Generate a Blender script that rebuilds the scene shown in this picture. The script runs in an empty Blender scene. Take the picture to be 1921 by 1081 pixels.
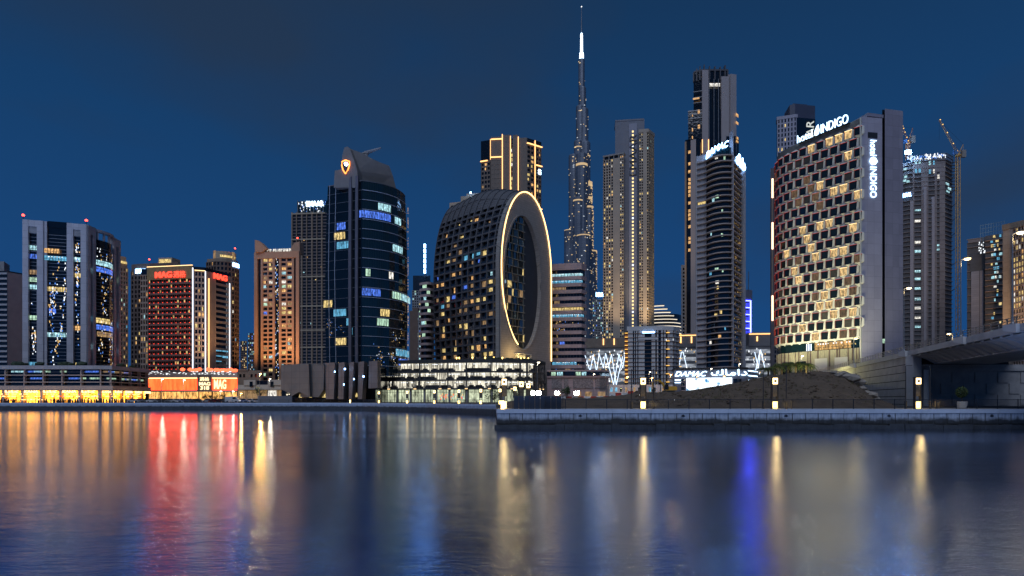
import bpy, math, random
from mathutils import Vector, Matrix
RND = random.Random(11)
S = bpy.context.scene
COL = S.collection
# ---------------------------------------------------------------- camera (photo pixel -> direction helpers below use the same numbers)
F, CX, HY, H = 1100.0, 960.5, 750.0, 3.3      # focal in photo px, centre column, horizon row, eye height above the water
cam = bpy.data.cameras.new('camera'); co = bpy.data.objects.new('camera', cam); COL.objects.link(co)
co.location = (0, 0, H); co.rotation_euler = (math.radians(90), 0, 0)
cam.sensor_width = 36; cam.lens = 36*F/1921; cam.shift_y = (HY-540.5)/1921
cam.clip_start = .3; cam.clip_end = 30000
S.camera = co
# ---------------------------------------------------------------- night sky
SKYX = 4.6      # where the cloud banks lie
SUN_AZ, SUN_EL = 196.0, 50.0      # dim wide key standing in for city glow: from behind the camera
w = bpy.data.worlds.new('World'); S.world = w; w.use_nodes = True
nt = w.node_tree; nt.nodes.clear()
def wn(t, **k):
    n = nt.nodes.new(t)
    for a, b in k.items(): setattr(n, a, b)
    return n
sky = wn('ShaderNodeTexSky', sky_type='NISHITA', sun_disc=False, sun_elevation=math.radians(-3.0), sun_rotation=math.radians(200))
sky.altitude = 0; sky.dust_density = .3; sky.ozone_density = 6
tc = wn('ShaderNodeTexCoord'); sep = wn('ShaderNodeSeparateXYZ')
nt.links.new(tc.outputs['Generated'], sep.inputs[0])
ramp = wn('ShaderNodeValToRGB')
cr = ramp.color_ramp
cr.elements[0].position = 0; cr.elements[0].color = (.0105, .066, .215, 1)
cr.elements[1].position = .62; cr.elements[1].color = (.0075, .032, .085, 1)
e = cr.elements.new(.2); e.color = (.0092, .058, .182, 1)
e = cr.elements.new(.38); e.color = (.0080, .048, .142, 1)
nt.links.new(sep.outputs['Z'], ramp.inputs[0])
mp = wn('ShaderNodeMapping'); mp.inputs['Scale'].default_value = (1.2, 1.2, 2.6); mp.inputs['Location'].default_value = (SKYX, 0, 0)
nz = wn('ShaderNodeTexNoise'); nz.inputs['Scale'].default_value = 1.15; nz.inputs['Detail'].default_value = 5; nz.inputs['Roughness'].default_value = .5
nt.links.new(tc.outputs['Generated'], mp.inputs[0]); nt.links.new(mp.outputs[0], nz.inputs['Vector'])
cl = wn('ShaderNodeValToRGB'); cl.color_ramp.elements[0].position = .46; cl.color_ramp.elements[0].color = (0, 0, 0, 1)
cl.color_ramp.elements[1].position = .66; cl.color_ramp.elements[1].color = (1, 1, 1, 1)
nt.links.new(nz.outputs['Fac'], cl.inputs[0])
mix = wn('ShaderNodeMixRGB'); mix.inputs[2].default_value = (.0205, .036, .064, 1)
mu = wn('ShaderNodeMath', operation='MULTIPLY'); mu.inputs[1].default_value = .65
nt.links.new(cl.outputs[0], mu.inputs[0]); nt.links.new(mu.outputs[0], mix.inputs[0]); nt.links.new(ramp.outputs[0], mix.inputs[1])
# the Nishita twilight adds its soft glow to the night gradient
sc = wn('ShaderNodeMixRGB', blend_type='ADD'); sc.inputs[0].default_value = .04
nt.links.new(mix.outputs[0], sc.inputs[1]); nt.links.new(sky.outputs[0], sc.inputs[2])
bg = wn('ShaderNodeBackground'); bg.inputs[1].default_value = 1.0
nt.links.new(sc.outputs[0], bg.inputs[0])
wo = wn('ShaderNodeOutputWorld'); nt.links.new(bg.outputs[0], wo.inputs[0])
sl = bpy.data.lights.new('city_glow_fill', 'SUN'); so = bpy.data.objects.new('city_glow_fill', sl); COL.objects.link(so)  # soft fill added to brighten the facades as city glow would
sl.energy = 1.35; sl.angle = math.radians(50); sl.color = (.70, .80, 1.0)
_a, _e = math.radians(SUN_AZ), math.radians(SUN_EL)   # azimuth clockwise from +Y (view direction)
so.rotation_euler = Vector((math.sin(_a)*math.cos(_e), math.cos(_a)*math.cos(_e), math.sin(_e))).to_track_quat('Z', 'Y').to_euler()
S.view_settings.view_transform = 'Standard'; S.view_settings.look = 'None'
S.view_settings.exposure = 0; S.view_settings.gamma = 1; S.view_settings.use_curve_mapping = False
S.render.engine = 'CYCLES'
S.cycles.use_denoising = True; S.cycles.max_bounces = 6; S.cycles.glossy_bounces = 4; S.cycles.diffuse_bounces = 2
S.cycles.transmission_bounces = 3; S.cycles.transparent_max_bounces = 6; S.cycles.sample_clamp_indirect = 6; S.cycles.sample_clamp_direct = 0
S.cycles.caustics_reflective = True; S.cycles.blur_glossy = .1
# ---------------------------------------------------------------- helpers
def gx(px, Y): return (px-CX)/F*Y
def gz(py, Y): return H+(HY-py)/F*Y
def P(px, py, Y): return Vector((gx(px, Y), Y, gz(py, Y)))
G = 2.2                       # level of the banks above the water
BASE = {}
def thing(name, label, cat, loc=(0, 0, 0), group=None):
    o = bpy.data.objects.new(name, None); COL.objects.link(o); o.location = loc; o.empty_display_size = .5
    o['label'] = label; o['category'] = cat
    if group: o['group'] = group
    BASE[o] = Vector(loc)
    return o
def tag(o, label=None, cat=None, group=None, kind=None):
    if label: o['label'] = label
    if cat: o['category'] = cat
    if group: o['group'] = group
    if kind: o['kind'] = kind
    return o
class MB:
    def __init__(s): s.v = []; s.f = []; s.m = []
    def face(s, pts, mi=0):
        n = len(s.v); s.v += [tuple(p) for p in pts]; s.f.append(tuple(range(n, n+len(pts)))); s.m.append(mi)
    def idx(s, vs, fs, mi=0):
        n = len(s.v); s.v += [tuple(p) for p in vs]
        for f in fs: s.f.append(tuple(n+i for i in f)); s.m.append(mi)
    def hexa(s, p, mi=0):     # p: 4 bottom (ccw from above), 4 top
        s.idx(p, [(3, 2, 1, 0), (4, 5, 6, 7), (0, 1, 5, 4), (1, 2, 6, 5), (2, 3, 7, 6), (3, 0, 4, 7)], mi)
    def box(s, x0, x1, y0, y1, z0, z1, mi=0):
        s.hexa([(x0, y0, z0), (x1, y0, z0), (x1, y1, z0), (x0, y1, z0), (x0, y0, z1), (x1, y0, z1), (x1, y1, z1), (x0, y1, z1)], mi)
    def slab(s, pts, vec, mi=0):      # polygon extruded along vec
        n = len(pts); vec = Vector(vec); a = [Vector(p) for p in pts]; b = [p+vec for p in a]
        s.idx(a+b, [tuple(range(n)), tuple(range(2*n-1, n-1, -1))]+[((i+1) % n, i, n+i, n+(i+1) % n) for i in range(n)], mi)
    def prism(s, poly, z0, z1, mi=0):  # poly ccw seen from above
        s.slab([(x, y, z0) for x, y in poly][::-1], (0, 0, z1-z0), mi)
    def tube(s, pts, r, n=6, mi=0, cap=True):
        pts = [Vector(p) for p in pts]; rs = r if isinstance(r, (list, tuple)) else [r]*len(pts)
        rings = []
        for i, p in enumerate(pts):
            t = (pts[min(i+1, len(pts)-1)]-pts[max(i-1, 0)]).normalized()
            a = t.cross(Vector((0, 0, 1)) if abs(t.z) < .9 else Vector((1, 0, 0))).normalized(); b = t.cross(a)
            rings.append([p+(a*math.cos(2*math.pi*k/n)+b*math.sin(2*math.pi*k/n))*rs[i] for k in range(n)])
        vs = [q for ri in rings for q in ri]; fs = []
        for i in range(len(pts)-1):
            for k in range(n):
                fs.append((i*n+k, i*n+(k+1) % n, (i+1)*n+(k+1) % n, (i+1)*n+k))
        if cap: fs += [tuple(range(n-1, -1, -1)), tuple((len(pts)-1)*n+k for k in range(n))]
        s.idx(vs, fs, mi)
    def lathe(s, c, prof, n=10, mi=0, ph=0):  # prof: (r, z) bottom to top
        c = Vector(c); vs = []; fs = []
        for r, z in prof:
            vs += [c+Vector((r*math.cos(ph+2*math.pi*k/n), r*math.sin(ph+2*math.pi*k/n), z)) for k in range(n)]
        for i in range(len(prof)-1):
            for k in range(n): fs.append((i*n+k, i*n+(k+1) % n, (i+1)*n+(k+1) % n, (i+1)*n+k))
        fs += [tuple(range(n-1, -1, -1)), tuple((len(prof)-1)*n+k for k in range(n))]
        s.idx(vs, fs, mi)
    def mesh(s, name, mats, base=Vector((0, 0, 0)), smooth=False):
        me = bpy.data.meshes.new(name)
        bx, by, bz = base
        me.from_pydata([(x-bx, y-by, z-bz) for x, y, z in s.v], [], s.f)
        for m in (mats if isinstance(mats, (list, tuple)) else [mats]): me.materials.append(m)
        if len(me.materials) > 1: me.polygons.foreach_set('material_index', s.m)
        if smooth: me.polygons.foreach_set('use_smooth', [True]*len(s.f))
        me.update()
        return me
    def out(s, name, mats, par=None, kind=None, smooth=False, label=None):
        base = BASE.get(par, Vector((0, 0, 0)))
        o = bpy.data.objects.new(name, s.mesh(name, mats, base, smooth)); COL.objects.link(o)
        if par is not None: o.parent = par
        BASE[o] = base
        if kind: o['kind'] = kind
        if label: o['label'] = label
        return o
def inst(name, me, par, loc, rz=0, scale=None):
    o = bpy.data.objects.new(name, me); COL.objects.link(o)
    o.location = Vector(loc)-BASE.get(par, Vector((0, 0, 0))); o.rotation_euler = (0, 0, rz)
    if scale: o.scale = scale
    if par is not None: o.parent = par
    return o
def link_copy(root, loc, rz=0):
    r = root.copy(); COL.objects.link(r); r.location = loc; r.rotation_euler = (0, 0, rz); BASE[r] = Vector(loc)
    for ch in list(root.children):
        c = ch.copy(); COL.objects.link(c); c.parent = r
        for g in list(ch.children):
            d = g.copy(); COL.objects.link(d); d.parent = c
    return r
class Path:
    """plan polyline, left to right as seen from outside; u in metres, d outwards"""
    def __init__(s, pts, Yr=None, raw=False):
        s.p = [Vector(q) for q in pts] if raw else [Vector((gx(a, Y), Y)) for a, Y in pts]
        s.cum = [0.]
        for a, b in zip(s.p, s.p[1:]): s.cum.append(s.cum[-1]+(b-a).length)
        s.L = s.cum[-1]; s.Yr = Yr or s.p[0].y
        nn = []
        for a, b in zip(s.p, s.p[1:]):
            t = (b-a).normalized(); nn.append(Vector((t.y, -t.x)))
        s.sn = nn; s.vn = [nn[0]]
        for a, b in zip(nn, nn[1:]):
            m = (a+b).normalized(); s.vn.append(m/max(.4, m.dot(a)))
        s.vn.append(nn[-1])
    def seg(s, u):
        for i in range(len(s.sn)-1):
            if u < s.cum[i+1]: return i
        return len(s.sn)-1
    def at(s, u, d=0.):
        i = s.seg(u); l = s.cum[i+1]-s.cum[i]; f = (u-s.cum[i])/l
        if f < 1e-4: n = s.vn[i]
        elif f > 1-1e-4: n = s.vn[i+1]
        else: n = s.sn[i] if len(s.sn) == 1 else (s.vn[i]*(1-f)+s.vn[i+1]*f)
        q = s.p[i].lerp(s.p[i+1], f)+n*d
        return q
    def nrm(s, u): return s.sn[s.seg(u)]
    def u(s, px):
        k = (px-CX)/F
        for i, (a, b) in enumerate(zip(s.p, s.p[1:])):
            fa, fb = a.x-k*a.y, b.x-k*b.y
            if fa <= 1e-9 <= fb or (i == 0 and fa > 0) or (i == len(s.sn)-1 and fb < 0):
                return s.cum[i]+(s.cum[i+1]-s.cum[i])*(-fa/(fb-fa))
        return s.L
    def z(s, py): return gz(py, s.Yr)
    def strip(s, mb, u0, u1, z0, z1, d0, d1, mi=0):
        us = [u0]+[c for c in s.cum[1:-1] if u0+1e-3 < c < u1-1e-3]+[u1]
        vs = []; fs = []
        for u in us:
            a, b = s.at(u, d0), s.at(u, d1)
            vs += [(a.x, a.y, z0), (b.x, b.y, z0), (b.x, b.y, z1), (a.x, a.y, z1)]
        n = len(us)
        for i in range(n-1):
            for k in range(4): fs.append((i*4+k, i*4+(k+1) % 4, (i+1)*4+(k+1) % 4, (i+1)*4+k))
        fs += [(3, 2, 1, 0), tuple((n-1)*4+k for k in range(4))]
        s_ = len(mb.f); mb.idx(vs, fs, mi)
    def pane(s, mb, u0, u1, z0, z1, d, mi=0):
        us = [u0]+[c for c in s.cum[1:-1] if u0+1e-3 < c < u1-1e-3]+[u1]
        for a, b in zip(us, us[1:]):
            A, B = s.at(a, d), s.at(b, d)
            mb.face([(A.x, A.y, z0), (B.x, B.y, z0), (B.x, B.y, z1), (A.x, A.y, z1)], mi)
    def pb(s, mb, px0, px1, py0, py1, d0, d1, mi=0):   # box by photo pixels (rows read at the reference depth)
        s.strip(mb, s.u(px0), s.u(px1), s.z(py1), s.z(py0), d0, d1, mi)
    def core(s, mb, z0, z1, depth, d=-.3, mi=0, shrink=.97):
        f = [s.at(u, d) for u in s.cum]
        c = sum((q.length for q in f))/len(f)
        bk = [f[-1]*(1+depth/c), f[0]*(1+depth/c)]
        mid = (bk[0]+bk[1])/2; bk = [mid+(q-mid)*shrink for q in bk]
        mb.prism([(q.x, q.y) for q in f+bk], z0, z1, mi)
# ---------------------------------------------------------------- materials
MATS = {}
def nodes(name):
    m = bpy.data.materials.new(name); m.use_nodes = True
    return m, m.node_tree, m.node_tree.nodes['Principled BSDF']
def mat(name, col, rough=.7, amp=.18, scale=.35, bump=.0, metal=0., joints=None, ior=None):
    """painted or raw surface: colour broken by two noises, optional panel joints (w, h in metres) as fine relief"""
    if name in MATS: return MATS[name]
    m, t, b = nodes(name); N = t.nodes.new; L = t.links.new
    g = N('ShaderNodeNewGeometry')
    n1 = N('ShaderNodeTexNoise'); n1.inputs['Scale'].default_value = scale; n1.inputs['Detail'].default_value = 6; n1.inputs['Roughness'].default_value = .65
    L(g.outputs['Position'], n1.inputs['Vector'])
    mr = N('ShaderNodeMapRange'); mr.inputs[1].default_value = .3; mr.inputs[2].default_value = .7
    mr.inputs[3].default_value = 1-amp; mr.inputs[4].default_value = 1+amp; L(n1.outputs['Fac'], mr.inputs[0])
    mm = N('ShaderNodeMixRGB'); mm.blend_type = 'MULTIPLY'; mm.inputs[0].default_value = 1; mm.inputs[1].default_value = (*col, 1)
    L(mr.outputs[0], mm.inputs[2])
    L(mm.outputs[0], b.inputs['Base Color'])
    b.inputs['Roughness'].default_value = rough; b.inputs['Metallic'].default_value = metal
    if ior: b.inputs['IOR'].default_value = ior
    if bump:
        n2 = N('ShaderNodeTexNoise'); n2.inputs['Scale'].default_value = scale*9; n2.inputs['Detail'].default_value = 8; L(g.outputs['Position'], n2.inputs['Vector'])
        bp = N('ShaderNodeBump'); bp.inputs['Strength'].default_value = bump; bp.inputs['Distance'].default_value = .2
        L(n2.outputs['Fac'], bp.inputs['Height']); L(bp.outputs[0], b.inputs['Normal'])
    if joints:
        sx = N('ShaderNodeSeparateXYZ'); L(g.outputs['Position'], sx.inputs[0])
        ad = N('ShaderNodeMath'); ad.operation = 'ADD'; L(sx.outputs[0], ad.inputs[0]); L(sx.outputs[1], ad.inputs[1])
        cx = N('ShaderNodeCombineXYZ'); L(ad.outputs[0], cx.inputs[0]); L(sx.outputs[2], cx.inputs[1])
        br = N('ShaderNodeTexBrick'); br.offset = 0; br.inputs['Scale'].default_value = 1; br.inputs['Mortar Size'].default_value = .035
        br.inputs['Brick Width'].default_value = joints[0]; br.inputs['Row Height'].default_value = joints[1]
        br.inputs['Color1'].default_value = (1, 1, 1, 1); br.inputs['Color2'].default_value = (.86, .86, .86, 1); br.inputs['Mortar'].default_value = (.45, .45, .45, 1)
        L(cx.outputs[0], br.inputs['Vector'])
        m2 = N('ShaderNodeMixRGB'); m2.blend_type = 'MULTIPLY'; m2.inputs[0].default_value = 1
        L(mm.outputs[0], m2.inputs[1]); L(br.outputs[0], m2.inputs[2]); L(m2.outputs[0], b.inputs['Base Color'])
    MATS[name] = m
    return m
def glass(name, col, rough=.06, wob=.03, ior=1.7):
    """opaque facade glass at night: dark, mirror-like, each pane slightly out of true"""
    if name in MATS: return MATS[name]
    m, t, b = nodes(name); N = t.nodes.new; L = t.links.new
    b.inputs['Base Color'].default_value = (*col, 1); b.inputs['Roughness'].default_value = rough; b.inputs['IOR'].default_value = ior
    g = N('ShaderNodeNewGeometry'); n = N('ShaderNodeTexNoise'); n.inputs['Scale'].default_value = .45; n.inputs['Detail'].default_value = 2
    L(g.outputs['Position'], n.inputs['Vector'])
    bp = N('ShaderNodeBump'); bp.inputs['Strength'].default_value = wob*8; bp.inputs['Distance'].default_value = .25
    L(n.outputs['Fac'], bp.inputs['Height']); L(bp.outputs[0], b.inputs['Normal'])
    MATS[name] = m
    return m
def emit(name, col, st, vary=.0, scale=1.0, sample=False, base=(.02, .02, .02), stretch=(1.9, 1.9, .55)):
    """something that gives off light: lamp, sign or lit room; vary = how uneven the room behind is"""
    if name in MATS: return MATS[name]
    m, t, b = nodes(name); N = t.nodes.new; L = t.links.new
    b.inputs['Base Color'].default_value = (*base, 1); b.inputs['Roughness'].default_value = .4
    b.inputs['Emission Color'].default_value = (*col, 1); b.inputs['Emission Strength'].default_value = st
    if vary:
        g = N('ShaderNodeNewGeometry'); mp = N('ShaderNodeMapping'); mp.inputs['Scale'].default_value = stretch
        n = N('ShaderNodeTexNoise'); n.inputs['Scale'].default_value = scale; n.inputs['Detail'].default_value = 3; n.inputs['Roughness'].default_value = .7
        L(g.outputs['Position'], mp.inputs[0]); L(mp.outputs[0], n.inputs['Vector'])
        mr = N('ShaderNodeMapRange'); mr.inputs[1].default_value = .34; mr.inputs[2].default_value = .66
        mr.inputs[3].default_value = st*(1-vary); mr.inputs[4].default_value = st*(1+vary); L(n.outputs['Fac'], mr.inputs[0])
        L(mr.outputs[0], b.inputs['Emission Strength'])
    m.cycles.emission_sampling = 'AUTO' if sample else 'NONE'
    MATS[name] = m
    return m
# surfaces
white_panel = mat('white_panel', (.46, .45, .48), .55, .06, .2, joints=(3.2, 2.9))
pink_stone = mat('pink_stone', (.44, .34, .33), .7, .10, .3)
pale_conc = mat('pale_concrete', (.42, .40, .40), .8, .15, .25, .1)
grey_conc = mat('grey_concrete', (.24, .24, .25), .8, .18, .3, .15)
dark_conc = mat('dark_concrete', (.10, .10, .11), .75, .2, .3, .1)
beige = mat('beige_render', (.44, .36, .27), .8, .10, .3)
tan = mat('tan_render', (.30, .22, .16), .8, .12, .3)
brown = mat('brown_render', (.14, .10, .085), .8, .15, .3)
orange_st = mat('orange_stone', (.45, .27, .18), .75, .08, .3)
cream = mat('cream_render', (.50, .44, .36), .7, .08, .3)
dark_metal = mat('dark_metal', (.03, .032, .038), .45, .1, .5, metal=.3)
steel = mat('steel', (.22, .23, .25), .4, .1, .5, metal=.5)
white_metal = mat('white_metal', (.55, .55, .58), .45, .05, .5)
g_black = glass('black_glass', (.006, .008, .013))
g_blue = glass('blue_glass', (.006, .014, .028))
g_teal = glass('teal_glass', (.006, .022, .030))
g_grey = glass('grey_glass', (.018, .022, .03), .12)
# light
L_warm = emit('room_warm', (1, .55, .20), .75, .95, 1.1)
L_yel = emit('room_yellow', (1, .74, .28), .75, .95, 1.1)
L_dim = emit('room_dim', (1, .62, .30), .28, .7, .9)
L_cool = emit('room_cool', (.50, .90, 1), .75, .95, 1.1)
L_green = emit('room_green', (.65, 1, .72), .7, .7, .9)
L_blue = emit('room_blue', (.10, .24, 1), .75, .95, 1.1)
L_cyan = emit('room_cyan', (.16, .55, .85), .7, .7, .9)
L_white = emit('room_white', (1, .95, .85), .85, .9, 1.1)
L_red = emit('red_glow', (1, .06, .03), 1.2)
A_red = emit('aviation_red', (1, .05, .03), 9, sample=False)
SP_warm = emit('speck_warm', (1, .62, .22), 1.0)
SP_blue = emit('speck_blue', (.12, .32, 1), 1.0)
SP_white = emit('speck_white', (.9, .95, 1), 1.6)
SPK = [SP_warm, SP_blue, SP_white]
SIGN_w = emit('sign_white', (.52, .76, 1), 6, sample=True)
SIGN_b = emit('sign_blue_white', (.28, .54, 1), 13, sample=True)
SIGN_r = emit('sign_red', (1, .06, .03), 2.6, sample=False)
SIGN_o = emit('sign_warm', (1, .74, .40), 2.0, sample=False)
LED_w = emit('led_warm', (1, .66, .30), 2.4, sample=False)
LED_o = emit('led_orange', (1, .50, .18), 2.6, sample=False)
LED_p = emit('led_white', (.80, .86, 1), 2.2, sample=False)
LED_b = emit('led_blue', (.06, .07, 1), 16, sample=False)
LITM = [L_warm, L_yel, L_dim, L_cool, L_green, L_blue, L_cyan, L_white]
def lits(weights):  # weights over LITM -> chooser
    return lambda: RND.choices(range(len(LITM)), weights)[0]
W_HOME = lits([5, 5, 3, .6, .3, .1, .1, 1])
W_OFF = lits([.6, 1, .5, 3, 1.5, 1.5, 2, 2])
def grid(par, path, u0, u1, z0, z1, nc, nr, wall, wf=.3, hf=.35, d=.35, lit=.15, pick=W_HOME, name='window_grid', sills=True, each=False, rail=False):
    """piers and spandrels standing proud of the glass core, with some of the rooms behind lit"""
    cw, ch = (u1-u0)/nc, (z1-z0)/nr
    mb = MB()
    for i in range(nc+1):
        c = u0+i*cw; a, b = max(u0, c-cw*wf/2), min(u1, c+cw*wf/2)
        if b-a > .02: path.strip(mb, a, b, z0, z1, -.4, d)
    if sills:
        for j in range(nr+1):
            c = z0+j*ch; a, b = max(z0, c-ch*hf/2), min(z1, c+ch*hf/2)
            if b-a > .02: path.strip(mb, u0, u1, a, b, -.4, d-.06)
    mb.out(name, wall, par)
    lw = MB(); n = 0
    for i in range(nc):
        for j in range(nr):
            if RND.random() < lit:
                a = u0+(i+wf/2+.02)*cw; b = u0+(i+1-wf/2-.02)*cw
                if RND.random() < .35: b = a+(b-a)*RND.uniform(.4, .7)
                za, zb = z0+(j+hf/2)*ch, z0+(j+1-hf/2)*ch
                k = pick()
                if each:
                    q = MB(); path.pane(q, a, b, za, zb, -.22); q.out('lit_window', LITM[k], par)
                else: path.pane(lw, a, b, za, zb, -.22, k); n += 1
    if n: lw.out('lit_windows', LITM, par, 'stuff')
def specks(par, path, u0, u1, z0, z1, n, d=.04, size=(.25, .6), mats=None, cluster=0):
    """glowing specks: imitated city-light reflections on glass, small lamps elsewhere"""
    mb = MB(); mats = mats or SPK
    cs = [(RND.uniform(u0, u1), RND.uniform(z0, z1)) for _ in range(cluster)] if cluster else None
    for _ in range(n):
        if cs:
            c = RND.choice(cs); u = c[0]+RND.gauss(0, (u1-u0)*.06); z = c[1]+RND.gauss(0, (z1-z0)*.07)
            if not (u0 < u < u1-.7 and z0 < z < z1-.7): continue
        else: u = RND.uniform(u0, u1-.7); z = RND.uniform(z0, z1-.7)
        a = RND.uniform(*size)*.7; h = RND.uniform(*size)*1.5
        path.pane(mb, u, u+a, z, z+h, d, RND.randrange(len(mats)))
    if mb.f: mb.out('glints_and_lamps', mats, par, 'stuff')
def lit(par, path, px0, px1, py0, py1, m, d=-.2, mull=0, name='lit_window'):
    q = MB(); u0, u1 = path.u(px0), path.u(px1); z0, z1 = path.z(py1), path.z(py0)
    path.pane(q, u0, u1, z0, z1, d); o = q.out(name, m, par)
    if u1-u0 > 3.5 and m not in (L_blue, L_dim):      # ceiling lamps in the wider rooms
        r = MB(); k = int((u1-u0)/1.1)
        for i in range(k):
            if RND.random() < .6:
                a = u0+(u1-u0)*(i+.2)/k; path.pane(r, a, a+.55, z1-(z1-z0)*RND.uniform(.22, .32), z1-(z1-z0)*.12, d+.03)
        if r.f: r.out('ceiling_lamp', SP_white if m not in (L_yel, L_warm) else SP_warm, o)
    if mull:
        r = MB()
        for i in range(mull+1):
            u = u0+(u1-u0)*i/mull; path.strip(r, max(u0, u-.06), min(u1, u+.06), z0, z1, d-.02, d+.08)
        path.strip(r, u0, u1, z0+(z1-z0)*.30, z0+(z1-z0)*.36, d-.02, d+.06)
        r.out('mullion', dark_metal, o)
    return o
def text_mesh(body, bold=.0, shear=0., extr=.06, res=3):
    c = bpy.data.curves.new('lettering', 'FONT'); c.body = body; c.extrude = extr; c.offset = bold; c.shear = shear; c.resolution_u = res
    o = bpy.data.objects.new('lettering', c); COL.objects.link(o); bpy.context.view_layer.update()
    me = bpy.data.meshes.new_from_object(o.evaluated_get(bpy.context.evaluated_depsgraph_get()))
    bpy.data.objects.remove(o); bpy.data.curves.remove(c)
    return me
def lettering(par, path, body, px0, px1, py0, py1, m, d=.35, th=.35, bold=.02, shear=0., rot=0, slope=0., name='lettering', u=None, z=None):
    """letters standing on a facade, filling the given photo box; rot 1 reads downwards, -1 upwards"""
    me = text_mesh(body, bold, shear)
    xs = [v.co.x for v in me.vertices]; ys = [v.co.y for v in me.vertices]; zs = [v.co.z for v in me.vertices]
    x0, x1, y0, y1, zb, zt = min(xs), max(xs), min(ys), max(ys), min(zs), max(zs)
    U0, U1 = u or (path.u(px0), path.u(px1)); Z0, Z1 = z or (path.z(py1), path.z(py0))
    base = BASE.get(par, Vector((0, 0, 0)))
    for v in me.vertices:
        a, b, c = (v.co.x-x0)/(x1-x0), (v.co.y-y0)/(y1-y0), (v.co.z-zb)/(zt-zb)
        if rot == 1: a, b = b, 1-a
        elif rot == -1: a, b = 1-b, a
        uu = U0+(U1-U0)*a
        q = path.at(min(max(uu, 0), path.L), d+th*c)
        v.co = (q.x-base.x, q.y-base.y, Z0+(Z1-Z0)*b+slope*(uu-U0)-base.z)
    me.materials.clear(); me.materials.append(m); me.name = name
    o = bpy.data.objects.new(name, me); COL.objects.link(o); o.parent = par; BASE[o] = base
    return o
def beacon(par, p, r=.45):
    mb = MB(); mb.tube([(p[0], p[1], p[2]-1.0), (p[0], p[1], p[2]+.5)], .12); o = mb.out('beacon_mast', dark_metal, par)
    mb = MB(); mb.lathe((p[0], p[1], p[2]+.5), [(r*.6, 0), (r, r*.5), (r, r), (r*.5, r*1.6)], 8); mb.out('beacon_lamp', A_red, par)
def building(name, label, cat, path, group=None, d=0):
    c = path.at(path.L/2); return thing(name, label, cat, (c.x, c.y, G), group)
def arc(px0, Y0, px1, Y1, bulge, n=8):
    """plan points from one corner to the other, bulging towards the viewer by the given metres"""
    a, b = Vector((gx(px0, Y0), Y0)), Vector((gx(px1, Y1), Y1)); t = (b-a).normalized(); nn = Vector((t.y, -t.x))
    return [a.lerp(b, i/n)+nn*bulge*(1-(2*i/n-1)**2) for i in range(n+1)]

def wash_light(par, loc, target, power, col, size=1.0):
    """facade uplight: a spot and glowing box, mostly added to brighten the facade"""
    l = bpy.data.lights.new('wash_beam', 'SPOT'); l.energy = power; l.color = col; l.spot_size = size; l.spot_blend = .9; l.shadow_soft_size = .8
    o = bpy.data.objects.new('wash_beam', l); COL.objects.link(o); loc = Vector(loc)
    o.location = loc+Vector((0, 0, .6))-BASE[par]; o.rotation_euler = (loc-Vector(target)).to_track_quat('Z', 'Y').to_euler(); o.parent = par
    mb = MB(); mb.box(loc.x-.4, loc.x+.4, loc.y-.3, loc.y+.3, loc.z-.5, loc.z+.2, 0); mb.out('wash_light', LED_o, par)
# ================================================================= ground, water, quays
def water_mat():
    m, t, b = nodes('canal_water'); N = t.nodes.new; L = t.links.new
    b.inputs['Base Color'].default_value = (.38, .56, .95, 1); b.inputs['Metallic'].default_value = 1.0; b.inputs['IOR'].default_value = 1.33
    g = N('ShaderNodeNewGeometry')
    def noise(scale, st, det, rough=.55):
        mp = N('ShaderNodeMapping'); mp.inputs['Scale'].default_value = st; L(g.outputs['Position'], mp.inputs[0])
        n = N('ShaderNodeTexNoise'); n.inputs['Scale'].default_value = scale; n.inputs['Detail'].default_value = det; n.inputs['Roughness'].default_value = rough
        L(mp.outputs[0], n.inputs['Vector']); return n
    rip = noise(6.0, (.5, 1.15, 1), 5, .65); swell = noise(.9, (.6, 1.2, 1), 2); band = noise(.05, (.25, 1.6, 1), 3)
    # wind bands: calmer and rougher stretches of the canal
    mr = N('ShaderNodeMapRange'); mr.inputs[1].default_value = .38; mr.inputs[2].default_value = .64; mr.inputs[3].default_value = .05; mr.inputs[4].default_value = .12
    L(band.outputs['Fac'], mr.inputs[0])
    # sheltered, calmer water towards the far bank
    sy = N('ShaderNodeSeparateXYZ'); L(g.outputs['Position'], sy.inputs[0])
    far = N('ShaderNodeMapRange'); far.inputs[1].default_value = 45; far.inputs[2].default_value = 130; far.inputs[3].default_value = 1; far.inputs[4].default_value = .42; L(sy.outputs[1], far.inputs[0])
    mq = N('ShaderNodeMath'); mq.operation = 'MULTIPLY'; L(mr.outputs[0], mq.inputs[0]); L(far.outputs[0], mq.inputs[1]); L(mq.outputs[0], b.inputs['Roughness'])
    ms = N('ShaderNodeMapRange'); ms.inputs[1].default_value = .38; ms.inputs[2].default_value = .64; ms.inputs[3].default_value = .26; ms.inputs[4].default_value = .55
    L(band.outputs['Fac'], ms.inputs[0])
    b1 = N('ShaderNodeBump'); b1.inputs['Distance'].default_value = .027; mw = N('ShaderNodeMath'); mw.operation = 'MULTIPLY'; L(ms.outputs[0], mw.inputs[0]); L(far.outputs[0], mw.inputs[1]); L(mw.outputs[0], b1.inputs['Strength']); L(rip.outputs['Fac'], b1.inputs['Height'])
    b2 = N('ShaderNodeBump'); b2.inputs['Distance'].default_value = .06; b2.inputs['Strength'].default_value = .24; L(swell.outputs['Fac'], b2.inputs['Height']); L(b1.outputs[0], b2.inputs['Normal'])
    L(b2.outputs[0], b.inputs['Normal'])
    return m
mb = MB(); mb.face([(-4000, -60, 0), (4000, -60, 0), (4000, 215, 0), (-4000, 215, 0)])
tag(mb.out('canal_water', water_mat()), kind='structure')
mb = MB(); mb.box(-4000, 4000, -61, 216, -4, -3)
tag(mb.out('canal_bed', dark_conc), kind='structure')
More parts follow.
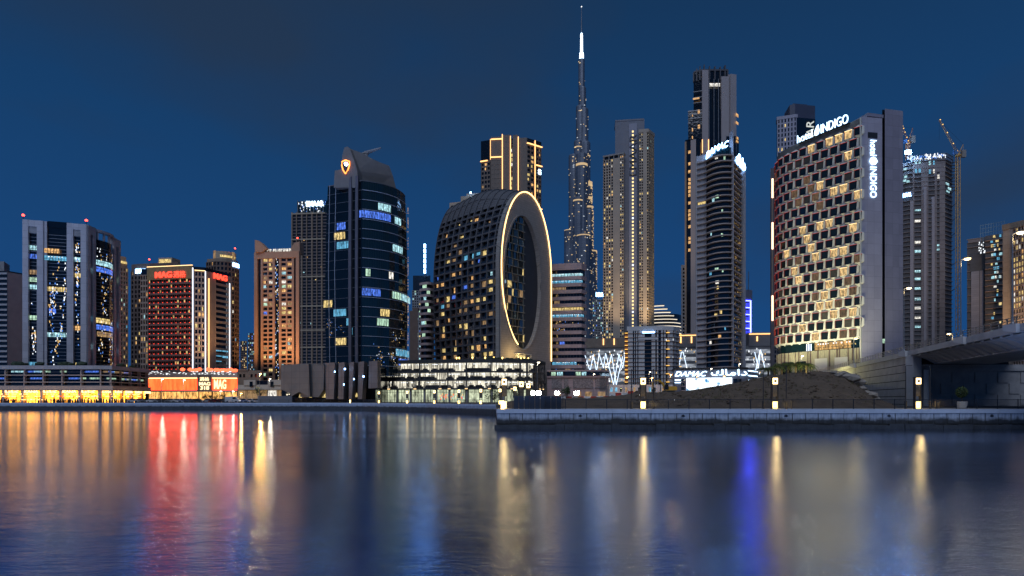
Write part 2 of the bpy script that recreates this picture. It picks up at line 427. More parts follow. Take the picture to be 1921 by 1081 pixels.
E1 = Vector((gx(560, 198), 198)); E2 = Vector((gx(680, 191), 191)); E3 = Vector((gx(800, 166), 166)); E4 = Vector((gx(930, 131), 131)); E5 = Vector((-1.75, 67))
asphalt = mat('asphalt', (.055, .052, .05), .85, .25, .6, .2)
paving = mat('paving', (.30, .28, .26), .75, .12, .7, joints=None)
mb = MB(); mb.face([(-9000, 198, G), (E1.x, E1.y, G), (E2.x, E2.y, G), (E3.x, E3.y, G), (E4.x, E4.y, G), (E5.x, E5.y, G), (9000, 67, G), (9000, 9000, G), (-9000, 9000, G)])
tag(mb.out('ground', asphalt), kind='structure')
mb = MB(); mb.box(-4000, 4000, -400, 3.0, -3, 1.6)
tag(mb.out('near_bank', paving), kind='structure')
# promenades: paving 4 mm over the ground
mb = MB(); mb.face([(E5.x, 67, G+.004), (200, 67, G+.004), (200, 74.5, G+.004), (E5.x, 74.5, G+.004)])
mb.face([(-400, 198, G+.004), (E1.x, 198, G+.004), (E1.x, 206, G+.004), (-400, 206, G+.004)])
for a, b in ((E1, E2), (E2, E3), (E3, E4)):
    n = Vector((b.y-a.y, a.x-b.x)).normalized()*-7
    mb.face([(a.x, a.y, G+.004), (b.x, b.y, G+.004), (b.x+n.x, b.y+n.y, G+.004), (a.x+n.x, a.y+n.y, G+.004)])
tag(mb.out('promenade', paving), kind='structure')
# right quay: coping, face panels, stained footing
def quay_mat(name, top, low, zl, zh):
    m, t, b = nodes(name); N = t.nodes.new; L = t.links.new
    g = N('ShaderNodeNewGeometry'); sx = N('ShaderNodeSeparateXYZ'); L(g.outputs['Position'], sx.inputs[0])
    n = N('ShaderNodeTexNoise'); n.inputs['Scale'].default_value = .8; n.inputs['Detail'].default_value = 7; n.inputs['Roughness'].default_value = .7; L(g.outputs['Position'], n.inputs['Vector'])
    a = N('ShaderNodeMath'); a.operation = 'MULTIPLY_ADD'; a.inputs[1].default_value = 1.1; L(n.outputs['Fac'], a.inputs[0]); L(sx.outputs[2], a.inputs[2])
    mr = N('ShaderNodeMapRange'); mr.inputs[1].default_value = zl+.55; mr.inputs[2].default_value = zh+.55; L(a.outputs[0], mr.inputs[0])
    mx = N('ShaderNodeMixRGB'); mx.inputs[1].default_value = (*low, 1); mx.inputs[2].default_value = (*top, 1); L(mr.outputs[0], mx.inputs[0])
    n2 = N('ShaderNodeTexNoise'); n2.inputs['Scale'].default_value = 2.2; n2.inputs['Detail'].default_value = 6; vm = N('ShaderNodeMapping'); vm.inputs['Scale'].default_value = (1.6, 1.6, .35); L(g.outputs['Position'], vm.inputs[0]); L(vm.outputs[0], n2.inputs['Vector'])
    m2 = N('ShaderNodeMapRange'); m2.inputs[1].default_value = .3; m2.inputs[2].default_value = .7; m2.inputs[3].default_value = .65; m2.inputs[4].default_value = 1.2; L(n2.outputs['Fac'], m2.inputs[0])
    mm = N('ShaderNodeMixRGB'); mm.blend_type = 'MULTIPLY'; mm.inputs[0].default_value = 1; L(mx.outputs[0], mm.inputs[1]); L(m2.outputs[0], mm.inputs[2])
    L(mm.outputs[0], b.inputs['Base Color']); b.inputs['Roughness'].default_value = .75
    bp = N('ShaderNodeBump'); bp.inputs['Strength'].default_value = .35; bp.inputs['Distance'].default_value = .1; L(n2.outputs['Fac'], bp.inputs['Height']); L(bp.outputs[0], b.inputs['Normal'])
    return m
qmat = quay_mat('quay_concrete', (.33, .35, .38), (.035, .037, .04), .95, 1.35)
qfoot = mat('quay_footing', (.035, .036, .037), .8, .4, .9, .7)
cop = mat('quay_coping', (.38, .40, .43), .75, .12, .6, .15)
q = thing('quay_wall', 'pale concrete quay wall of square panels below the bridge and the dark railing', 'quay wall', (30, 67, 0))
PW = 1.47; XE = 100
mbp = MB(); mbp.box(.05, PW-.05, 0, .16, 0, 1.16)
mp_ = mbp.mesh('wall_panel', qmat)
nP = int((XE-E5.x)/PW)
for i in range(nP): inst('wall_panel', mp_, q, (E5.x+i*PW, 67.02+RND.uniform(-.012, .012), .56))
mbp = MB(); mbp.box(.012, 3*PW-.012, 0, 1.0, 0, .46)
mc_ = mbp.mesh('coping_stone', cop)
for i in range(nP//3): inst('coping_stone', mc_, q, (E5.x+i*PW*3, 66.9+RND.uniform(-.006, .006), G-.444))
mb = MB(); mb.box(E5.x, XE, 67.10, 67.6, -3, 1.74); mb.out('backing', mat('quay_joint', (.05, .052, .055), .9), q)
mb = MB()
x = E5.x-.25
while x < XE:
    wd = RND.uniform(.8, 2.2); mb.box(x, x+wd-.03, 66.55+RND.uniform(-.15, .12), 67.05, -3, .46+RND.uniform(-.1, .12)); x += wd
mb.out('footing', qfoot, q, 'stuff')
mb = MB()
for k in range(7, nP, 8):
    cx = E5.x+k*PW-PW*.5
    mb.slab([(cx-.26, 66.98, 1.42), (cx, 66.98, 1.30), (cx+.26, 66.98, 1.42), (cx, 66.98, 1.62)], (0, .1, 0))
mb.out('mooring_plates', dark_metal, q)
# the quay's left return and the far (left) bank wall
mb = MB()
def wallseg(mb, a, b, z0, z1, th, out=0.):
    t = (b-a).normalized(); n = Vector((t.y, -t.x)); a2, b2 = a+n*out, b+n*out
    mb.hexa([(a2.x, a2.y, z0), (b2.x, b2.y, z0), (b2.x-n.x*th, b2.y-n.y*th, z0), (a2.x-n.x*th, a2.y-n.y*th, z0), (a2.x, a2.y, z1), (b2.x, b2.y, z1), (b2.x-n.x*th, b2.y-n.y*th, z1), (a2.x-n.x*th, a2.y-n.y*th, z1)])
wallseg(mb, E4, Vector((E5.x, 67.6)), -3, G-.03, .4); mb.out('return_wall', qmat, q)
lq = thing('quay_wall', 'long low quay wall in front of the restaurants and the red hotel', 'quay wall', (-90, 198, 0))
for a, b in ((Vector((-420, 198)), E1), (E1, E2), (E2, E3), (E3, E4)):
    L_ = (b-a).length; n = max(1, int(L_/6.2))
    for i in range(n):
        c, d = a.lerp(b, i/n), a.lerp(b, (i+1)/n); t = (d-c).normalized()*.03
        if gx(-60, c.y) > c.x: continue
        m1 = MB(); wallseg(m1, c+t, d-t, .95, G-.42, .5); m1.out('wall_panel', qmat, lq)
        m1 = MB(); wallseg(m1, c+t*.5, d-t*.5, G-.42, G+.03, .7, .12); m1.out('coping_stone', cop, lq)
    m1 = MB(); wallseg(m1, a, b, -3, .95, .6, .3); m1.out('footing', qfoot, lq)
    m1 = MB(); wallseg(m1, a, b, .9, G-.03, .4, -.1); m1.out('backing', dark_conc, lq)
# railings
def railing(path, u0, u1, h, step, bar, label, zb=G+.004, pr=.035, mt=None, name='railing'):
    a = path.at(u0); t = thing(name, label, 'railing', (a.x, a.y, zb)); mt = mt or dark_metal
    n = max(1, round((u1-u0)/step)); pm = MB(); pm.box(-pr, pr, -pr, pr, 0, h+.04); pm = pm.mesh('post', mt)
    for i in range(n+1):
        c = path.at(u0+(u1-u0)*i/n); inst('post', pm, t, (c.x, c.y, zb))
    mb = MB(); path.strip(mb, u0, u1, zb+h-.05, zb+h, -.03, .03); mb.out('top_rail', mt, t)
    mb = MB(); path.strip(mb, u0, u1, zb+.10, zb+.14, -.02, .02); mb.out('bottom_rail', mt, t)
    if bar:
        mb = MB(); k = int((u1-u0)/bar)
        for i in range(k):
            c = path.at(u0+(i+.5)*bar); mb.box(c.x-.01, c.x+.01, c.y-.01, c.y+.01, zb+.14, zb+h-.05)
        mb.out('bars', mt, t, 'stuff')
    return t
pr_ = Path([(-1.2, 67.7), (100, 67.7)], raw=True)
railing(pr_, 5.0, 100, 1.14, 2.37, .125, 'black bar railing along the pale panelled quay')
lp_ = Path([(-240, 199.2), (E1.x, 199.2), (E2.x-.3, E2.y+1.2), (E3.x-.3, E3.y+1.2), (E4.x-.8, E4.y+.6)], raw=True)
railing(lp_, 5, lp_.L-2, 1.1, 3.2, .22, 'thin dark railing along the far promenade by the restaurants')
mb = MB(); 
for i in range(9): mb.box(.2+i*.62, .2+i*.62+.56, 68.0, 68.05, G+.01, G+1.5)
mb.tube([(.1, 68.08, G+1.5), (5.9, 68.08, G+1.5)], .04)
for x in (.1, 2.0, 3.9, 5.9): mb.tube([(x, 68.1, G), (x, 68.1, G+1.65)], .05)
tag(mb.out('screen_panel', mat('navy_screen', (.02, .03, .05), .5)), 'dark blue site screen at the corner of the pale quay', 'screen')
# ================================================================= earth mound behind the quay
SIL = [(940, 756), (985, 751), (1010, 748.5), (1100, 747), (1165, 743), (1186, 738), (1197, 733.5), (1212, 736.5), (1245, 737), (1285, 735), (1330, 727.5), (1380, 719.5), (1430, 708.5), (1480, 701), (1530, 697), (1560, 698.5), (1583, 706), (1608, 716), (1630, 735), (1652, 751), (1685, 764)]
def sil(px):
    for (a, ya), (b, yb) in zip(SIL, SIL[1:]):
        if a <= px <= b:
            f = (px-a)/(b-a); f = f*f*(3-2*f) if px < 1180 else f; return ya+(yb-ya)*f
    return 764
def bridge_x(Y): return 56.6+.333*(Y-64.8)
rg = random.Random(5)
def hill_h(px, Y):
    y = sil(px); zr = gz(y, 95)
    if Y <= 95:
        f = max(0, min(1, (Y-75.5)/19.5)); f = f**.75
        z = G+(zr-G)*f
    elif Y < 238:
        z = min(gz(y+.6, Y), max(zr, 7.9)) if y < 745 else zr*(1-(Y-95)/160)+G*(Y-95)/160
        if px > 1575: z = min(z, zr)
    else: z = G
    return max(G-.15, z)
mb = MB(); npx, ny = 190, 46
Ys = [75.2+20*(j/18) for j in range(19)]+[95.5+(238-95.5)*((j+1)/(ny-19))**1.4 for j in range(ny-19)]+[250]
vs = []
for i in range(npx):
    px = 942+(1688-942)*i/(npx-1)
    for j, Y in enumerate(Ys):
        z = hill_h(px, Y)
        if z > G+.1 and Y < 200: z += rg.gauss(0, .05)+.16*math.sin(px*.11+Y*.35)*math.sin(px*.043-Y*.21)
        vs.append((gx(px, Y), Y, z-(.0 if Y < 245 else .3)))
k = len(Ys)
mb.idx(vs, [(i*k+j, (i+1)*k+j, (i+1)*k+j+1, i*k+j+1) for i in range(npx-1) for j in range(k-1)])
soil = mat('bare_soil', (.115, .082, .056), .95, .35, .55, .8)
tag(mb.out('earth_mound', soil, smooth=True), kind='structure')
def blob(mb, c, r, n=1, sq=(1, 1, 1), rnd=rg):
    ph = (1+5**.5)/2
    vv = [Vector(v).normalized() for v in [(-1, ph, 0), (1, ph, 0), (-1, -ph, 0), (1, -ph, 0), (0, -1, ph), (0, 1, ph), (0, -1, -ph), (0, 1, -ph), (ph, 0, -1), (ph, 0, 1), (-ph, 0, -1), (-ph, 0, 1)]]
    ff = [(0, 11, 5), (0, 5, 1), (0, 1, 7), (0, 7, 10), (0, 10, 11), (1, 5, 9), (5, 11, 4), (11, 10, 2), (10, 7, 6), (7, 1, 8), (3, 9, 4), (3, 4, 2), (3, 2, 6), (3, 6, 8), (3, 8, 9), (4, 9, 5), (2, 4, 11), (6, 2, 10), (8, 6, 7), (9, 8, 1)]
    rot = Matrix.Rotation(rnd.uniform(0, 6.3), 3, 'Z')
    mb.idx([Vector(c)+rot@Vector((v.x*sq[0], v.y*sq[1], v.z*sq[2]))*r*rnd.uniform(.75, 1.15) for v in vv], ff)
rock = mat('broken_concrete', (.27, .24, .21), .9, .25, .9, .4)
RK = [(1575, 703, .9), (1590, 706, 1.0), (1604, 711, 1.25), (1612, 717, .9), (1600, 716, .7), (1617, 729, .7), (1624, 737, .8), (1633, 741, .9), (1645, 748, .5), (1583, 700.5, .6), (1566, 699, .6)]
for i, (px, py, r) in enumerate(RK):
    Y = 93-(px-1566)*.03; mb = MB(); blob(mb, P(px, py, Y), r, sq=(1.5, .9, .65))
    tag(mb.out('boulder', rock), 'broken pale concrete block lying on the mound beside the retaining wall', 'boulder', 'rubble on the mound')
mb = MB(); rc = random.Random(17)      # clods, stones and dry scrub on the bare soil
for k in range(900):
    px = rc.uniform(1190, 1640); Y = rc.uniform(77, 97) if rc.random() < .8 else rc.uniform(97, 130); z = hill_h(px, Y)
    if z > G+.15: blob(mb, (gx(px, Y), Y, z), rc.uniform(.06, .26), sq=(1.3, 1, .7), rnd=rc)
tag(mb.out('soil_clods', mat('clods', (.11, .08, .055), .95, .4, 1.5)), 'loose clods and stones scattered over the earth mound', 'stones', kind='stuff')
mb = MB()
for k in range(260):
    px = rc.choice([rc.uniform(1200, 1640), rc.gauss(1420, 60), rc.gauss(1330, 25)]); Y = rc.uniform(76.5, 96); z = hill_h(px, Y); c_ = Vector((gx(px, Y), Y, z))
    if z < G: continue
    for j in range(7):
        a = rc.uniform(0, 6.3); h_ = rc.uniform(.15, .45); e_ = Vector((math.cos(a)*.18, math.sin(a)*.18, h_)); w_ = Vector((-math.sin(a), math.cos(a), 0))*.03
        mb.face([c_-w_, c_+w_, c_+e_])
tag(mb.out('dry_scrub', mat('dry_scrub', (.12, .11, .05), .9, .3, 2)), 'thin dry scrub growing on the earth mound', 'scrub', kind='stuff')
# ================================================================= bridge
bconc = mat('bridge_concrete', (.52, .52, .53), .8, .12, .35, .12)
bpan = mat('bridge_panel', (.52, .515, .51), .85, .16, .5, .2)
babut = mat('abutment_concrete', (.32, .31, .31), .85, .2, .5, .2)
YA = 102.0; ZD = 11.8
def BP(Y, s, z): return Vector((bridge_x(Y)+s, Y, z))
br = thing('road_bridge', 'grey concrete road bridge over the canal with ribbed soffit and steel parapet', 'bridge', (bridge_x(YA), YA, G))
def bseg(mb, Y0, Y1, s0, s1, z0, z1, mi=0):
    mb.hexa([BP(Y0, s0, z0), BP(Y0, s1, z0), BP(Y1, s1, z0), BP(Y1, s0, z0), BP(Y0, s0, z1), BP(Y0, s1, z1), BP(Y1, s1, z1), BP(Y1, s0, z1)], mi)
for i in range(24):
    a = -45+i*10.2; mb = MB(); bseg(mb, a+.02, a+10.18, 0, .55, ZD-.85, ZD); mb.out('edge_beam', bconc, br)
mb = MB(); bseg(mb, -45, 199.8, .5, 17.5, ZD-.7, ZD-.45); mb.out('deck', asphalt, br)
mb = MB(); bseg(mb, -45, YA-1, 4.0, 14.0, 9.45, ZD-.75); mb.out('box_girder', bconc, br)
mb = MB(); bseg(mb, -45, 199.8, 17.4, 18.0, ZD-.85, ZD+.5); mb.out('edge_beam', bconc, br)
bm = MB()
prof = [(.55, -.85), (.55, -1.05), (1.5, -1.25), (2.6, -1.62), (3.4, -2.05), (4.02, -2.32), (4.02, -.72), (.55, -.72)]
bm.slab([(x, 0, z) for x, z in prof][::-1], (-.1, .32, 0)); bme = bm.mesh('bracket', bconc)
Y = YA-2
while Y > 30:
    inst('bracket', bme, br, BP(Y, 0, ZD)); Y -= 2.45
mb = MB()      # sloped soffit skin between the brackets
pts = [(.5, -1.0), (1.5, -1.18), (2.6, -1.52), (3.4, -1.94), (4.05, -2.2)]
for (s0, z0), (s1, z1) in zip(pts, pts[1:]):
    mb.face([BP(-45, s0, ZD+z0), BP(YA-1, s0, ZD+z0), BP(YA-1, s1, ZD+z1), BP(-45, s1, ZD+z1)])
mb.out('soffit', bconc, br)
mb = MB(); bseg(mb, -45, 199.8, 17.45, 17.5, ZD, ZD+.1)
# pier and abutment
mb = MB(); c = BP(YA-1.0, .3, 0)
mb.box(c.x-.1, c.x+1.3, YA-1.4, YA+.6, G, ZD-.86); mb.out('pier', bconc, br)
mb = MB(); mb.lathe((c.x+2.0, YA-1.6, G), [(.42, 0), (.42, 6.2)], 14); mb.out('column', bconc, br, smooth=False)
mb = MB(); mb.box(c.x+1.3, c.x+40, YA-.2, YA+1.5, G, 9.4); mb.out('abutment', babut, br)
mb = MB(); mb.box(c.x+2.5, c.x+40, YA-.5, YA-.1, 8.3, 8.8); mb.out('ledge', babut, br)
ap = MB(); ap.box(.04, 1.86, -.14, .1, .04, 1.8); ap = ap.mesh('abutment_panel', babut)
for r in range(3):
    for k in range(18):
        if (r+k) % 2 == 0: inst('abutment_panel', ap, br, (c.x+3.4+k*1.98, YA-.2, G+.15+r*1.93))
# retaining wall of staggered panels along the ramp
mb = MB(); bseg(mb, YA, 199.8, .35, 17.4, G-.2, ZD-.72); mb.out('ramp_fill', mat('panel_joint', (.03, .03, .032), .9), br)
pp = MB(); pw, ph_ = 3.0, 1.42
tn = Vector((.333, 1)).normalized()
a = Vector((0, 0, 0)); b = Vector((tn.x, tn.y, 0))*(pw-.05); n3 = Vector((tn.y, -tn.x, 0))
for z0, z1, lo, hi in ((0, ph_-.13, 0, 1),):
    A, B = a, b
    pp.hexa([A-n3*.06, A+n3*.1, B+n3*.1, B-n3*.06, A-n3*.06+Vector((0, 0, z1)), A+n3*.1+Vector((0, 0, z1)), B+n3*.1+Vector((0, 0, z1)), B-n3*.06+Vector((0, 0, z1))])
pp = pp.mesh('wall_panel', bpan)
for r in range(7):
    for k in range(34):
        s = k*pw+(r % 2)*pw*.5; Y = YA+.8+s*tn.y
        if Y > 196: continue
        inst('wall_panel', pp, br, BP(Y, .33+RND.uniform(-.025, .025), G+r*ph_-1.1 if r else G-1.1))
# parapet rails
mb = MB(); pmt = mat('galvanised', (.30, .29, .27), .45, .1, .6, metal=.5)
pst = MB(); pst.box(-.05, .05, -.05, .05, 0, 1.02); pst = pst.mesh('parapet_post', pmt)
Y = 35
while Y < 198:
    inst('parapet_post', pst, br, BP(Y, .28, ZD)); Y += 2.0
for h in (.35, .68, 1.0):
    m1 = MB(); m1.tube([BP(30, .28, ZD+h), BP(199, .28, ZD+h)], .045); m1.out('parapet_rail', pmt, br)
cb = MB(); cb.hexa([(-.75, -.9, -.95), (.02, -.9, -.95), (.02, .9, -.6), (-.75, .9, -.6), (-.75, -.9, .06), (.02, -.9, .06), (.02, .9, .06), (-.75, .9, .06)]); cb = cb.mesh('lamp_corbel', bconc)
# ================================================================= street lamps
LAMP = {}
def lamp_em(col, st):
    k = ('lamp', col, st)
    if k not in LAMP: LAMP[k] = emit('lamp_glow_%d' % len(LAMP), col, st, sample=True)
    return LAMP[k]
def street_lamp(base, h, arm, label, col=(1, .72, .34), st=70, power=900, group='street lamps', r=.1, head=(.5, .16), light=True):
    """tapered pole, arm (dx, dy) and a glowing head; the head's own point light sits just under it"""
    b = Vector(base); t = thing('street_lamp', label, 'street lamp', b, group)
    mb = MB(); mb.tube([b, b+Vector((0, 0, h*.5)), b+Vector((0, 0, h))], [r, r*.8, r*.55], 8); mb.out('pole', steel, t)
    mb = MB(); mb.lathe(b, [(r*2.0, 0), (r*2.0, .12), (r*1.3, .3), (r*1.1, .9)], 8); mb.out('base', steel, t)
    e_ = b+Vector((arm[0], arm[1], h+.15))
    if abs(arm[0])+abs(arm[1]) > .05:
        mb = MB(); mb.tube([b+Vector((0, 0, h-.05)), b+Vector((arm[0]*.6, arm[1]*.6, h+.14)), e_], r*.5, 6); mb.out('arm', steel, t)
    mb = MB(); mb.box(e_.x-head[0], e_.x+head[0], e_.y-head[0]*.5, e_.y+head[0]*.5, e_.z-.02, e_.z+head[1]); mb.out('lamp_housing', steel, t)
    mb = MB(); mb.lathe((e_.x, e_.y, e_.z-.24), [(head[0]*.35, 0), (head[0]*.7, .10), (head[0]*.8, .215)], 8); mb.out('lamp_bulb', lamp_em(col, st), t)
    if light:
        l = bpy.data.lights.new('street_lamp_light', 'POINT'); l.energy = power; l.color = col; l.shadow_soft_size = .3
        o = bpy.data.objects.new('street_lamp_light', l); COL.objects.link(o); o.parent = t; o.location = e_-b-Vector((0, 0, .7))
    return t
for Yb, h, wh in ((103.4, 11.0, 'above the bridge pier'), (80.2, 10.6, 'right of the crane mast'), (66.6, 10.3, 'in front of the gridded offices')):
    inst('lamp_corbel', cb, br, BP(Yb, 0, ZD-.02))
    street_lamp(BP(Yb, -.35, ZD+.03), h, (.75, -.2), 'tall single-headed lamp on the bridge parapet '+wh, st=9, power=140, group='lamps on the bridge')
street_lamp(BP(139, -.3, ZD-.05), 6.0, (.5, -.1), 'short bridge lamp in front of the tall hotel wall', st=9, power=110, group='lamps on the bridge')
inst('lamp_corbel', cb, br, BP(139, 0, ZD-.02))
street_lamp((gx(1787, 112), 112, ZD-.45), 4.4, (-.6, 0), 'low lamp on the bridge deck below the crane mast', st=9, power=110, group='lamps on the bridge')
street_lamp((gx(1733, 150), 150, ZD-.45), 3.0, (-.3, 0), 'squat lamp among shrubs on the bridge deck', st=9, power=90, group='lamps on the bridge')
# ================================================================= left bank
def simple_core(t, path, py_top, depth, m, name='core', z0=G, d=-.3):
    mb = MB(); path.core(mb, z0, path.z(py_top), depth, d); return mb.out(name, m, t)
def parts_strip(t, name, path, boxes, m):
    for b in boxes:
        mb = MB(); path.pb(mb, *b); mb.out(name, m, t)
def floors(t, name, path, u0, u1, zs, th, d0, d1, m):
    for z in zs:
        mb = MB(); path.strip(mb, u0, u1, z-th/2, z+th/2, d0, d1); mb.out(name, m, t)
# ---- white tower with glass strips
pA = Path([(42, 240), (163, 247)])
t = building('office_tower', 'white panelled office tower with dark glass strips behind the restaurant podium', 'tower', pA)
zt = pA.z(412); zb = 15.2
mb = MB(); pA.core(mb, zb, zt-1.2, 26, -.9); mb.out('glazing', g_black, t)
for a, b in ((43, 54), (70, 82), (126, 138), (152, 163)):
    mb = MB(); pA.strip(mb, pA.u(a), pA.u(b), zb, zt, -1.2, .5); mb.out('white_pier', white_panel, t)
for a, b in ((54, 70), (138, 152)):
    mb = MB(); pA.strip(mb, pA.u(a), pA.u(b), pA.z(424), zt-.03, -1.2, .44); mb.out('head_panel', white_panel, t)
    mb = MB(); pA.strip(mb, pA.u(a), pA.u(b), pA.z(436), pA.z(424), -1.2, .2); mb.out('louvre', grey_conc, t)
mb = MB(); pA.strip(mb, pA.u(82), pA.u(88), zb, zt-.05, -1.2, .1); mb.out('return_panel', white_panel, t)
fl = [zb+.6+k*(pA.z(436)-zb-.6)/38 for k in range(39)]
for a, b, dd in ((54, 70, -.75), (88, 126, -.75), (138, 152, -.75)):
    mb = MB()
    for z in fl: pA.strip(mb, pA.u(a), pA.u(b), z-.1, z+.1, -1.0, dd)
    mb.out('floor_lines', steel, t)
mb = MB(); pA.strip(mb, pA.u(88), pA.u(130), zt-2.2, zt+.4, -6, -.6); mb.out('roof_glazing', g_black, t)
fh = (pA.z(436)-zb)/19
for px0, px1, py, m_ in ((54, 70, 463, L_cool), (54, 70, 479, L_blue), (54, 70, 509, L_dim), (54, 70, 523, L_green), (54, 70, 537, L_cool), (54, 70, 595, L_green), (54, 70, 683, L_cyan),
                         (83, 112, 467, L_warm), (83, 126, 481, L_cyan), (84, 127, 539, L_yel), (84, 128, 626, L_cool), (138, 152, 480, L_cool), (139, 152, 510, L_yel), (139, 154, 612, L_warm), (140, 154, 683, L_yel), (90, 104, 581, L_blue)):
    lit(t, pA, px0, px1, py-4.2, py+4.2, m_, -.72 if px0 != 83 else .14, max(2, int((px1-px0)/5)))
specks(t, pA, pA.u(89), pA.u(125), zb, pA.z(480), 150, -.7, (.25, .55), cluster=14)
specks(t, pA, pA.u(139), pA.u(151), zb, pA.z(440), 110, -.7, (.25, .55), cluster=16)
specks(t, pA, pA.u(55), pA.u(69), zb, pA.z(560), 70, -.7, (.25, .5), cluster=6)
pB = Path([(163, 247), (178.5, 252)], Yr=247)
pC = Path(arc(179.5, 252.5, 212, 266, 2.4), Yr=252.5, raw=True)
pD = Path([(212, 266), (225, 272.5)], Yr=266)
for p_, a, b in ((pB, .02, .36), (pB, .68, 1), (pD, 0, .34), (pD, .70, 1)):
    mb = MB(); p_.strip(mb, p_.L*a, p_.L*b, zb, zt-.04, -1.2, .4); mb.out('white_pier', white_panel, t)
for p_ in (pB, pD):
    mb = MB(); p_.core(mb, zb, zt-.4, 14, -.7); mb.out('glazing', g_black, t)
    mb = MB(); p_.strip(mb, p_.L*.36, p_.L*.7, zt-3.6, zt-.08, -1.2, .36); mb.out('head_panel', white_panel, t)
    mb = MB()
    for z in fl: p_.strip(mb, p_.L*.36, p_.L*.68, z-.1, z+.1, -1.0, -.6)
    mb.out('floor_lines', steel, t)
    for z in (fl[6], fl[14], fl[28]):
        mb = MB(); p_.pane(mb, p_.L*.38, p_.L*.66, z+.2, z+2.4, -.62); mb.out('lit_window', RND.choice([L_cyan, L_cool, L_green]), t)
mb = MB(); pC.core(mb, zb, zt-4.5, 12, -.4); mb.out('curved_glazing', g_black, t)
mb = MB(); pC.strip(mb, 0, pC.L, zt-1.4, zt-.3, -1.2, .3); mb.out('roof_ring', white_panel, t)
for k in range(5):
    mb = MB(); u = pC.L*(k+.3)/5; pC.strip(mb, u-.25, u+.25, zt-4.6, zt-1.4, -.7, .1); mb.out('roof_post', white_panel, t)
mb = MB()
for z in fl[:-2]: pC.strip(mb, 0, pC.L, z-.07, z+.07, -.5, -.28)
mb.out('floor_lines', steel, t)
for f0, f1, k, m_ in ((.02, .95, 31, L_cool), (.03, .85, 29, L_blue), (.02, .5, 14, L_yel), (.03, 1, 12, L_blue), (.05, .9, 10, L_dim)):
    mb = MB(); pC.pane(mb, pC.L*f0, pC.L*f1, fl[k]+.15, fl[k]+2.3, -.3); mb.out('lit_window', m_, t)
specks(t, pC, .5, pC.L-.5, zb, zt-8, 240, -.3, (.25, .6), [SP_warm, SP_warm, SP_white, SP_blue], cluster=22)
for px, Y in ((43.5, 240.6), (162, 247.6)): beacon(t, (gx(px, Y), Y, zt+1.1), .5)
# ---- restaurant podium
pK = Path([(-90, 225), (182, 225), (208, 226), (277, 252)], Yr=225)
t = building('restaurant_podium', 'long low podium with glowing restaurant fronts under the white office tower', 'building', pK)
mb = MB(); pK.core(mb, G, pK.z(690), 80, -1.0); mb.out('core', g_black, t)
stone_k = mat('podium_stone', (.54, .42, .36), .7, .1, .3)
mb = MB(); pK.strip(mb, 0, pK.L, pK.z(693), pK.z(686), -2, .8); mb.out('parapet', white_panel, t)
for py in (704, 717):
    mb = MB(); pK.strip(mb, 0, pK.L, pK.z(py+.8), pK.z(py-.8), -1.1, .6); mb.out('floor_ledge', stone_k, t)
for py in (698, 711, 723):
    mb = MB(); pK.strip(mb, 0, pK.L, pK.z(py+.35), pK.z(py-.35), -1.1, .1); mb.out('guard_rail', steel, t)
u10, u47 = pK.u(10.5), pK.u(46)
step = u47-u10
us = [u10+k*step for k in range(-3, 6)]+[pK.u(208), pK.u(227), pK.u(245), pK.u(262), pK.L]
for u in us:
    if 0 < u < pK.L+.1:
        mb = MB(); pK.strip(mb, max(0, u-.18), min(pK.L, u+.18), pK.z(727), pK.z(693), -1.1, .3); mb.out('mullion_post', stone_k, t)
for k in range(34):
    u = RND.uniform(2, pK.L-4); z = pK.z(RND.choice([697.2, 710]))
    mb = MB(); pK.pane(mb, u, min(pK.L, u+RND.uniform(1.5, 6)), z-.35, z+.3, -.9); mb.out('lit_window', RND.choice([L_green, L_cool, L_blue, L_dim]), t)
mb = MB(); pK.strip(mb, 0, pK.L, pK.z(731.5), pK.z(724), -1.2, 1.4); mb.out('shop_fascia', stone_k, t)
room = emit('restaurant_room', (1, .36, .022), 5.5, .92, .8, sample=True, stretch=(1, 1, 1.6))
arab_kana = '\ufe8e\ufee7\ufe8e\ufedb'
shops = list(zip(us, us[1:]))
zsh = G
for i, (a, b) in enumerate(shops):
    if b <= 0: continue
    a = max(a, 0); b = min(b, pK.L)
    if b-a < 1: continue
    mb = MB(); pK.pane(mb, a+.5, b-.5, G, pK.z(731.5), -.6); o = mb.out('shop_front', room, t)
    mb = MB(); pK.strip(mb, a-.5, a+.5, G, pK.z(731.5), -1, 1.2); mb.out('shop_pillar', stone_k, t)
    mb = MB(); pK.strip(mb, a+.5, b-.5, pK.z(733), pK.z(731.5), -1, 1.6); mb.out('awning', brown, t)
    w_ = b-a
    if w_ > 5: lettering(t, pK, 'KANA' if i % 2 == 0 else arab_kana, 0, 0, 0, 0, SIGN_o, 1.5, .3, .03, .12 if i % 2 == 0 else 0, u=(a+w_*.15, b-w_*.12), z=(pK.z(737.3), pK.z(732.6)))
    else: lettering(t, pK, 'KANA', 0, 0, 0, 0, SIGN_o, 1.5, .3, .03, .12, u=(a+w_*.2, b-w_*.15), z=(pK.z(737.5), pK.z(733)))
    for c in range(int(w_/1.4)):
        u = a+1+c*1.4; mb = MB()
        if RND.random() < .5: pK.strip(mb, u-.06, u+.06, G, pK.z(739), -.65, -.4); mb.out('shop_mullion', brown, t)
mb = MB()      # potted shrubs on the podium roof
pl = mat('dark_foliage', (.03, .05, .025), .8, .4, 1.5, .3)
for k in range(16):
    u = RND.uniform(5, pK.L-5); c = pK.at(u, -2.5); blob(mb, (c.x, c.y, pK.z(686)+.7), RND.uniform(.7, 1.5), sq=(1.4, 1, .8))
mb.out('roof_planting', pl, t, 'stuff')
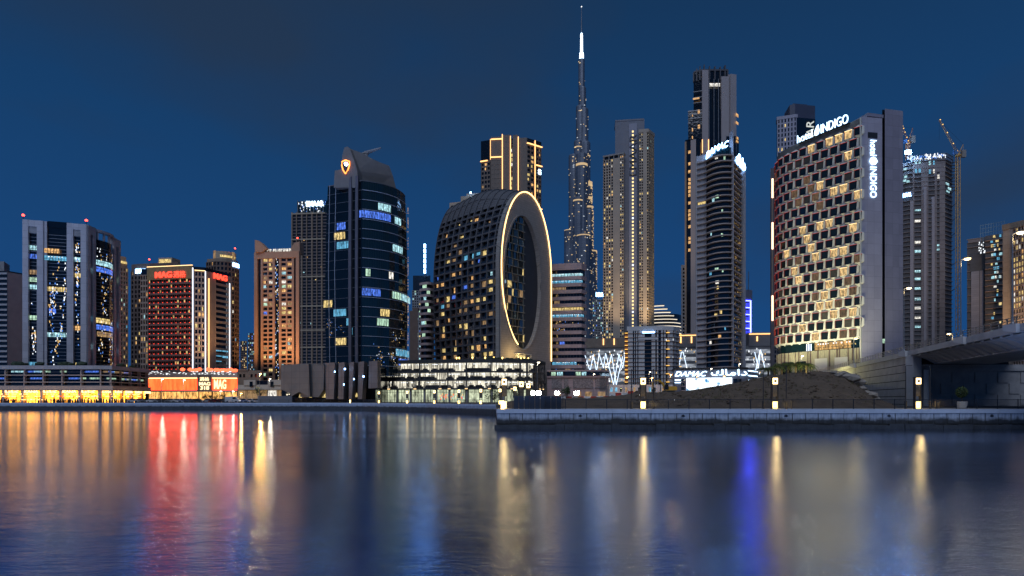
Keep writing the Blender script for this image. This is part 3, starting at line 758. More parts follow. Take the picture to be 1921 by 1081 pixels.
# tables, parasols and diners' lamps on the terrace: too small and many to pick apart
tm = emit('table_lamp', (1, .62, .22), 2.6)
mb = MB()
for k in range(260):
    px = RND.uniform(-10, 272); Y = (214 if px < 205 else 214+(px-205)*.33)+RND.uniform(-3, 7); z = G+RND.choice([.9, .9, 2.2, 3.0])
    x = gx(px, Y); s = RND.uniform(.09, .24); mb.box(x-s, x+s, Y-s, Y+s, z, z+s*1.6, RND.choices([0, 1, 2], [6, 1.4, .6])[0])
tag(mb.out('terrace_lights', [tm, L_red, SP_blue]), 'warm table lamps and string lights of the restaurant terrace', 'lights', kind='stuff')
mb = MB()
for k in range(150):
    px = RND.uniform(-10, 272); Y = (212 if px < 205 else 212+(px-205)*.33)+RND.uniform(-4, 6); x = gx(px, Y)
    if RND.random() < .55: mb.lathe((x, Y, G), [(.2, 0), (.24, .5), (.22, 1.2), (.12, 1.3), (.13, 1.6)], 6)
    else: mb.box(x-.5, x+.5, Y-.4, Y+.4, G+.68, G+.76); mb.box(x-.05, x+.05, Y-.05, Y+.05, G, G+.7)
tag(mb.out('terrace_tables', mat('terrace_dark', (.09, .05, .03), .7)), 'crowded tables and diners in front of the glowing restaurants', 'terrace', kind='stuff')
# ---- block at the far left edge
pE = Path([(-40, 300), (14, 300), (42, 306)])
t = building('apartment_block', 'grey and pink apartment block left of the white panelled tower', 'building', pE)
simple_core(t, pE, 508, 25, g_grey)
mb = MB(); pE.strip(mb, pE.u(14), pE.L, G, pE.z(511), -1, .3); mb.out('blank_wall', pink_stone, t)
for k in range(20):
    z = 17+k*2.65; mb = MB(); pE.strip(mb, 0, pE.u(13.5), z, z+.9, -.4, .6); mb.out('balcony', white_panel, t)
mb = MB(); pE.strip(mb, pE.u(-30), pE.u(4), pE.z(508), pE.z(488), -12, -3); mb.out('roof_box', grey_conc, t)
# ---- beige tower behind the white one
pF = Path([(221, 330), (240, 335)])
t = building('residential_tower', 'slim beige tower with lit crown wedged behind the white panelled tower', 'tower', pF)
simple_core(t, pF, 500, 16, g_black)
grid(t, pF, 0, pF.L, 14, pF.z(500), 4, 26, beige, .5, .35, .3, .2)
mb = MB(); pF.core(mb, pF.z(500), pF.z(490), 12, -.6); mb.out('crown', beige, t)
mb = MB(); pF.core(mb, pF.z(490), pF.z(478), 8, -1.6); mb.out('crown_top', beige, t)
mb = MB(); pF.strip(mb, .5, pF.L-.5, pF.z(492), pF.z(488), -.5, .0); mb.out('crown_light', L_yel, t)
# ---- red-lit hotel with its podium
pM = Path([(264, 336), (278, 335), (362, 330), (364, 330.2), (384, 332), (387, 333), (434, 350)], Yr=330)
t = building('hotel', 'hotel with rows of red lamps on its balconies and red rooftop lettering', 'hotel', pM)
zt = pM.z(500); u = pM.u
simple_core(t, pM, 500, 22, g_black)
mag_st = mat('hotel_stone', (.34, .26, .21), .75, .1, .3)
mb = MB(); pM.strip(mb, u(278), u(362), pM.z(523), zt+.4, -1, .9); mb.out('sign_band', mat('sign_band_gold', (.30, .22, .10), .6, .3, .8), t)
z0, z1 = pM.z(697), pM.z(523); nr = 18; ch = (z1-z0)/nr
bal = mat('red_balcony', (.17, .10, .085), .7, .15, .3)
for j in range(nr):
    z = z0+j*ch; mb = MB(); pM.strip(mb, u(279), u(361), z, z+ch*.24, -.6, .9); pM.strip(mb, u(279), u(361), z+ch*.24, z+ch*.42, .75, .9)
    mb.out('balcony', bal, t)
mb = MB()
nc = 10
for i in range(nc*2+1):
    c = u(279)+(u(361)-u(279))*i/(nc*2); pM.strip(mb, max(u(278.5), c-.12), min(u(361.5), c+.12), z0, z1, -.5, .5)
mb.out('balcony_dividers', bal, t)
lr = emit('balcony_lamp_red', (1, .05, .02), 3.2)
mb = MB()
for j in range(nr):
    for i in range(nc):
        c = u(283)+(u(357)-u(283))*i/(nc-1); q = pM.at(c, .98); z = z0+(j+.42)*ch
        mb.box(q.x-.14, q.x+.14, q.y-.2, q.y+.1, z-.04, z+.24)
mb.out('balcony_lamps', lr, t)
lw = MB()
for k in range(46):
    i, j = RND.randrange(nc*2), RND.randrange(nr); c0 = u(279)+(u(361)-u(279))*i/(nc*2); pM.pane(lw, c0+.15, c0+1.1, z0+(j+.45)*ch, z0+(j+.98)*ch, -.2, RND.choice([0, 1, 1, 2]))
lw.out('lit_windows', LITM, t, 'stuff')
rl = emit('red_wash', (1, .10, .04), .22)
grid(t, pM, u(264), u(278), 14, pM.z(512), 3, 19, mag_st, .35, .3, .3, .12)
grid(t, pM, u(365), u(384), 14, pM.z(508), 3, 19, mag_st, .3, .3, .3, .2)
mb = MB(); pM.strip(mb, u(385), u(403), G, pM.z(507), -1, .5); mb.out('stone_wall', mag_st, t)
grid(t, pM, u(403), u(430), 14, pM.z(516), 1, 19, mag_st, .04, .38, .7, 0)
mb = MB(); pM.strip(mb, u(430), pM.L, G, pM.z(506), -1, .6); mb.out('stone_wall', mag_st, t)
mb = MB(); pM.strip(mb, u(403), u(430), pM.z(514), pM.z(506), -1, .55); mb.out('stone_head', mag_st, t)
for px in (405, 417):
    for py in (653, 663, 673, 665): 
        if RND.random() < .7: lit(t, pM, px, px+11, py, py+3.2, L_cyan, .0)
for px, w_, m_ in ((362.6, 1.0, LED_p), (384.3, 1.0, LED_p), (390, .8, LED_o), (428.8, .7, LED_p)):
    mb = MB(); c = u(px); pM.strip(mb, c-.13*w_, c+.13*w_, 16, pM.z(503 if px < 365 else (508 if px < 386 else 520)), .5, 1.1); mb.out('led_strip', m_, t)
mb = MB(); pM.strip(mb, u(278), u(362), zt+.4, zt+.75, .3, 1.0); pM.strip(mb, u(365), u(384), pM.z(507.6), pM.z(506.6), .4, .8); mb.out('led_strip', LED_w, t)
lettering(t, pM, 'MAG', 294, 325, 508.5, 520, SIGN_r, 1.0, .5, .03)
lettering(t, pM, '\u9081\u683c', 328, 350, 508.5, 520.5, SIGN_r, 1.0, .5, .01)
lettering(t, pM, 'MAG', 398, 423, 507, 518, SIGN_r, 1.0, .5, .03)
for px in (372, 395, 425): wash_light(t, (gx(px, 318), 318, 17), (gx(px, 336), 336, 60), 15000, (1, .55, .25), 1.4)  # warm washes added to brighten the hotel's stone walls
wash_light(t, (gx(320, 318), 318, 17), (gx(320, 334), 334, 60), 1500, (1, .35, .2), 1.5)  # faint reddish wash added over the balcony front
# podium
pP = Path([(277, 303), (372, 300), (397, 300), (446, 303)], Yr=300)
t = building('hotel_podium', 'low podium with glowing red screens and big white letters below the red-lit hotel', 'building', pP)
simple_core(t, pP, 700, 24, mag_st)
mb = MB(); pP.strip(mb, 0, pP.L, pP.z(708), pP.z(698), -1, .8); mb.out('parapet', cream, t)
scr = emit('red_screen', (1, .045, .010), 6.0, .35, .5, sample=True, stretch=(1.5, 1.5, .25))
for a, b in ((279, 371), (399, 445)):
    mb = MB(); pP.strip(mb, pP.u(a), pP.u(b), pP.z(732), pP.z(709.5), -.5, .3); o = mb.out('red_screen', scr, t)
    mb = MB(); pP.strip(mb, pP.u(a), pP.u(b), pP.z(710.3), pP.z(708.6), .3, .8); mb.out('cove_light', LED_w, t)
    mb = MB(); pP.strip(mb, pP.u(a), pP.u(b), pP.z(734), pP.z(732), -.5, .9); mb.out('ledge', cream, t)
mb = MB(); pP.strip(mb, pP.u(372), pP.u(397.5), pP.z(734), pP.z(704), -.5, 1.0); mb.out('sign_pillar', mat('sign_grey', (.16, .13, .11), .6), t)
lettering(t, pP, '\u9081\u683c', 377, 394, 708, 715, SIGN_o, 1.0, .3, .01)
lettering(t, pP, 'MAG', 376, 396, 717, 723.5, SIGN_o, 1.0, .3, .03)
lettering(t, pP, '318', 378, 394, 724.5, 731.5, SIGN_o, 1.0, .3, .03)
lettering(t, pP, 'MAG', 402.5, 425, 712, 730, SIGN_o, .5, .4, .02)
gl = emit('lobby', (1, .50, .14), 1.1, .8, .6, sample=True)
for a, b in ((280, 300), (302, 330), (332, 371), (374, 396), (400, 420), (422, 444)):
    mb = MB(); pP.strip(mb, pP.u(a), pP.u(b), G, pP.z(735), -.5, -.1 if False else .06); mb.out('shop_front', gl, t)
mb = MB(); pP.strip(mb, 0, pP.L, pP.z(735.2), pP.z(734), -.5, 3.2); mb.out('canopy', cream, t)
# red lanterns along the podium roof
ln = emit('lantern_red', (1, .13, .05), 2.6)
lm = MB(); lm.lathe((0, 0, 0), [(.35, 0), (.95, .35), (1.15, .85), (.95, 1.35), (.35, 1.7)], 10); lm = lm.mesh('red_lantern', ln)
for k, px in enumerate((343, 357, 361, 369, 375, 391, 396, 405, 409, 416, 421, 427, 433, 438, 442)):
    c = pP.at(pP.u(px), .2); o = bpy.data.objects.new('red_lantern', lm); COL.objects.link(o); o.location = (c.x, c.y, pP.z(698)-.05+RND.uniform(0, .6)); 
    tag(o, 'round red lantern on the roof edge of the red-screened podium', 'lantern', 'red lanterns on the podium roof')
mb = MB()
for k in range(70):
    c = pP.at(RND.uniform(0, pP.L), .9); s = RND.uniform(.14, .34); z = pP.z(RND.uniform(697, 703)); mb.box(c.x-s, c.x+s, c.y-.15, c.y+.15, z, z+s)
tag(mb.out('roof_lights', SP_white, t), kind='stuff')
# ---- towers behind the hotel
pG_ = Path([(246, 362), (262, 360), (332, 356)], Yr=360)
t = building('residential_tower', 'brown tower behind the hotel with a blue-white roof sign and lit crown box', 'tower', pG_)
simple_core(t, pG_, 508, 18, g_black)
grid(t, pG_, 0, pG_.L, 14, pG_.z(508), 12, 24, brown, .45, .35, .3, .12)
mb = MB(); pG_.core(mb, pG_.z(508), pG_.z(495), 16, -.2); mb.out('roof_storey', brown, t)
mb = MB(); pG_.strip(mb, pG_.u(292), pG_.u(318), pG_.z(497), pG_.z(484), -9, -2); mb.out('crown_box', beige, t)
mb = MB(); pG_.strip(mb, pG_.u(294), pG_.u(316), pG_.z(496), pG_.z(487), -2, -1.8); mb.out('crown_light', L_yel, t)
lettering(t, pG_, 'EMAAR', 256, 277, 505, 513, SIGN_b, .4, .4, .03)
beacon(t, (gx(280, 358), 358, pG_.z(494)+1), .5)
pH = Path([(387, 385), (404, 382)]+[(v.x/v.y*F+CX, v.y) for v in arc(404, 382, 448, 392, 3.5, 5)[1:]], Yr=382)
t = building('residential_tower', 'brown tower with rounded side and lit stepped crown right behind the hotel', 'tower', pH)
simple_core(t, pH, 490, 18, g_black)
grid(t, pH, 0, pH.L, 14, pH.z(490), 11, 26, brown, .4, .35, .3, .15)
mb = MB(); pH.core(mb, pH.z(490), pH.z(484), 15, -.6); mb.out('crown', tan, t)
mb = MB(); pH.strip(mb, pH.u(398), pH.u(446), pH.z(484), pH.z(470), -6, -1.2); mb.out('crown_wall', beige, t)
mb = MB(); pH.strip(mb, pH.u(412), pH.u(444), pH.z(481), pH.z(477), -1.2, -1.0); mb.out('crown_light', L_yel, t)
for px in (398, 438):
    mb = MB(); pH.strip(mb, pH.u(px), pH.u(px+4), pH.z(486), pH.z(469), -5, -.9); mb.out('crown_fin', L_dim, t)
lettering(t, pH, 'EMAAR', 436, 447, 490, 497, SIGN_b, .4, .4, .03)
beacon(t, (gx(441, 384), 384, pH.z(470)+1), .5)
for (a, b, Y, py, lab) in ((451, 463, 880, 640, 'small far tower of warm windows between the hotel and the orange tower'), (465, 478, 800, 625, 'thin far bluish tower beside the orange tower')):
    p_ = Path([(a, Y), (b, Y)]); t = building('far_tower', lab, 'tower', p_, 'far towers'); simple_core(t, p_, py, 20, g_grey)
    grid(t, p_, 0, p_.L, 10, p_.z(py), 4, 28, brown, .35, .4, .3, .4, W_HOME if a < 460 else W_OFF)
# ---- orange stone tower
pO = Path([(478, 404), (562, 400)], Yr=402)
t = building('residential_tower', 'orange stone tower with two bright bays of small windows and curved parapets', 'tower', pO)
simple_core(t, pO, 484, 24, g_blue)
for a, b in ((478, 484), (490, 493.5), (512, 516), (524, 527.5), (548, 552), (556, 562)):
    mb = MB(); pO.pb(mb, a, b, 484, 752, -1, .6 if a > 480 and b < 560 else .9); mb.out('pier', orange_st, t)
z0, z1 = 10, pO.z(484)
for a, b in ((493, 513), (527, 549)):
    grid(t, pO, pO.u(a), pO.u(b), z0, z1, 2, 30, orange_st, .22, .35, .4, .42, lits([4, 5, 2, 1.5, 1, .3, .5, 2]))
specks(t, pO, pO.u(515), pO.u(526), z0, z1, 150, -.2, (.3, .7), cluster=20)
mb = MB(); pO.pb(mb, 478, 562, 473, 485, -2, .95); mb.out('parapet', orange_st, t)
for pts in ([(478, 473), (492, 473), (500, 466), (486, 452), (478, 450)], [(562, 474), (549, 474), (545, 466), (552, 456), (562, 453)]):
    mb = MB(); mb.slab([P(a, b, 401.2) for a, b in pts], (0, 8, 0)); mb.out('corner_parapet', orange_st, t)
mb = MB(); pO.pb(mb, 493, 548, 466, 473, -9, -5); mb.out('roof_storey', beige, t)
mb = MB()
for k in range(22):
    px = RND.uniform(494, 544); q = pO.at(pO.u(px), -1.5); mb.box(q.x-.3, q.x+.3, q.y-.1, q.y+.1, pO.z(472)+RND.uniform(0, 1.6), pO.z(472)+2.2)
mb.out('roof_lights', L_white, t, 'stuff')
beacon(t, (gx(558, 402), 402, pO.z(452)+1), .55)
for px in (486, 520, 554): wash_light(t, (gx(px, 392), 380, 14), (gx(px, 401), 401, 62), 46000, (1, .50, .18), 1.5)  # orange wash added in place of the sodium street lighting
# ---- pale grid tower with a bright roof sign, behind the glass tower
pQ = Path([(547, 600), (616, 596)], Yr=600)
t = building('residential_tower', 'tall grey-brown tower with a bright white roof sign behind the dark glass tower', 'tower', pQ)
simple_core(t, pQ, 402, 30, g_grey)
for k, px in enumerate((547, 556, 565.5, 575, 584.5, 594, 603)):
    mb = MB(); pQ.pb(mb, px, px+(2.4 if k % 2 == 0 else 1.4), 399, 700, -.6, .9); mb.out('pier', tan, t)
mb = MB()
for k in range(54): 
    z = 20+k*3.25; pQ.strip(mb, 0, pQ.L, z, z+1.0, -.4, .3)
mb.out('spandrels', mat('mauve_render', (.16, .13, .13), .8), t)
for py in (402, 450, 520, 575, 620, 652):
    mb = MB(); pQ.pb(mb, 547, 610, py-1, py+1.3, -.6, .98); mb.out('cornice', beige, t)
mb = MB(); pQ.pb(mb, 556, 614, 378, 400, -14, -1.5); mb.out('roof_glazing', g_teal, t)
for k in range(9):
    mb = MB(); pQ.pb(mb, 557+k*6, 558+k*6, 376, 400, -1.5, -1); mb.out('roof_fin', steel, t)
specks(t, pQ, pQ.u(557), pQ.u(611), pQ.z(400), pQ.z(380), 50, -1.3, (.6, 1.4), [SP_blue, SP_white])
lettering(t, pQ, 'EMAAR', 574, 607, 378.5, 388, SIGN_w, -.8, .6, .04)
lw = MB()
for k in range(12):
    a = RND.uniform(550, 605); z = RND.uniform(40, 180); pQ.pane(lw, pQ.u(a), pQ.u(a)+1.6, z, z+1.7, .02, RND.choice([0, 1, 3]))
lw.out('lit_windows', LITM, t, 'stuff')
# ---- low blocks and forecourt right of the hotel podium
pR = Path([(445, 285), (478, 283), (535, 280)], Yr=283)
t = building('low_block', 'low cream block lit orange between the red podium and the folded grey podium', 'building', pR)
simple_core(t, pR, 722, 18, cream)
mb = MB(); pR.pb(mb, 458, 480, 713, 723, -6, .3); mb.out('upper_box', cream, t)
mb = MB(); pR.pb(mb, 503, 533, 713, 723, -6, .3); mb.out('upper_box', cream, t)
mb = MB(); pR.pb(mb, 480, 503, 714.5, 722.5, -6, -.8); mb.out('glazed_link', g_blue, t)
for a, b in ((469, 475), (508, 514)):
    mb = MB(); pR.pb(mb, a, b, 716, 726, -.2, .36); mb.out('window', g_blue, t)
mb = MB(); pR.pb(mb, 445, 535, 729, 731.5, -2, 2.2); mb.out('canopy', cream, t)
for a, b in ((447, 462), (464, 482), (485, 500), (503, 518), (520, 534)):
    mb = MB(); pR.pb(mb, a, b, 733, 748, -.2, .05); mb.out('shop_front', L_dim if a != 503 else L_white, t)
pS = Path([(445, 345), (490, 345)])
t = building('low_block', 'plain brown block behind the cream block beside the red podium', 'building', pS); 
mb = MB(); pS.core(mb, G, pS.z(695), 20, 0); mb.out('wall', tan, t)
mb = MB(); pS.pb(mb, 445, 466, 693, 695.5, -3, .4); mb.out('parapet', tan, t)
for a in (449, 456, 470, 478):
    mb = MB(); pS.pb(mb, a, a+4, 702, 708, -.2, .06); mb.out('window', g_black, t)
# ================================================================= dark glass tower with concrete crown
base_pts = [Vector((gx(a, Y), Y)) for a, Y in ((614, 262), (630, 260.2), (656, 257.6), (680, 255))]+arc(680, 255, 761, 274.5, 4.2, 9)[1:]
zb, zt = 14.0, gz(338, 255)
cc = Vector((gx(690, 268), 268)); zm, hh = (zb+zt)/2-6, (zt-zb)/2
def gpath(z):
    s = 1+.05*max(-1, (1-((z-zm)/hh)**2))
    return Path([cc+(q-cc)*s for q in base_pts], raw=True, Yr=255)
t = building('office_tower', 'tall bulging dark glass tower with concrete crown and glowing orange shield emblem', 'tower', Path(base_pts, raw=True))
gl_dark = glass('tower_glass', (.004, .008, .012), .05, .02, 1.6); gl_teal = glass('tower_teal_glass', (.006, .020, .026), .05, .02, 1.75)
NF = 20; fh = (zt-zb)/NF
edge = mat('slab_edge', (.40, .44, .52), .4, .05, .5)
paths = [gpath(zb+j*fh) for j in range(NF+1)]
uc = [p.cum[3] for p in paths]
for j in range(NF):
    a, b = paths[j], paths[j+1]; z0, z1 = zb+j*fh, zb+(j+1)*fh
    for (k0, k1, m_, nm) in ((0, 3, gl_dark, 'glazing_band'), (3, len(base_pts)-1, gl_teal, 'glazing_band')):
        mb = MB()
        for k in range(k0, k1):
            A, B, C, D = a.p[k], a.p[k+1], b.p[k+1], b.p[k]
            mb.face([(A.x, A.y, z0), (B.x, B.y, z0), (C.x, C.y, z1), (D.x, D.y, z1)])
        mb.out(nm, m_, t)
    mb = MB(); a.strip(mb, a.cum[3]+.05, a.L, z0-.09, z0+.09, -.2, .34); mb.out('slab_edge', edge, t)
    mb = MB(); a.strip(mb, 0, a.cum[3]-.6, z0-.06, z0+.06, -.2, .14); mb.out('slab_edge', steel, t)
    mb = MB()
    for k in range(26):
        u = a.cum[3]+(a.L-a.cum[3])*(k+.5)/26; A, B = a.at(u, .03), b.at(min(u*b.L/a.L, b.L), .03); mb.tube([(A.x, A.y, z0), (B.x, B.y, z1)], .035, 4, cap=False)
    mb.out('mullions', dark_metal, t)
mb = MB(); p_ = paths[-1]; p_.core(mb, zb, zt-.3, 22, -3.0); mb.out('core', dark_conc, t)
mb = MB(); p_.core(mb, zt-.3, zt+.05, 22, .1); mb.out('roof_slab', dark_conc, t)
for k0, k1 in ((-6.6, -5.2), (-3.2, -1.9)):      # twin vertical fins at the corner
    mb = MB(); vs = []
    for j in range(NF+1):
        p_ = paths[j]; z = zb+j*fh; u0, u1 = p_.cum[3]+k0, p_.cum[3]+k1
        for q in (p_.at(u0, -.4), p_.at(u0, 1.1), p_.at(u1, 1.1), p_.at(u1, -.4)): vs.append((q.x, q.y, z+(2.0 if j == NF else 0)))
    mb.idx(vs, [(j*4+k, j*4+k+1, j*4+k+5, j*4+k+4) for j in range(NF) for k in range(3)]+[(NF*4, NF*4+1, NF*4+2, NF*4+3)]); mb.out('corner_fin', mat('fin_grey', (.10, .10, .125), .5), t)
for px in (619, 630.5):
    mb = MB(); pts = []
    for j in range(NF+1):
        p_ = paths[j]; q = p_.at(p_.u(px-2.5+5*abs(j-NF*.55)/NF), .1); pts.append((q.x, q.y, zb+j*fh))
    mb.tube(pts, .14, 4); mb.out('light_line', edge, t)
def glit(px0, px1, py, m_, mull=3, hpx=8):
    z = gz(py, 255 if px0 > 676 else 258); j = min(NF-1, int((z-zb)/fh)); p_ = paths[j]
    q = MB(); z0 = zb+j*fh+.7; z1 = zb+(j+1)*fh-.45
    u0, u1 = p_.u(px0), p_.u(px1); p_.pane(q, u0, u1, z0, z1, .12); o = q.out('lit_window', m_, t)
    r = MB()
    for i in range(mull+1):
        u = u0+(u1-u0)*i/mull; p_.strip(r, u-.07, u+.07, z0, z1, .1, .2)
    r.out('mullion', dark_metal, o)
for a in ((632, 649, 420, L_blue, 4), (627, 648, 437, L_yel, 4), (632, 657, 452, L_cyan, 4), (709, 733, 392, L_cool, 5), (696, 712, 403, L_blue, 3), (712, 733, 407, L_blue, 5), (740, 752, 411, L_cool, 2), (674, 704, 415, L_blue, 6),
          (736, 755, 459, L_cool, 5), (686, 695, 513, L_green, 2), (729, 738, 519, L_white, 2), (679, 714, 545, L_blue, 7), (736, 769, 541, L_cool, 8), (735, 752, 553, L_green, 4), (607, 624, 565, L_yel, 3), (626, 650, 580, L_cyan, 4),
          (650, 661, 596, L_cyan, 2), (713, 731, 582, L_yel, 4), (707, 729, 597, L_green, 5), (654, 662, 625, L_cyan, 2), (629, 650, 646, L_yel, 4), (742, 767, 667, L_cyan, 6), (747, 766, 678, L_blue, 5)):
    glit(*a)
p_ = paths[6]
specks(t, p_, p_.cum[3]+4, p_.L-3, zb+2, zb+fh*7, 110, .5, (.15, .4), [SP_warm, SP_warm, SP_blue, SP_white], cluster=12)
specks(t, p_, 1, p_.cum[3]-8, zb+1, zb+fh*6, 60, .5, (.12, .3), [SP_blue, SP_warm], cluster=10)
p_ = paths[14]; specks(t, p_, p_.L-1.6, p_.L-.4, zb+6, zt-4, 130, .9, (.2, .5), [SP_warm])
# crown: a tall wedge wall, thin at the front edge, sweeping down to the right
cw = mat('crown_concrete', (.17, .16, .155), .8, .12, .3, .1)
Yf = 256.5
mb = MB(); mb.slab([P(a, b, Yf) for a, b in ((626, 352), (628, 320), (640, 318), (642, 292), (646, 277), (652, 275), (657, 281), (665, 303), (670, 320), (673, 352))], (3.0, 9, 0)); mb.out('crown_wall', cw, t)
A = [(656, 279, 257.5), (676, 286, 260), (700, 299, 263), (716, 306, 265.5), (730, 311, 267.5), (737, 330, 269), (744, 358, 270.5), (706, 352, 265), (674, 350, 258.5), (668, 320, 258)]
mb = MB(); mb.slab([P(*q) for q in A], (-1.0, 9.5, 0)); mb.out('crown_wall', cw, t)
pE_ = Path([(630, Yf-.2), (668, Yf-.2)], Yr=Yf-.2)
sh = [(648, 326), (643.5, 319), (641, 310), (641.5, 303.5), (645, 302), (648.5, 300.5), (652, 302), (655.5, 303), (655.6, 310), (653, 318)]
mb = MB(); mb.tube([P(a, b, Yf-.45) for a, b in sh+sh[:1]], .26, 6); mb.out('shield_outline', emit('shield_orange', (1, .26, .05), 4), t)
mb = MB(); mb.slab([P(a, b, Yf-.3) for a, b in sh], (0, .25, 0)); mb.out('shield_plate', dark_metal, t)
mb = MB(); mb.slab([P(a, b, Yf-.5) for a, b in ((645, 306), (648, 304), (652, 305), (653, 309), (650, 312), (646.5, 310.5))], (0, .2, 0)); mb.out('shield_emblem', SIGN_w, t)
cr_ = thing('roof_crane', 'small folded maintenance crane on the crown of the dark glass tower', 'crane', P(687, 291, 264))
mb = MB(); mb.tube([P(687, 297, 264), P(687, 286, 264)], .8, 6); mb.out('mast', grey_conc, cr_)
mb = MB(); mb.tube([P(676, 290.5, 264), P(688, 286.5, 264), P(702, 282, 264), P(715, 277.5, 264)], [.55, .8, .55, .3], 6); mb.out('boom', grey_conc, cr_)
mb = MB(); mb.box(*[v for v in (gx(684, 264), gx(691, 264))], 263.2, 264.8, gz(289, 264), gz(285, 264)); mb.out('cab', grey_conc, cr_)
# folded concrete podium of the glass tower
pf = thing('folded_podium', 'windowless dark grey podium of folded concrete slabs under the glass tower', 'building', (gx(620, 236), 236, G))
fc = mat('folded_concrete', (.15, .155, .165), .75, .08, .35, joints=(2.4, 2.4)); fw = mat('folded_concrete_warm', (.22, .185, .18), .75, .1, .35, joints=(2.4, 2.4))
def fslab(pts, m_, dep=5): 
    mb = MB(); mb.slab([P(*q) for q in pts], (0, dep, 0)); mb.out('folded_slab', m_, pf)
fslab([(527, 731, 236), (527, 685, 236), (561, 683, 233.5), (562, 737, 233.5), (545, 738, 235)], fc)
fslab([(545, 745, 235), (545, 729, 235), (561.3, 683.2, 233.3), (579, 683, 231.5), (580, 745, 231.5), (561, 735, 233.3)], fc)
fslab([(560, 683, 235), (579, 682.5, 231.2), (581, 745, 231.2), (562, 745, 235)], fc)
fslab([(578, 683, 234), (608, 684, 230), (607, 731, 230), (598, 745, 230.6), (582, 745, 233.6)], fc)
for a0, a1, b0, b1, y0 in ((609, 628, 611, 626, 680), (635, 646, 634, 644, 679.5), (655, 664, 654, 660, 679), (672, 683, 671, 679, 678)):
    fslab([(b0, 749, 231), (a0, y0+1.5, 231), (a1, y0, 229.5), (b1, 749, 229.5)], fw, 6)
fslab([(691, 729, 231), (692, 678.5, 231), (708, 676.5, 229.5), (708, 728, 229.5)], fw, 6)
mb = MB(); mb.box(gx(535, 244), gx(709, 244), 240, 262, G, gz(686, 240)); mb.out('core', gl_dark, pf)
mb = MB()
for a, b, c, d in ((560, 736, 566, 746), (580, 737, 585, 746), (604, 733, 622, 746), (628, 738, 634, 746), (665, 737, 672, 745)):
    mb.slab([P(a+(c-a)*.6, b, 234.8), P(c, d, 234.8), P(a, d, 234.8)], (0, .3, 0))
mb.out('entrance_light', L_yel, pf)
for a, b, s in ((647, 694, 1), (682, 708, 1), (628, 699, .6), (664, 713, .5), (645, 723, .6)):
    mb = MB(); c = P(a, b, 229.3); mb.lathe(c, [(.2*s, 0), (.34*s, .2), (.34*s, .45), (.15*s, .65)], 8); mb.out('wall_lamp', SIGN_b, pf)
# ================================================================= car park podium with lit screens
pp_ = Path([(708, 268), (790, 262), (876, 257), (922, 256), (1008, 262), (1023, 277)], Yr=256)
t = building('car_park', 'long low car park with dark fins over bright white parking decks', 'building', pp_)
zt = pp_.z(673.5); u = pp_.u
dfin = mat('dark_fin', (.045, .047, .05), .6, .2, .5)
deckl = emit('parking_deck_light', (1, .93, .74), .72, .95, .55, sample=True, stretch=(1.4, 1.4, .35))
mb = MB(); pp_.core(mb, G, zt-.5, 30, -3.2); mb.out('core', dark_conc, t)
lev = [(696, 679.5), (711.5, 698.5), (728, 714)]
for y0, y1 in lev:
    mb = MB(); pp_.pane(mb, 1.5, u(1009), pp_.z(y0), pp_.z(y1), -2.6); mb.out('parking_deck', deckl, t)
    mb = MB(); pp_.strip(mb, 0, pp_.L, pp_.z(y0+2.6), pp_.z(y0-.2), -3.3, -.05); mb.out('deck_slab', dfin, t)
    mb = MB()
    for k in range(46):
        a = RND.uniform(2, u(1004)); pp_.strip(mb, a, a+RND.uniform(.5, 1.6), pp_.z(y1+3.2), pp_.z(y1+2.3), -2.2, -1.8)
    mb.out('deck_lights', SP_white, t, 'stuff')
    mb = MB()
    for k in range(30):      # parked cars' dark bodies seen through the fins
        a = RND.uniform(2, u(1000)); z = pp_.z(y0-.3); pp_.strip(mb, a, a+3.6, z, z+.8, -2.4, -1.2); pp_.strip(mb, a+.7, a+2.8, z+.8, z+1.35, -2.2, -1.4)
    mb.out('parked_car_bodies', mat('parked_dark', (.05, .05, .06), .4), t, 'stuff')
mb = MB(); pp_.strip(mb, 0, pp_.L, pp_.z(680), zt, -3.3, .15); mb.out('parapet', dfin, t)
mb = MB()
for y0, y1 in lev:
    za, zc = pp_.z(y0), pp_.z(y1); a = .3
    while a < pp_.L-.4:
        w_ = RND.uniform(.08, .2)
        dens = .52 if a > u(800) else .68
        if RND.random() < dens:
            f0, f1 = sorted((RND.random(), RND.random())); 
            if RND.random() < .5: f0, f1 = 0, 1
            pp_.strip(mb, a, a+w_, za+(zc-za)*f0, za+(zc-za)*f1, -.12, .12)
        a += w_+RND.uniform(.1, .42)
mb.out('fins', dfin, t, 'stuff')
a = 0
while a < pp_.L:
    mb = MB(); pp_.strip(mb, a, a+.12, pp_.z(680), zt-.1, .15, .32); a += .62
    if a > pp_.L: break
    mb.out('parapet_fin', dfin, t)
for px in (708, 736, 787, 840, 875, 921, 976, 989, 1008):
    mb = MB(); pp_.strip(mb, max(0, u(px)-.25), min(pp_.L, u(px)+.25), pp_.z(730), zt-.05, -.5, .22); mb.out('frame_post', dfin, t)
mb = MB()      # perforated panel at the left end and small uplit fins
for k in range(60):
    a = RND.uniform(.1, u(735)); z = RND.uniform(pp_.z(729), pp_.z(682)); pp_.strip(mb, a, a+.35, z, z+RND.uniform(.5, 2), .0, .16)
mb.out('screen_plates', dfin, t, 'stuff')
upl = emit('uplight_amber', (1, .66, .30), 2.2)
for px in (713, 730, 779, 826, 843, 875, 918, 947, 960, 1012, 1018):
    mb = MB(); c = u(px); pp_.strip(mb, c-.6, c+.6, pp_.z(730), pp_.z(728.8), .16, .5); mb.out('wash_light', upl, t)
    mb = MB()
    for k in range(3): pp_.strip(mb, c-.5+k*.4, c-.5+k*.4+.12, pp_.z(728.5), pp_.z(721-RND.random()*3), .14, .24)
    mb.out('uplit_fin', cream, t)
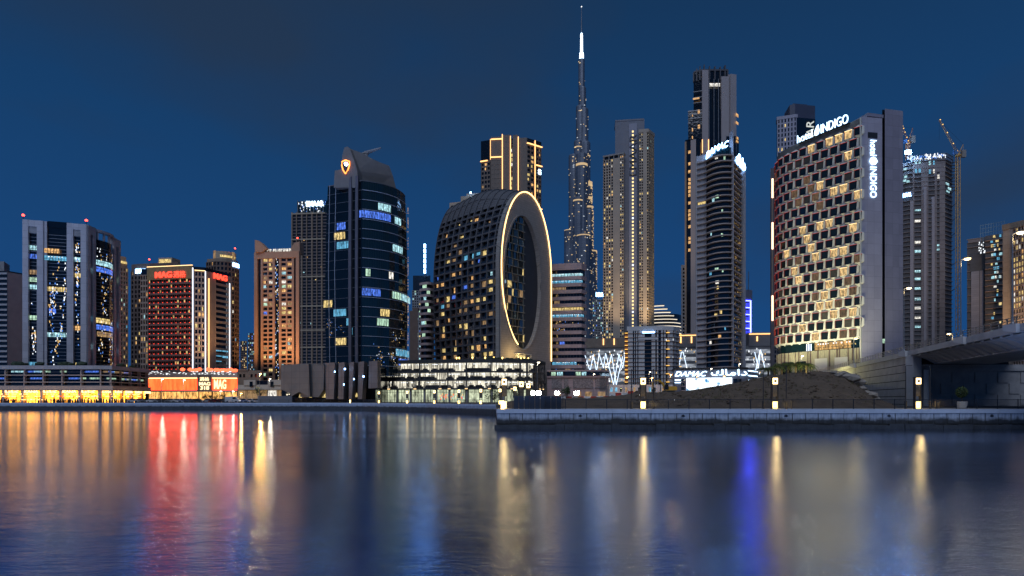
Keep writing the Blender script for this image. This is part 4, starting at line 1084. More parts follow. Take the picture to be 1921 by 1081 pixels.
lobby = emit('lobby_glass', (.80, .88, .60), .62, .75, .45, sample=True)
mb = MB(); pp_.strip(mb, 0, u(1010), pp_.z(731), pp_.z(728.8), -3, .3); mb.out('soffit', dfin, t)
sh_ = [(710, 717), (724, 742), (745, 768), (770, 794), (796, 815), (818, 841), (843, 871), (878, 920), (925, 938), (949, 975), (979, 1006)]
for a, b in sh_:
    mb = MB(); pp_.pane(mb, u(a), u(b), G, pp_.z(731), -1.6); mb.out('shop_front', lobby, t)
    mb = MB()
    for k in range(5): c = u(a)+(u(b)-u(a))*k/4; pp_.strip(mb, c-.07, c+.07, G, pp_.z(731), -1.62, -1.45)
    pp_.strip(mb, u(a), u(b), pp_.z(736), pp_.z(735.4), -1.62, -1.5); mb.out('shop_frame', dark_metal, t)
for px in (708.6, 721, 744, 769, 795, 817, 842, 875, 923, 945, 977, 1008):
    mb = MB(); pp_.strip(mb, max(0, u(px)-.35), u(px)+.35, G, pp_.z(731), -1.8, -.4); mb.out('column', grey_conc, t)
specks(t, pp_, u(820), u(871), G+.5, pp_.z(738), 50, -1.4, (.25, .7), [SP_warm, L_red, L_cyan, L_green])
mb = MB()
rgf = random.Random(3)
for k in range(26):
    q = pp_.at(rgf.uniform(u(880), u(1010)), -rgf.uniform(1, 6)); blob(mb, (q.x, q.y, zt+.3), rgf.uniform(.6, 1.2), sq=(1.5, 1, .7), rnd=rgf)
mb.out('roof_planting', pl, t, 'stuff')
rl_ = emit('roof_terrace_lamp', (1, .62, .16), 7)
for px in (853, 858, 884, 910, 928, 946, 985, 992, 1001):
    q = pp_.at(u(px), -3); mb = MB(); mb.lathe((q.x, q.y, zt), [(.1, 0), (.1, .5), (.28, .6), (.28, 1.0), (.1, 1.15)], 8); mb.out('terrace_lamp', rl_, t)
# ================================================================= oval-ring building
Lw, Rw = Vector((gx(938, 291), 291)), Vector((gx(1033, 322), 322))
e1 = (Rw-Lw).normalized(); WL = (Rw-Lw).length; C0 = (Lw+Rw)/2
ax_end = Vector((gx(808, 329), 329)); av = ax_end-Lw; AX = av.length; av = av/AX
pw_ = Path([Lw, Rw], raw=True, Yr=306)
nrm = Vector((e1.y, -e1.x))
t = thing('ring_building', 'rounded building whose end wall has an oval opening inside a glowing warm outline', 'building', (C0.x, C0.y, G))
ZC, A0 = 70.0, WL/2
def Bs(s): return 41.8+8*math.sin(min(1, s*1.55)*math.pi/2)-2.6*max(0, s-.5)*2
def shell(s, z, off=0.):
    """point of the flank at depth s (0 wall .. 1 back end) and height z; off = proud of the surface"""
    B = Bs(s); A = A0*(1-.10*s)
    if z > ZC: f = math.sqrt(max(0, 1-((z-ZC)/B)**2))
    else: f = 1-.12*s*((ZC-z)/(ZC-20))**2
    c = C0+av*(AX*s); p = c-e1*(A*f+off*(.3+.7*f)); zz = z
    if z > ZC: zz = z+off*(z-ZC)/B
    return Vector((p.x, p.y, zz))
ringc = mat('ring_concrete', (.095, .095, .105), .7, .12, .35, .1); wallc = mat('ring_wall', (.30, .28, .26), .7, .06, .4, joints=(1.2, 1.2))
ZB = 20.0; NS = 11
svals = [i/NS for i in range(NS+1)]
def zlist(s, n=26):
    B = Bs(s); top = [ZC+B*math.sin(k/14*math.pi/2) for k in range(15)]
    return [ZB+(ZC-ZB)*k/10 for k in range(10)]+top
# inner shell (dark glass), set back from the ribs and slabs
mb = MB(); vs = []; zl = [zlist(s) for s in svals]; nz_ = len(zl[0])
for i, s in enumerate(svals):
    for z in zl[i]:
        q = shell(s, z, -1.5); vs.append((q.x, q.y, min(q.z, ZC+Bs(s)-1.0)))
fs = [(i*nz_+j, i*nz_+j+1, (i+1)*nz_+j+1, (i+1)*nz_+j) for i in range(NS) for j in range(nz_-1)]
mb.idx(vs, fs); mb.out('inner_glazing', glass('ring_glass', (.010, .013, .016), .1), t, smooth=True)
mb = MB(); vs = []       # far side and back, closing the body
for i, s in enumerate(svals):
    for z in zl[i]:
        q = shell(s, z, -1.5); c = C0+av*(AX*s); r = c+(c-Vector((q.x, q.y)))*.9; vs.append((r.x, r.y, min(q.z, ZC+Bs(s)-1.0)))
mb.idx(vs, [(i*nz_+j, (i+1)*nz_+j, (i+1)*nz_+j+1, i*nz_+j+1) for i in range(NS) for j in range(nz_-1)])
mb.out('rear_shell', ringc, t, smooth=True)
mb = MB(); s = 1.0
ring = [shell(1, z, -1.4) for z in zl[-1]]; c = C0+av*AX
mb.idx([(q.x, q.y, q.z) for q in ring]+[(2*c.x-q.x, 2*c.y-q.y, q.z) for q in ring[::-1]], [tuple(range(2*len(ring)))]); mb.out('end_wall', ringc, t)
for i, s in enumerate(svals):     # ribs
    pts = zl[i]; wd = .34 if i else .5; mb = MB(); vs = []
    for z in pts:
        for ds, of in ((-wd/AX, -1.6), (-wd/AX, .12), (wd/AX, .12), (wd/AX, -1.6)):
            q = shell(max(0, min(1, s+ds*(1 if 0 < i < NS else .99))), z if z < ZC+Bs(s)-.01 else z-.02, of); vs.append(q)
    n = len(pts); mb.idx(vs, [(j*4+k, j*4+k+1, j*4+k+5, j*4+k+4) for j in range(n-1) for k in range(3)]); mb.out('rib', ringc, t)
fhz = 4.05; zs = [ZB+k*fhz for k in range(22)]
for z in zs[1:]:                  # floor slabs
    if z > ZC+34: continue
    mb = MB(); vs = []
    S_ = [k/22 for k in range(23)]
    for s in S_:
        for of, dz in ((-1.7, -.42), (-.02, -.42), (-.02, .42), (-1.7, .42)):
            q = shell(s, z, of); vs.append((q.x, q.y, z+dz))
    mb.idx(vs, [(j*4+k, j*4+(k+1) % 4, (j+1)*4+(k+1) % 4, (j+1)*4+k) for j in range(22) for k in range(4)]); mb.out('floor_slab', ringc, t)
for z0 in [ZC+34+k*1.6 for k in range(5)]:   # plated roof
    mb = MB(); vs = []
    for s in [k/22 for k in range(23)]:
        for z_ in (z0, z0+1.5):
            zz = min(z_, ZC+Bs(s)-.05); q = shell(s, zz, -.5); vs.append(q)
    mb.idx(vs, [(j*2, (j+1)*2, (j+1)*2+1, j*2+1) for j in range(22)]); mb.out('roof_plate', ringc, t)
mb = MB(); vs = []               # the closed barrel roof above
S_ = [k/22 for k in range(23)]
for s in S_:
    B = Bs(s); 
    for k in range(17):
        th = math.radians(58)+math.radians(32)*2*k/16; c = C0+av*(AX*s); p = c-e1*(A0*(1-.10*s)*math.cos(th)); vs.append((p.x, p.y, ZC+(B-.55)*math.sin(th)))
mb.idx(vs, [(j*17+k, (j+1)*17+k, (j+1)*17+k+1, j*17+k+1) for j in range(22) for k in range(16)]); mb.out('barrel_roof', ringc, t, smooth=True)
rw_ = random.Random(21)
litspec = {(0, 8): L_yel, (0, 9): L_yel, (1, 9): L_yel, (5, 6): L_warm, (6, 12): L_cyan, (5, 12): L_cyan, (4, 12): L_cyan}
for i in range(NS):
    for j in range(20):
        z0, z1 = ZB+j*fhz+.42, ZB+(j+1)*fhz-.42
        if z1 > ZC+34: continue
        s0, s1 = svals[i]+.4/AX, svals[i+1]-.4/AX
        r = rw_.random(); i_ = NS-1-i
        m_ = None
        if r < .25: m_ = rw_.choice([L_yel, L_yel, L_warm, L_dim, L_dim])
        elif r < .28: m_ = rw_.choice([L_cyan, L_blue, L_cool])
        if i_ in (0, 1) and j == 11: m_ = L_warm
        if j == 14 and i_ in (5, 6, 7): m_ = L_cyan
        a, b = s0, s1
        if m_ and rw_.random() < .6: a = s0+(s1-s0)*rw_.uniform(0, .5); b = min(s1, a+(s1-s0)*rw_.uniform(.35, .6))
        of = -1.35
        mb = MB(); mb.face([shell(b, z0, of), shell(a, z0, of), shell(a, z1, of), shell(b, z1, of)])
        mb.out('window', m_ or rw_.choice([g_black, g_blue, g_grey, g_black]), t)
        mb = MB(); h = z0+1.05; mb.face([shell(s1, z0, -.22), shell(s0, z0, -.22), shell(s0, h, -.22), shell(s1, h, -.22)]); 
        if rw_.random() < .75: mb.out('balustrade', g_grey, t)
# end wall with the oval opening
uW = lambda px: pw_.u(px)
icx, icz = (uW(945)+uW(1013))/2, pw_.z(532)
ia, ib = (uW(1013)-uW(945))/2, (pw_.z(408)-pw_.z(656))/2
def outl(th):
    """arch outline of the end wall, seen from the oval's centre"""
    dx, dz = math.cos(th), math.sin(th); best = 1e9
    zc2 = ZC
    for k in range(1, 700):
        r = k*.12; x, z = icx+dx*r, icz+dz*r
        if x < .0 or x > WL or z < 12: return r
        if z > zc2 and ((x-A0)/A0)**2+((z-zc2)/41.8)**2 > 1: return r
    return r
N_ = 120; mb = MB(); inn, out_ = [], []
for k in range(N_):
    th = 2*math.pi*k/N_; r = outl(th)
    ui, zi = icx+ia*math.cos(th), icz+ib*math.sin(th)
    th2 = math.atan2(zi-icz, ui-icx); r = outl(th2)
    inn.append((ui, zi)); out_.append((icx+r*math.cos(th2), icz+r*math.sin(th2)))
def w3(u_, z_, d): q = pw_.at(min(max(u_, 0), WL), d); return (q.x, q.y, z_)
vs = [w3(a, b, .3) for a, b in inn]+[w3(a, b, .3) for a, b in out_]+[w3(a, b, -3) for a, b in out_]
mb.idx(vs, [(k, (k+1) % N_, N_+(k+1) % N_, N_+k) for k in range(N_)]+[(N_+k, N_+(k+1) % N_, 2*N_+(k+1) % N_, 2*N_+k) for k in range(N_)]); mb.out('end_wall', wallc, t)
mb = MB(); vs = [w3(a, b, .7) for a, b in inn]+[w3(icx+(a-icx)*1.08, icz+(b-icz)*1.022, .7) for a, b in inn]+[w3(icx+(a-icx)*1.08, icz+(b-icz)*1.022, .2) for a, b in inn]+[w3(a, b, -1.8) for a, b in inn]
mb.idx(vs, [(k, (k+1) % N_, N_+(k+1) % N_, N_+k) for k in range(N_)]+[(N_+k, N_+(k+1) % N_, 2*N_+(k+1) % N_, 2*N_+k) for k in range(N_)]+[(k, 3*N_+k, 3*N_+(k+1) % N_, (k+1) % N_) for k in range(N_)]); mb.out('oval_frame', wallc, t)
mb = MB(); mb.idx([w3(a, b, -1.6) for a, b in inn], [tuple(range(N_))]); mb.out('oval_backing', mat('oval_dark', (.035, .04, .05), .5), t)
mir = glass('mirror_glass', (.03, .035, .03), .04, .01, 2.6)
usplit = uW(987); nr = 18; PALE = glass('pale_reflection', (.20, .21, .16), .2, .02, 1.8)
for j in range(nr):
    za, zc = icz-ib+2*ib*j/nr+.12, icz-ib+2*ib*(j+1)/nr-.12
    for k in range(4):
        a = icx-ia+(usplit-icx+ia)*k/4+.06+((j % 2)*.5-.25)*1.2; b = a+(usplit-icx+ia)/4-.12
        zmid = (za+zc)/2; f = 1-((zmid-icz)/ib)**2
        if f <= .02: continue
        lim = icx-ia*math.sqrt(f)+.2; lim2 = min(usplit, icx+ia*math.sqrt(f)-.2); a2, b2 = max(a, lim), min(b, lim2)
        if b2-a2 < .5: continue
        d0 = [rw_.uniform(-.5, .5) for _ in range(2)]
        tx, tz = rw_.uniform(-.32, .32), rw_.uniform(-.2, .2)
        b3 = b2; b2 = a2+(b2-a2)*.62
        mb = MB(); mb.face([w3(b2, za, -.9+tx), w3(b3-.05, za+.1, -1.3), w3(b3-.05, zc, -1.3), w3(b2, zc-.1, -.9+tx)]); mb.out('reflection_pane', PALE if rw_.random() > .12 else L_yel, t)  # pale and glowing panes imitate the hotel cells reflected in the glass
        mb = MB(); q = [w3(a2, za, -.95+tx+tz), w3(b2, za, -.95-tx+tz), w3(b2, zc, -.95-tx-tz), w3(a2, zc, -.95+tx-tz)]
        mb.face(q); r = rw_.random()
        mb.out('faceted_pane', mir if r > .07 else rw_.choice([L_yel, L_dim, L_dim]), t)
mb = MB()
for j in range(nr+1):
    z = icz-ib+2*ib*j/nr; f = 1-((z-icz)/ib)**2
    if f > .03: pw_.strip(mb, icx-ia*math.sqrt(f), min(usplit, icx+ia*math.sqrt(f)), z-.14, z+.14, -1.5, -.6)
mb.out('pane_frames', mat('frame_pale', (.25, .25, .22), .6), t)
# light line: ellipse on the left, straight down on the right
pts = []
for k in range(62):
    th = math.radians(248-k*(248-0)/61); pts.append(w3(A0+A0*.985*math.cos(th)+.15, ZC+41.5*math.sin(th), .62))
pts.append(w3(WL-.15, gz(678, 322), .62))
mb = MB(); mb.tube(pts, .27, 6); mb.out('light_line', emit('ring_led', (1, .60, .22), 4.5), t)
mb = MB(); mb.box(*[0]*0) if False else pw_.strip(mb, WL-4.2, WL, G, 14, -3, .3); mb.out('leg', wallc, t)
mb = MB(); pw_.strip(mb, .2, WL-4.3, G, 13, -3, -.4); mb.out('base_wall', wallc, t)
pg = mat('pergola_white', (.6, .58, .52), .6)
mb = MB(); pw_.strip(mb, uW(962), uW(988), pw_.z(666.5), pw_.z(665.5), .6, 3.5)
for px in (963, 974, 987): pw_.strip(mb, uW(px), uW(px)+.3, zt-6, pw_.z(666.5), 3.0, 3.3)
mb.out('pergola', pg, t)
mb = MB(); pw_.strip(mb, uW(966), uW(985), pw_.z(672), pw_.z(667.5), .35, .5); mb.out('lit_window', L_yel, t)
l = bpy.data.lights.new('pergola_light', 'POINT'); l.energy = 2600; l.color = (1, .66, .25); l.shadow_soft_size = .6
o = bpy.data.objects.new('pergola_light', l); COL.objects.link(o); o.parent = t; q = pw_.at(uW(958), 6); o.location = Vector((q.x, q.y, pw_.z(668)))-Vector((C0.x, C0.y, G))
# ================================================================= behind and between
pX = Path([(843, 455), (868, 452), (905, 450)], Yr=452)
t = building('apartment_block', 'beige stepped rooftop block peeking over the ring building', 'building', pX)
simple_core(t, pX, 378, 24, beige, 'wall')
mb = MB(); pX.pb(mb, 864, 905, 368, 379, -16, -.5); mb.out('upper_wall', beige, t)
mb = MB(); pX.pb(mb, 874, 905, 362, 369, -14, -2); mb.out('roof_box', cream, t)
mb = MB(); pX.pb(mb, 846, 850, 384, 392, -.2, .1); mb.out('window', g_black, t)
mb = MB(); c = P(883, 363, 449); mb.lathe(c, [(.5, 0), (.7, .5), (.5, 1.2)], 8); mb.out('roof_lamp', SIGN_b, t)
# gold-lined tower
pY = Path([(902, 604), (921, 600), (990, 596), (1016, 606)], Yr=600)
t = building('residential_tower', 'dark tower outlined with gold light lines rising behind the ring building', 'tower', pY)
simple_core(t, pY, 262, 30, g_black)
bt = mat('bronze_panel', (.17, .13, .105), .6, .1, .3)
for a, b, y in ((921, 943, 258), (943, 958, 255), (962, 972, 256), (975, 988, 262), (1001, 1005, 266)):
    mb = MB(); pY.pb(mb, a, b, y, 420, -1, .7); mb.out('pier', bt, t)
mb = MB(); pY.pb(mb, 902, 921, 300, 303, -6, .5); mb.out('ledge', bt, t)
grid(t, pY, pY.u(903), pY.u(920), pY.z(420), pY.z(303), 3, 14, bt, .3, .4, .3, .2)
grid(t, pY, pY.u(922), pY.u(942), pY.z(420), pY.z(300), 4, 14, bt, .3, .4, .95, .22)
grid(t, pY, pY.u(958), pY.u(962), pY.z(420), pY.z(280), 1, 16, bt, .3, .3, .5, .75, lits([3, 6, 0, 0, 0, 0, 0, 1]))
grid(t, pY, pY.u(988), pY.u(1002), pY.z(420), pY.z(275), 2, 17, bt, .3, .4, .4, .25)
grid(t, pY, pY.u(1006), pY.u(1015), pY.z(420), pY.z(275), 2, 17, bt, .3, .4, .4, .25)
for px, y0, y1, w_ in ((942.5, 254, 402, .5), (957.5, 258, 402, .5), (972, 260, 402, .5), (1003, 264, 402, .5), (920.5, 262, 300, .25)):
    mb = MB(); c = pY.u(px); pY.strip(mb, c-w_*.75, c+w_*.75, pY.z(y1), pY.z(y0), .7, 1.4); mb.out('light_line', LED_o, t)
for a, b, y in ((922, 942, 262.5), (921, 943, 296), (902, 915, 301), (988, 1016, 272.5), (1005, 1016, 309), (1006, 1016, 390)):
    mb = MB(); pY.pb(mb, a, b, y-.8, y+.8, .6, 1.5); mb.out('light_line', LED_o, t)
lettering(t, pY, '\u683c', 1009, 1015, 315, 325, SIGN_w, .5, .4)
# far spire and banded building left of the ring building
pZ = Path([(773, 980), (806, 980)])
t = building('far_tower', 'far slim tower topped by a dotted white light mast', 'tower', pZ, 'far towers'); simple_core(t, pZ, 545, 30, g_grey)
grid(t, pZ, 0, pZ.L, 20, pZ.z(545), 8, 40, grey_conc, .4, .4, .4, .25, W_OFF)
mb = MB(); pZ.core(mb, pZ.z(545), pZ.z(515), 20, -9); mb.out('upper_storeys', g_grey, t)
for k in range(6):
    c = P(797, 462+k*9.5, 980); mb = MB(); mb.box(c.x-1.5, c.x+1.5, 978, 981, c.z-3, c.z+3.2); mb.out('mast_lamp', SIGN_b, t)
mb = MB(); mb.tube([P(797, 520, 980), P(797, 458, 980)], 1.2, 6); mb.out('mast', steel, t)
pz2 = Path(arc(789, 350, 815, 352, 4, 6), raw=True, Yr=350)
t = building('office_block', 'pink banded curved block showing between the glass tower and the ring building', 'building', pz2)
simple_core(t, pz2, 530, 20, g_black)
for k in range(15):
    y = 531+k*11.3; mb = MB(); pz2.pb(mb, 788, 816, y, y+4.6, -.5, .5); mb.out('spandrel', pink_stone, t)
for k in range(9):
    a = RND.uniform(790, 803); y = 535.8+RND.randrange(12)*11.3; lit(t, pz2, a, a+RND.uniform(5, 9), y, y+6, RND.choice([L_cool, L_green, L_cyan]), -.1)
pz3 = Path([(768, 400), (784, 400)]); t = building('service_block', 'windowless brown slab beside the dark glass tower', 'building', pz3); simple_core(t, pz3, 583, 14, brown, 'wall')
mb = MB(); pz3.pb(mb, 774, 784, 577, 583, -5, -.5); mb.out('roof_box', brown, t)
# ================================================================= pink banded office right of the ring building
pa = Path([(1020, 336), (1090, 332), (1098, 336)], Yr=334)
t = building('office_block', 'pink banded office block with lit teal floors right of the ring building', 'building', pa)
simple_core(t, pa, 500, 24, g_black)
pinkp = mat('pink_panel', (.40, .31, .32), .6, .06, .3, joints=(3, 1.5))
mb = MB(); pa.pb(mb, 1020, 1099, 495, 507, -2, .5); mb.out('parapet', pinkp, t)
for k in range(15):
    y = 513.5+k*12.75; mb = MB(); pa.pb(mb, 1020, 1099, y+5.5, y+12.2, -.5, .5); mb.out('spandrel', pinkp, t)
    mb = MB()
    for i in range(12): c = pa.u(1030+i*5.8); pa.strip(mb, c-.06, c+.06, pa.z(y+5.6), pa.z(y-.6), -.35, -.1)
    mb.out('mullions', dark_metal, t)
for k, a, b, m_ in ((0, 1034, 1094, L_cool), (1, 1034, 1094, L_cyan), (2, 1036, 1062, L_dim), (6, 1036, 1096, L_cyan), (13, 1036, 1082, L_cyan), (5, 1034, 1095, L_yel), (10, 1050, 1060, L_blue), (4, 1040, 1050, L_dim), (14, 1060, 1070, L_dim)):
    y = 513.5+k*12.75; lit(t, pa, a, b, y+.2, y+5.4, m_, -.26, max(2, int((b-a)/6)))
specks(t, pa, pa.u(1036), pa.u(1092), 20, pa.z(590), 60, -.2, (.25, .6), [SP_warm, SP_blue], cluster=8)
pb_ = Path([(1026, 312), (1060, 309), (1125, 309), (1143, 316)], Yr=310)
t = building('office_podium', 'pink stone podium with patterned screens in front of the pink banded office', 'building', pb_)
simple_core(t, pb_, 694, 20, pinkp, 'wall')
mb = MB(); pb_.pb(mb, 1026, 1143, 697, 705, -.5, .06); mb.out('glazing', g_blue, t)
for a, b, m_ in ((1034, 1043, L_green), (1045, 1056, L_cool), (1080, 1090, L_green), (1091, 1100, L_cool)): lit(t, pb_, a, b, 698, 704.5, m_, .1, 2)
for a, b in ((1035, 1054), (1058, 1066), (1075, 1112), (1117, 1138)):
    mb = MB(); pb_.pb(mb, a, b, 710, 729, -.3, .05); mb.out('patterned_screen', mat('screen_pattern', (.20, .18, .19), .6, .75, 1.6, .3), t)
mb = MB(); pb_.pb(mb, 1026, 1143, 706.5, 708.5, -.5, .5); mb.out('ledge', pinkp, t)
for a, b in ((1040, 1052), (1078, 1090), (1098, 1110), (1122, 1136)):
    mb = MB(); pb_.pb(mb, a, b, 735, 748, -.3, .06); mb.out('doorway', L_dim, t)
# ================================================================= tallest spire tower
sp = thing('supertall_tower', 'immensely tall stepped spire tower with a white-lit needle', 'skyscraper', (gx(1091, 1230), 1230, G))
bk = mat('spire_cladding', (.17, .19, .23), .4, .25, .02, metal=.4)
bkl = mat('spire_ledge', (.20, .22, .26), .45, .1, .05, metal=.4)
def bx_(px, hw, py, dY=0, n=12):
    px = 1091+(px-1091)*1.06; Y = 1230+dY; c = Vector((gx(px, Y), Y, G)); r = hw*1.14*Y/F; h = gz(py, Y)-G
    mb = MB(); mb.lathe(c, [(r, 0), (r, h-2), (r*.9, h)], n, ph=.26); mb.out('tier', bk, sp)
    m2 = MB()
    z = 140
    while z < h-3:
        m2.lathe(c+Vector((0, 0, z)), [(r*1.015, 0), (r*1.015, .7)], n, ph=.26); z += 7.6
    m2.out('floor_ledges', bkl, sp)
    return c, r, h
TI = [bx_(*a) for a in ((1091, 5.2, 112, 0), (1092.5, 6, 165, -4), (1088, 6.5, 200, -6), (1095, 7.5, 205, -6), (1085, 7, 265, -10), (1097.5, 8.5, 268, -10), (1091, 10, 290, -22), (1077, 8.5, 292, -4), (1101, 8.5, 345, -8), (1085, 9, 372, -26), (1103.5, 8, 395, -18), (1069, 8.5, 432, 0), (1109, 8.5, 470, -2), (1094, 12, 440, -38), (1078, 9, 500, -30), (1110, 8, 560, -16))]
mb = MB(); mats_b = [emit('spire_window_warm', (1, .76, .42), 1.1), emit('spire_window_white', (.8, .9, 1), .8), emit('spire_window_gold', (1, .70, .36), .75)]
for c, r, h in TI:
    for k in range(int(h*r/75)):
        th = RND.uniform(math.pi*1.05, math.pi*1.95); z = RND.uniform(120, h-4); q = c+Vector((math.cos(th), math.sin(th), 0))*r*1.0
        tx = Vector((-math.sin(th), math.cos(th), 0)); w_ = RND.uniform(.5, 1.5)
        q = q+Vector((math.cos(th), math.sin(th), 0))*.25
        mb.face([q-tx*w_+Vector((0, 0, z)), q+tx*w_+Vector((0, 0, z)), q+tx*w_+Vector((0, 0, z+1.6)), q-tx*w_+Vector((0, 0, z+1.6))], RND.choices([0, 1, 2], [3, 2, 2])[0])
mb.out('lit_windows', mats_b, sp, 'stuff')
for i, py, hh_ in ((9, 388, 3), (13, 455, 2.2), (6, 322, 5), (4, 283, 2.2), (8, 380, 6), (8, 355, 10), (10, 398, 4), (12, 475, 2.5), (5, 300, 2.5), (11, 435, 1.5)):
    c, r, h = TI[i]; z = gz(py, 1225)
    mb = MB(); n = 14
    for k in range(n):
        a, b = math.pi*(1.12+.75*k/n), math.pi*(1.12+.75*(k+.8)/n)
        A = c+Vector((math.cos(a), math.sin(a), 0))*r*1.03; B = c+Vector((math.cos(b), math.sin(b), 0))*r*1.03
        mb.face([A+Vector((0, 0, z)), B+Vector((0, 0, z)), B+Vector((0, 0, z+hh_)), A+Vector((0, 0, z+hh_))])
    mb.out('lit_storey', mats_b[2], sp)
mb = MB()
for i in (8, 10, 12):          # right flank wash of lit rooms
    c, r, h = TI[i]
    for k in range(60):
        z = h-RND.random()**1.4*90-3; th = RND.uniform(-.30, .02)*math.pi; q = c+Vector((math.cos(th), math.sin(th), 0))*r*1.02; tx = Vector((-math.sin(th), math.cos(th), 0))*1.5
        mb.face([q-tx+Vector((0, 0, z)), q+tx+Vector((0, 0, z)), q+tx+Vector((0, 0, z+1.8)), q-tx+Vector((0, 0, z+1.8))])
mb.out('flank_lights', mats_b[2], sp, 'stuff')
c = Vector((gx(1091, 1230), 1230, 0))
mb = MB(); mb.lathe(c, [(4.6, gz(113, 1230)), (4.2, gz(100, 1230)), (2.7, gz(99.5, 1230)), (2.4, gz(66, 1230)), (1.3, gz(62, 1230))], 10); mb.out('lit_needle', emit('needle_white', (.62, .82, 1), 5), sp)
mb = MB(); mb.lathe(c, [(1.5, gz(64, 1230)), (1.1, gz(40, 1230)), (.5, gz(14, 1230))], 8); mb.out('mast', bk, sp)
mb = MB(); mb.lathe(c+Vector((0, 0, gz(14, 1230))), [(.5, 0), (1.3, .8), (1.3, 1.8), (.4, 2.8)], 8); mb.out('beacon_lamp', SP_white, sp)
# ================================================================= beige twin-block tower
pc = Path([(1132, 612), (1154, 606), (1171, 603), (1172, 600), (1208, 600), (1226, 614)], Yr=600)
u = pc.u
t = building('residential_tower', 'beige tower with dark central slab and a vertical line of lit windows', 'tower', pc)
warmst = mat('warm_stone', (.36, .31, .26), .75, .08, .1); bluish = mat('blue_grey_panel', (.16, .17, .21), .6, .08, .1)
pcl = Path([(1132, 612), (1171, 603)], Yr=606); pcm = Path([(1154, 613), (1209, 609)], Yr=611); pcr = Path([(1198, 599), (1216, 597), (1226, 607)], Yr=598)
mb = MB(); pcl.core(mb, G, pcl.z(293), 25, -.4); mb.out('left_core', g_black, t)
mb = MB(); pcm.core(mb, G, pcm.z(226), 25, 0); mb.out('central_slab', bluish, t)
mb = MB(); pcr.core(mb, G, pcr.z(247), 22, -.4); mb.out('right_core', g_black, t)
grid(t, pcl, pcl.u(1132), pcl.u(1151), 40, pcl.z(297), 4, 72, warmst, .42, .28, .6, .2, lits([1, 6, .5, .1, 0, 0, 0, .5]))
mb = MB(); pcl.pb(mb, 1151, 1163, 297, 640, -1, .6); mb.out('pier', warmst, t)
grid(t, pcl, pcl.u(1163), pcl.u(1170.5), 40, pcl.z(293), 2, 72, warmst, .35, .4, .8, .25, lits([1, 6, .5, .1, 0, 0, 0, .5]))
mb = MB()
for k in range(74): z = 40+k*(pcl.z(297)-40)/72; pcl.strip(mb, -.1, .5, z, z+1.3, -.5, 1.6)
mb.out('balconies', warmst, t, 'stuff')
mb = MB(); pcl.pb(mb, 1132, 1171, 288, 291, -6, .6)
for px in (1133, 1142, 1151, 1160, 1169): pcl.pb(mb, px, px+1.2, 290, 298, -.3, .5)
mb.out('roof_pergola', grey_conc, t)
mb = MB(); pcm.pb(mb, 1179.5, 1195, 233, 650, -1, 1.2); mb.out('sign_slab', mat('slab_blue', (.24, .25, .32), .6, .06, .1), t)
mb = MB()
for k in range(62):
    z = pcm.z(250)-k*3.75
    if z < 50: break
    c = pcm.u(1187); pcm.pane(mb, c-.85, c+.85, z, z+1.9, 1.26, 0 if RND.random() < .85 else 1)
mb.out('stair_windows', [emit('stair_window', (1, .74, .30), 1.7), SP_white], t)
lettering(t, pcm, 'EMAAR', 1180.5, 1194, 254, 331, mat('sign_unlit', (.02, .02, .03), .5), 1.2, .5, .0, rot=-1)
grid(t, pcr, pcr.u(1199), pcr.u(1206.5), 40, pcr.z(250), 2, 82, warmst, .35, .35, .8, .2, lits([1, 6, .5, .3, 0, 0, 0, .5]))
mb = MB(); pcr.pb(mb, 1206.5, 1212, 247, 645, -1, .7); mb.out('pier', warmst, t)
grid(t, pcr, pcr.u(1212), pcr.L, 40, pcr.z(250), 5, 82, mat('warm_stone_lit', (.40, .33, .25), .75, .08, .1), .42, .25, .7, .12, lits([1, 6, .5, .1, 0, 0, 0, .5]))  # warmer copy of the stone: warm light on this block put into its colour
mb = MB(); pcr.pb(mb, 1198, 1227, 243, 249, -8, .8); mb.out('parapet', warmst, t)
mb = MB(); pcm.pb(mb, 1154, 1208, 224, 227, -20, .3); mb.out('coping', bluish, t)
for px in (1138, 1158): wash_light(t, (gx(px, 585), 582, 58), (gx(px, 604), 604, 150), 70000, (1, .70, .38), 1.3)
for px in (1206, 1220): wash_light(t, (gx(px, 580), 574, 58), (gx(px, 600), 600, 170), 110000, (1, .70, .36), 1.3)
# ================================================================= mall with zigzag lights
pd = Path([(1090, 520), (1460, 500)], Yr=510)
t = building('shopping_mall', 'wide grey mall block with glowing white zigzag lights between the towers', 'building', pd)
mallc = mat('mall_grey', (.20, .20, .21), .7, .1, .1)
simple_core(t, pd, 650, 50, mallc, 'wall')
mb = MB(); pd.pb(mb, 1097, 1172, 633, 651, -30, .4); mb.out('upper_wall', mat('mall_brown', (.20, .16, .13), .7), t)
mb = MB(); pd.pb(mb, 1285, 1310, 626, 630, -30, .6); pd.pb(mb, 1405, 1455, 626, 629.5, -30, .6); mb.out('roof_edge', cream, t)
for a_, b_, c_ in ((1262, 1310, 630), (1405, 1455, 629)):
    mb = MB(); pd.pb(mb, a_, b_, c_, 651, -30, .4); mb.out('upper_wall', mallc, t)
mb = MB(); pd.pb(mb, 1262, 1310, 629, 630.4, .3, .9); pd.pb(mb, 1405, 1455, 628, 629.6, .3, .9); mb.out('cornice_light', LED_o, t)
for px, y0, y1 in ((1132, 634, 646), (1152, 634, 646), (1277, 632, 644), (1297, 632, 644), (1420, 633, 642)):
    mb = MB(); c = pd.u(px); pd.strip(mb, c-.5, c+.5, pd.z(y1), pd.z(y0), .4, 1.0); mb.out('wall_light', LED_o, t)
deckm = emit('mall_deck_light', (.78, .86, 1), .30, .9, .22, sample=True, stretch=(.6, .6, 1.6))
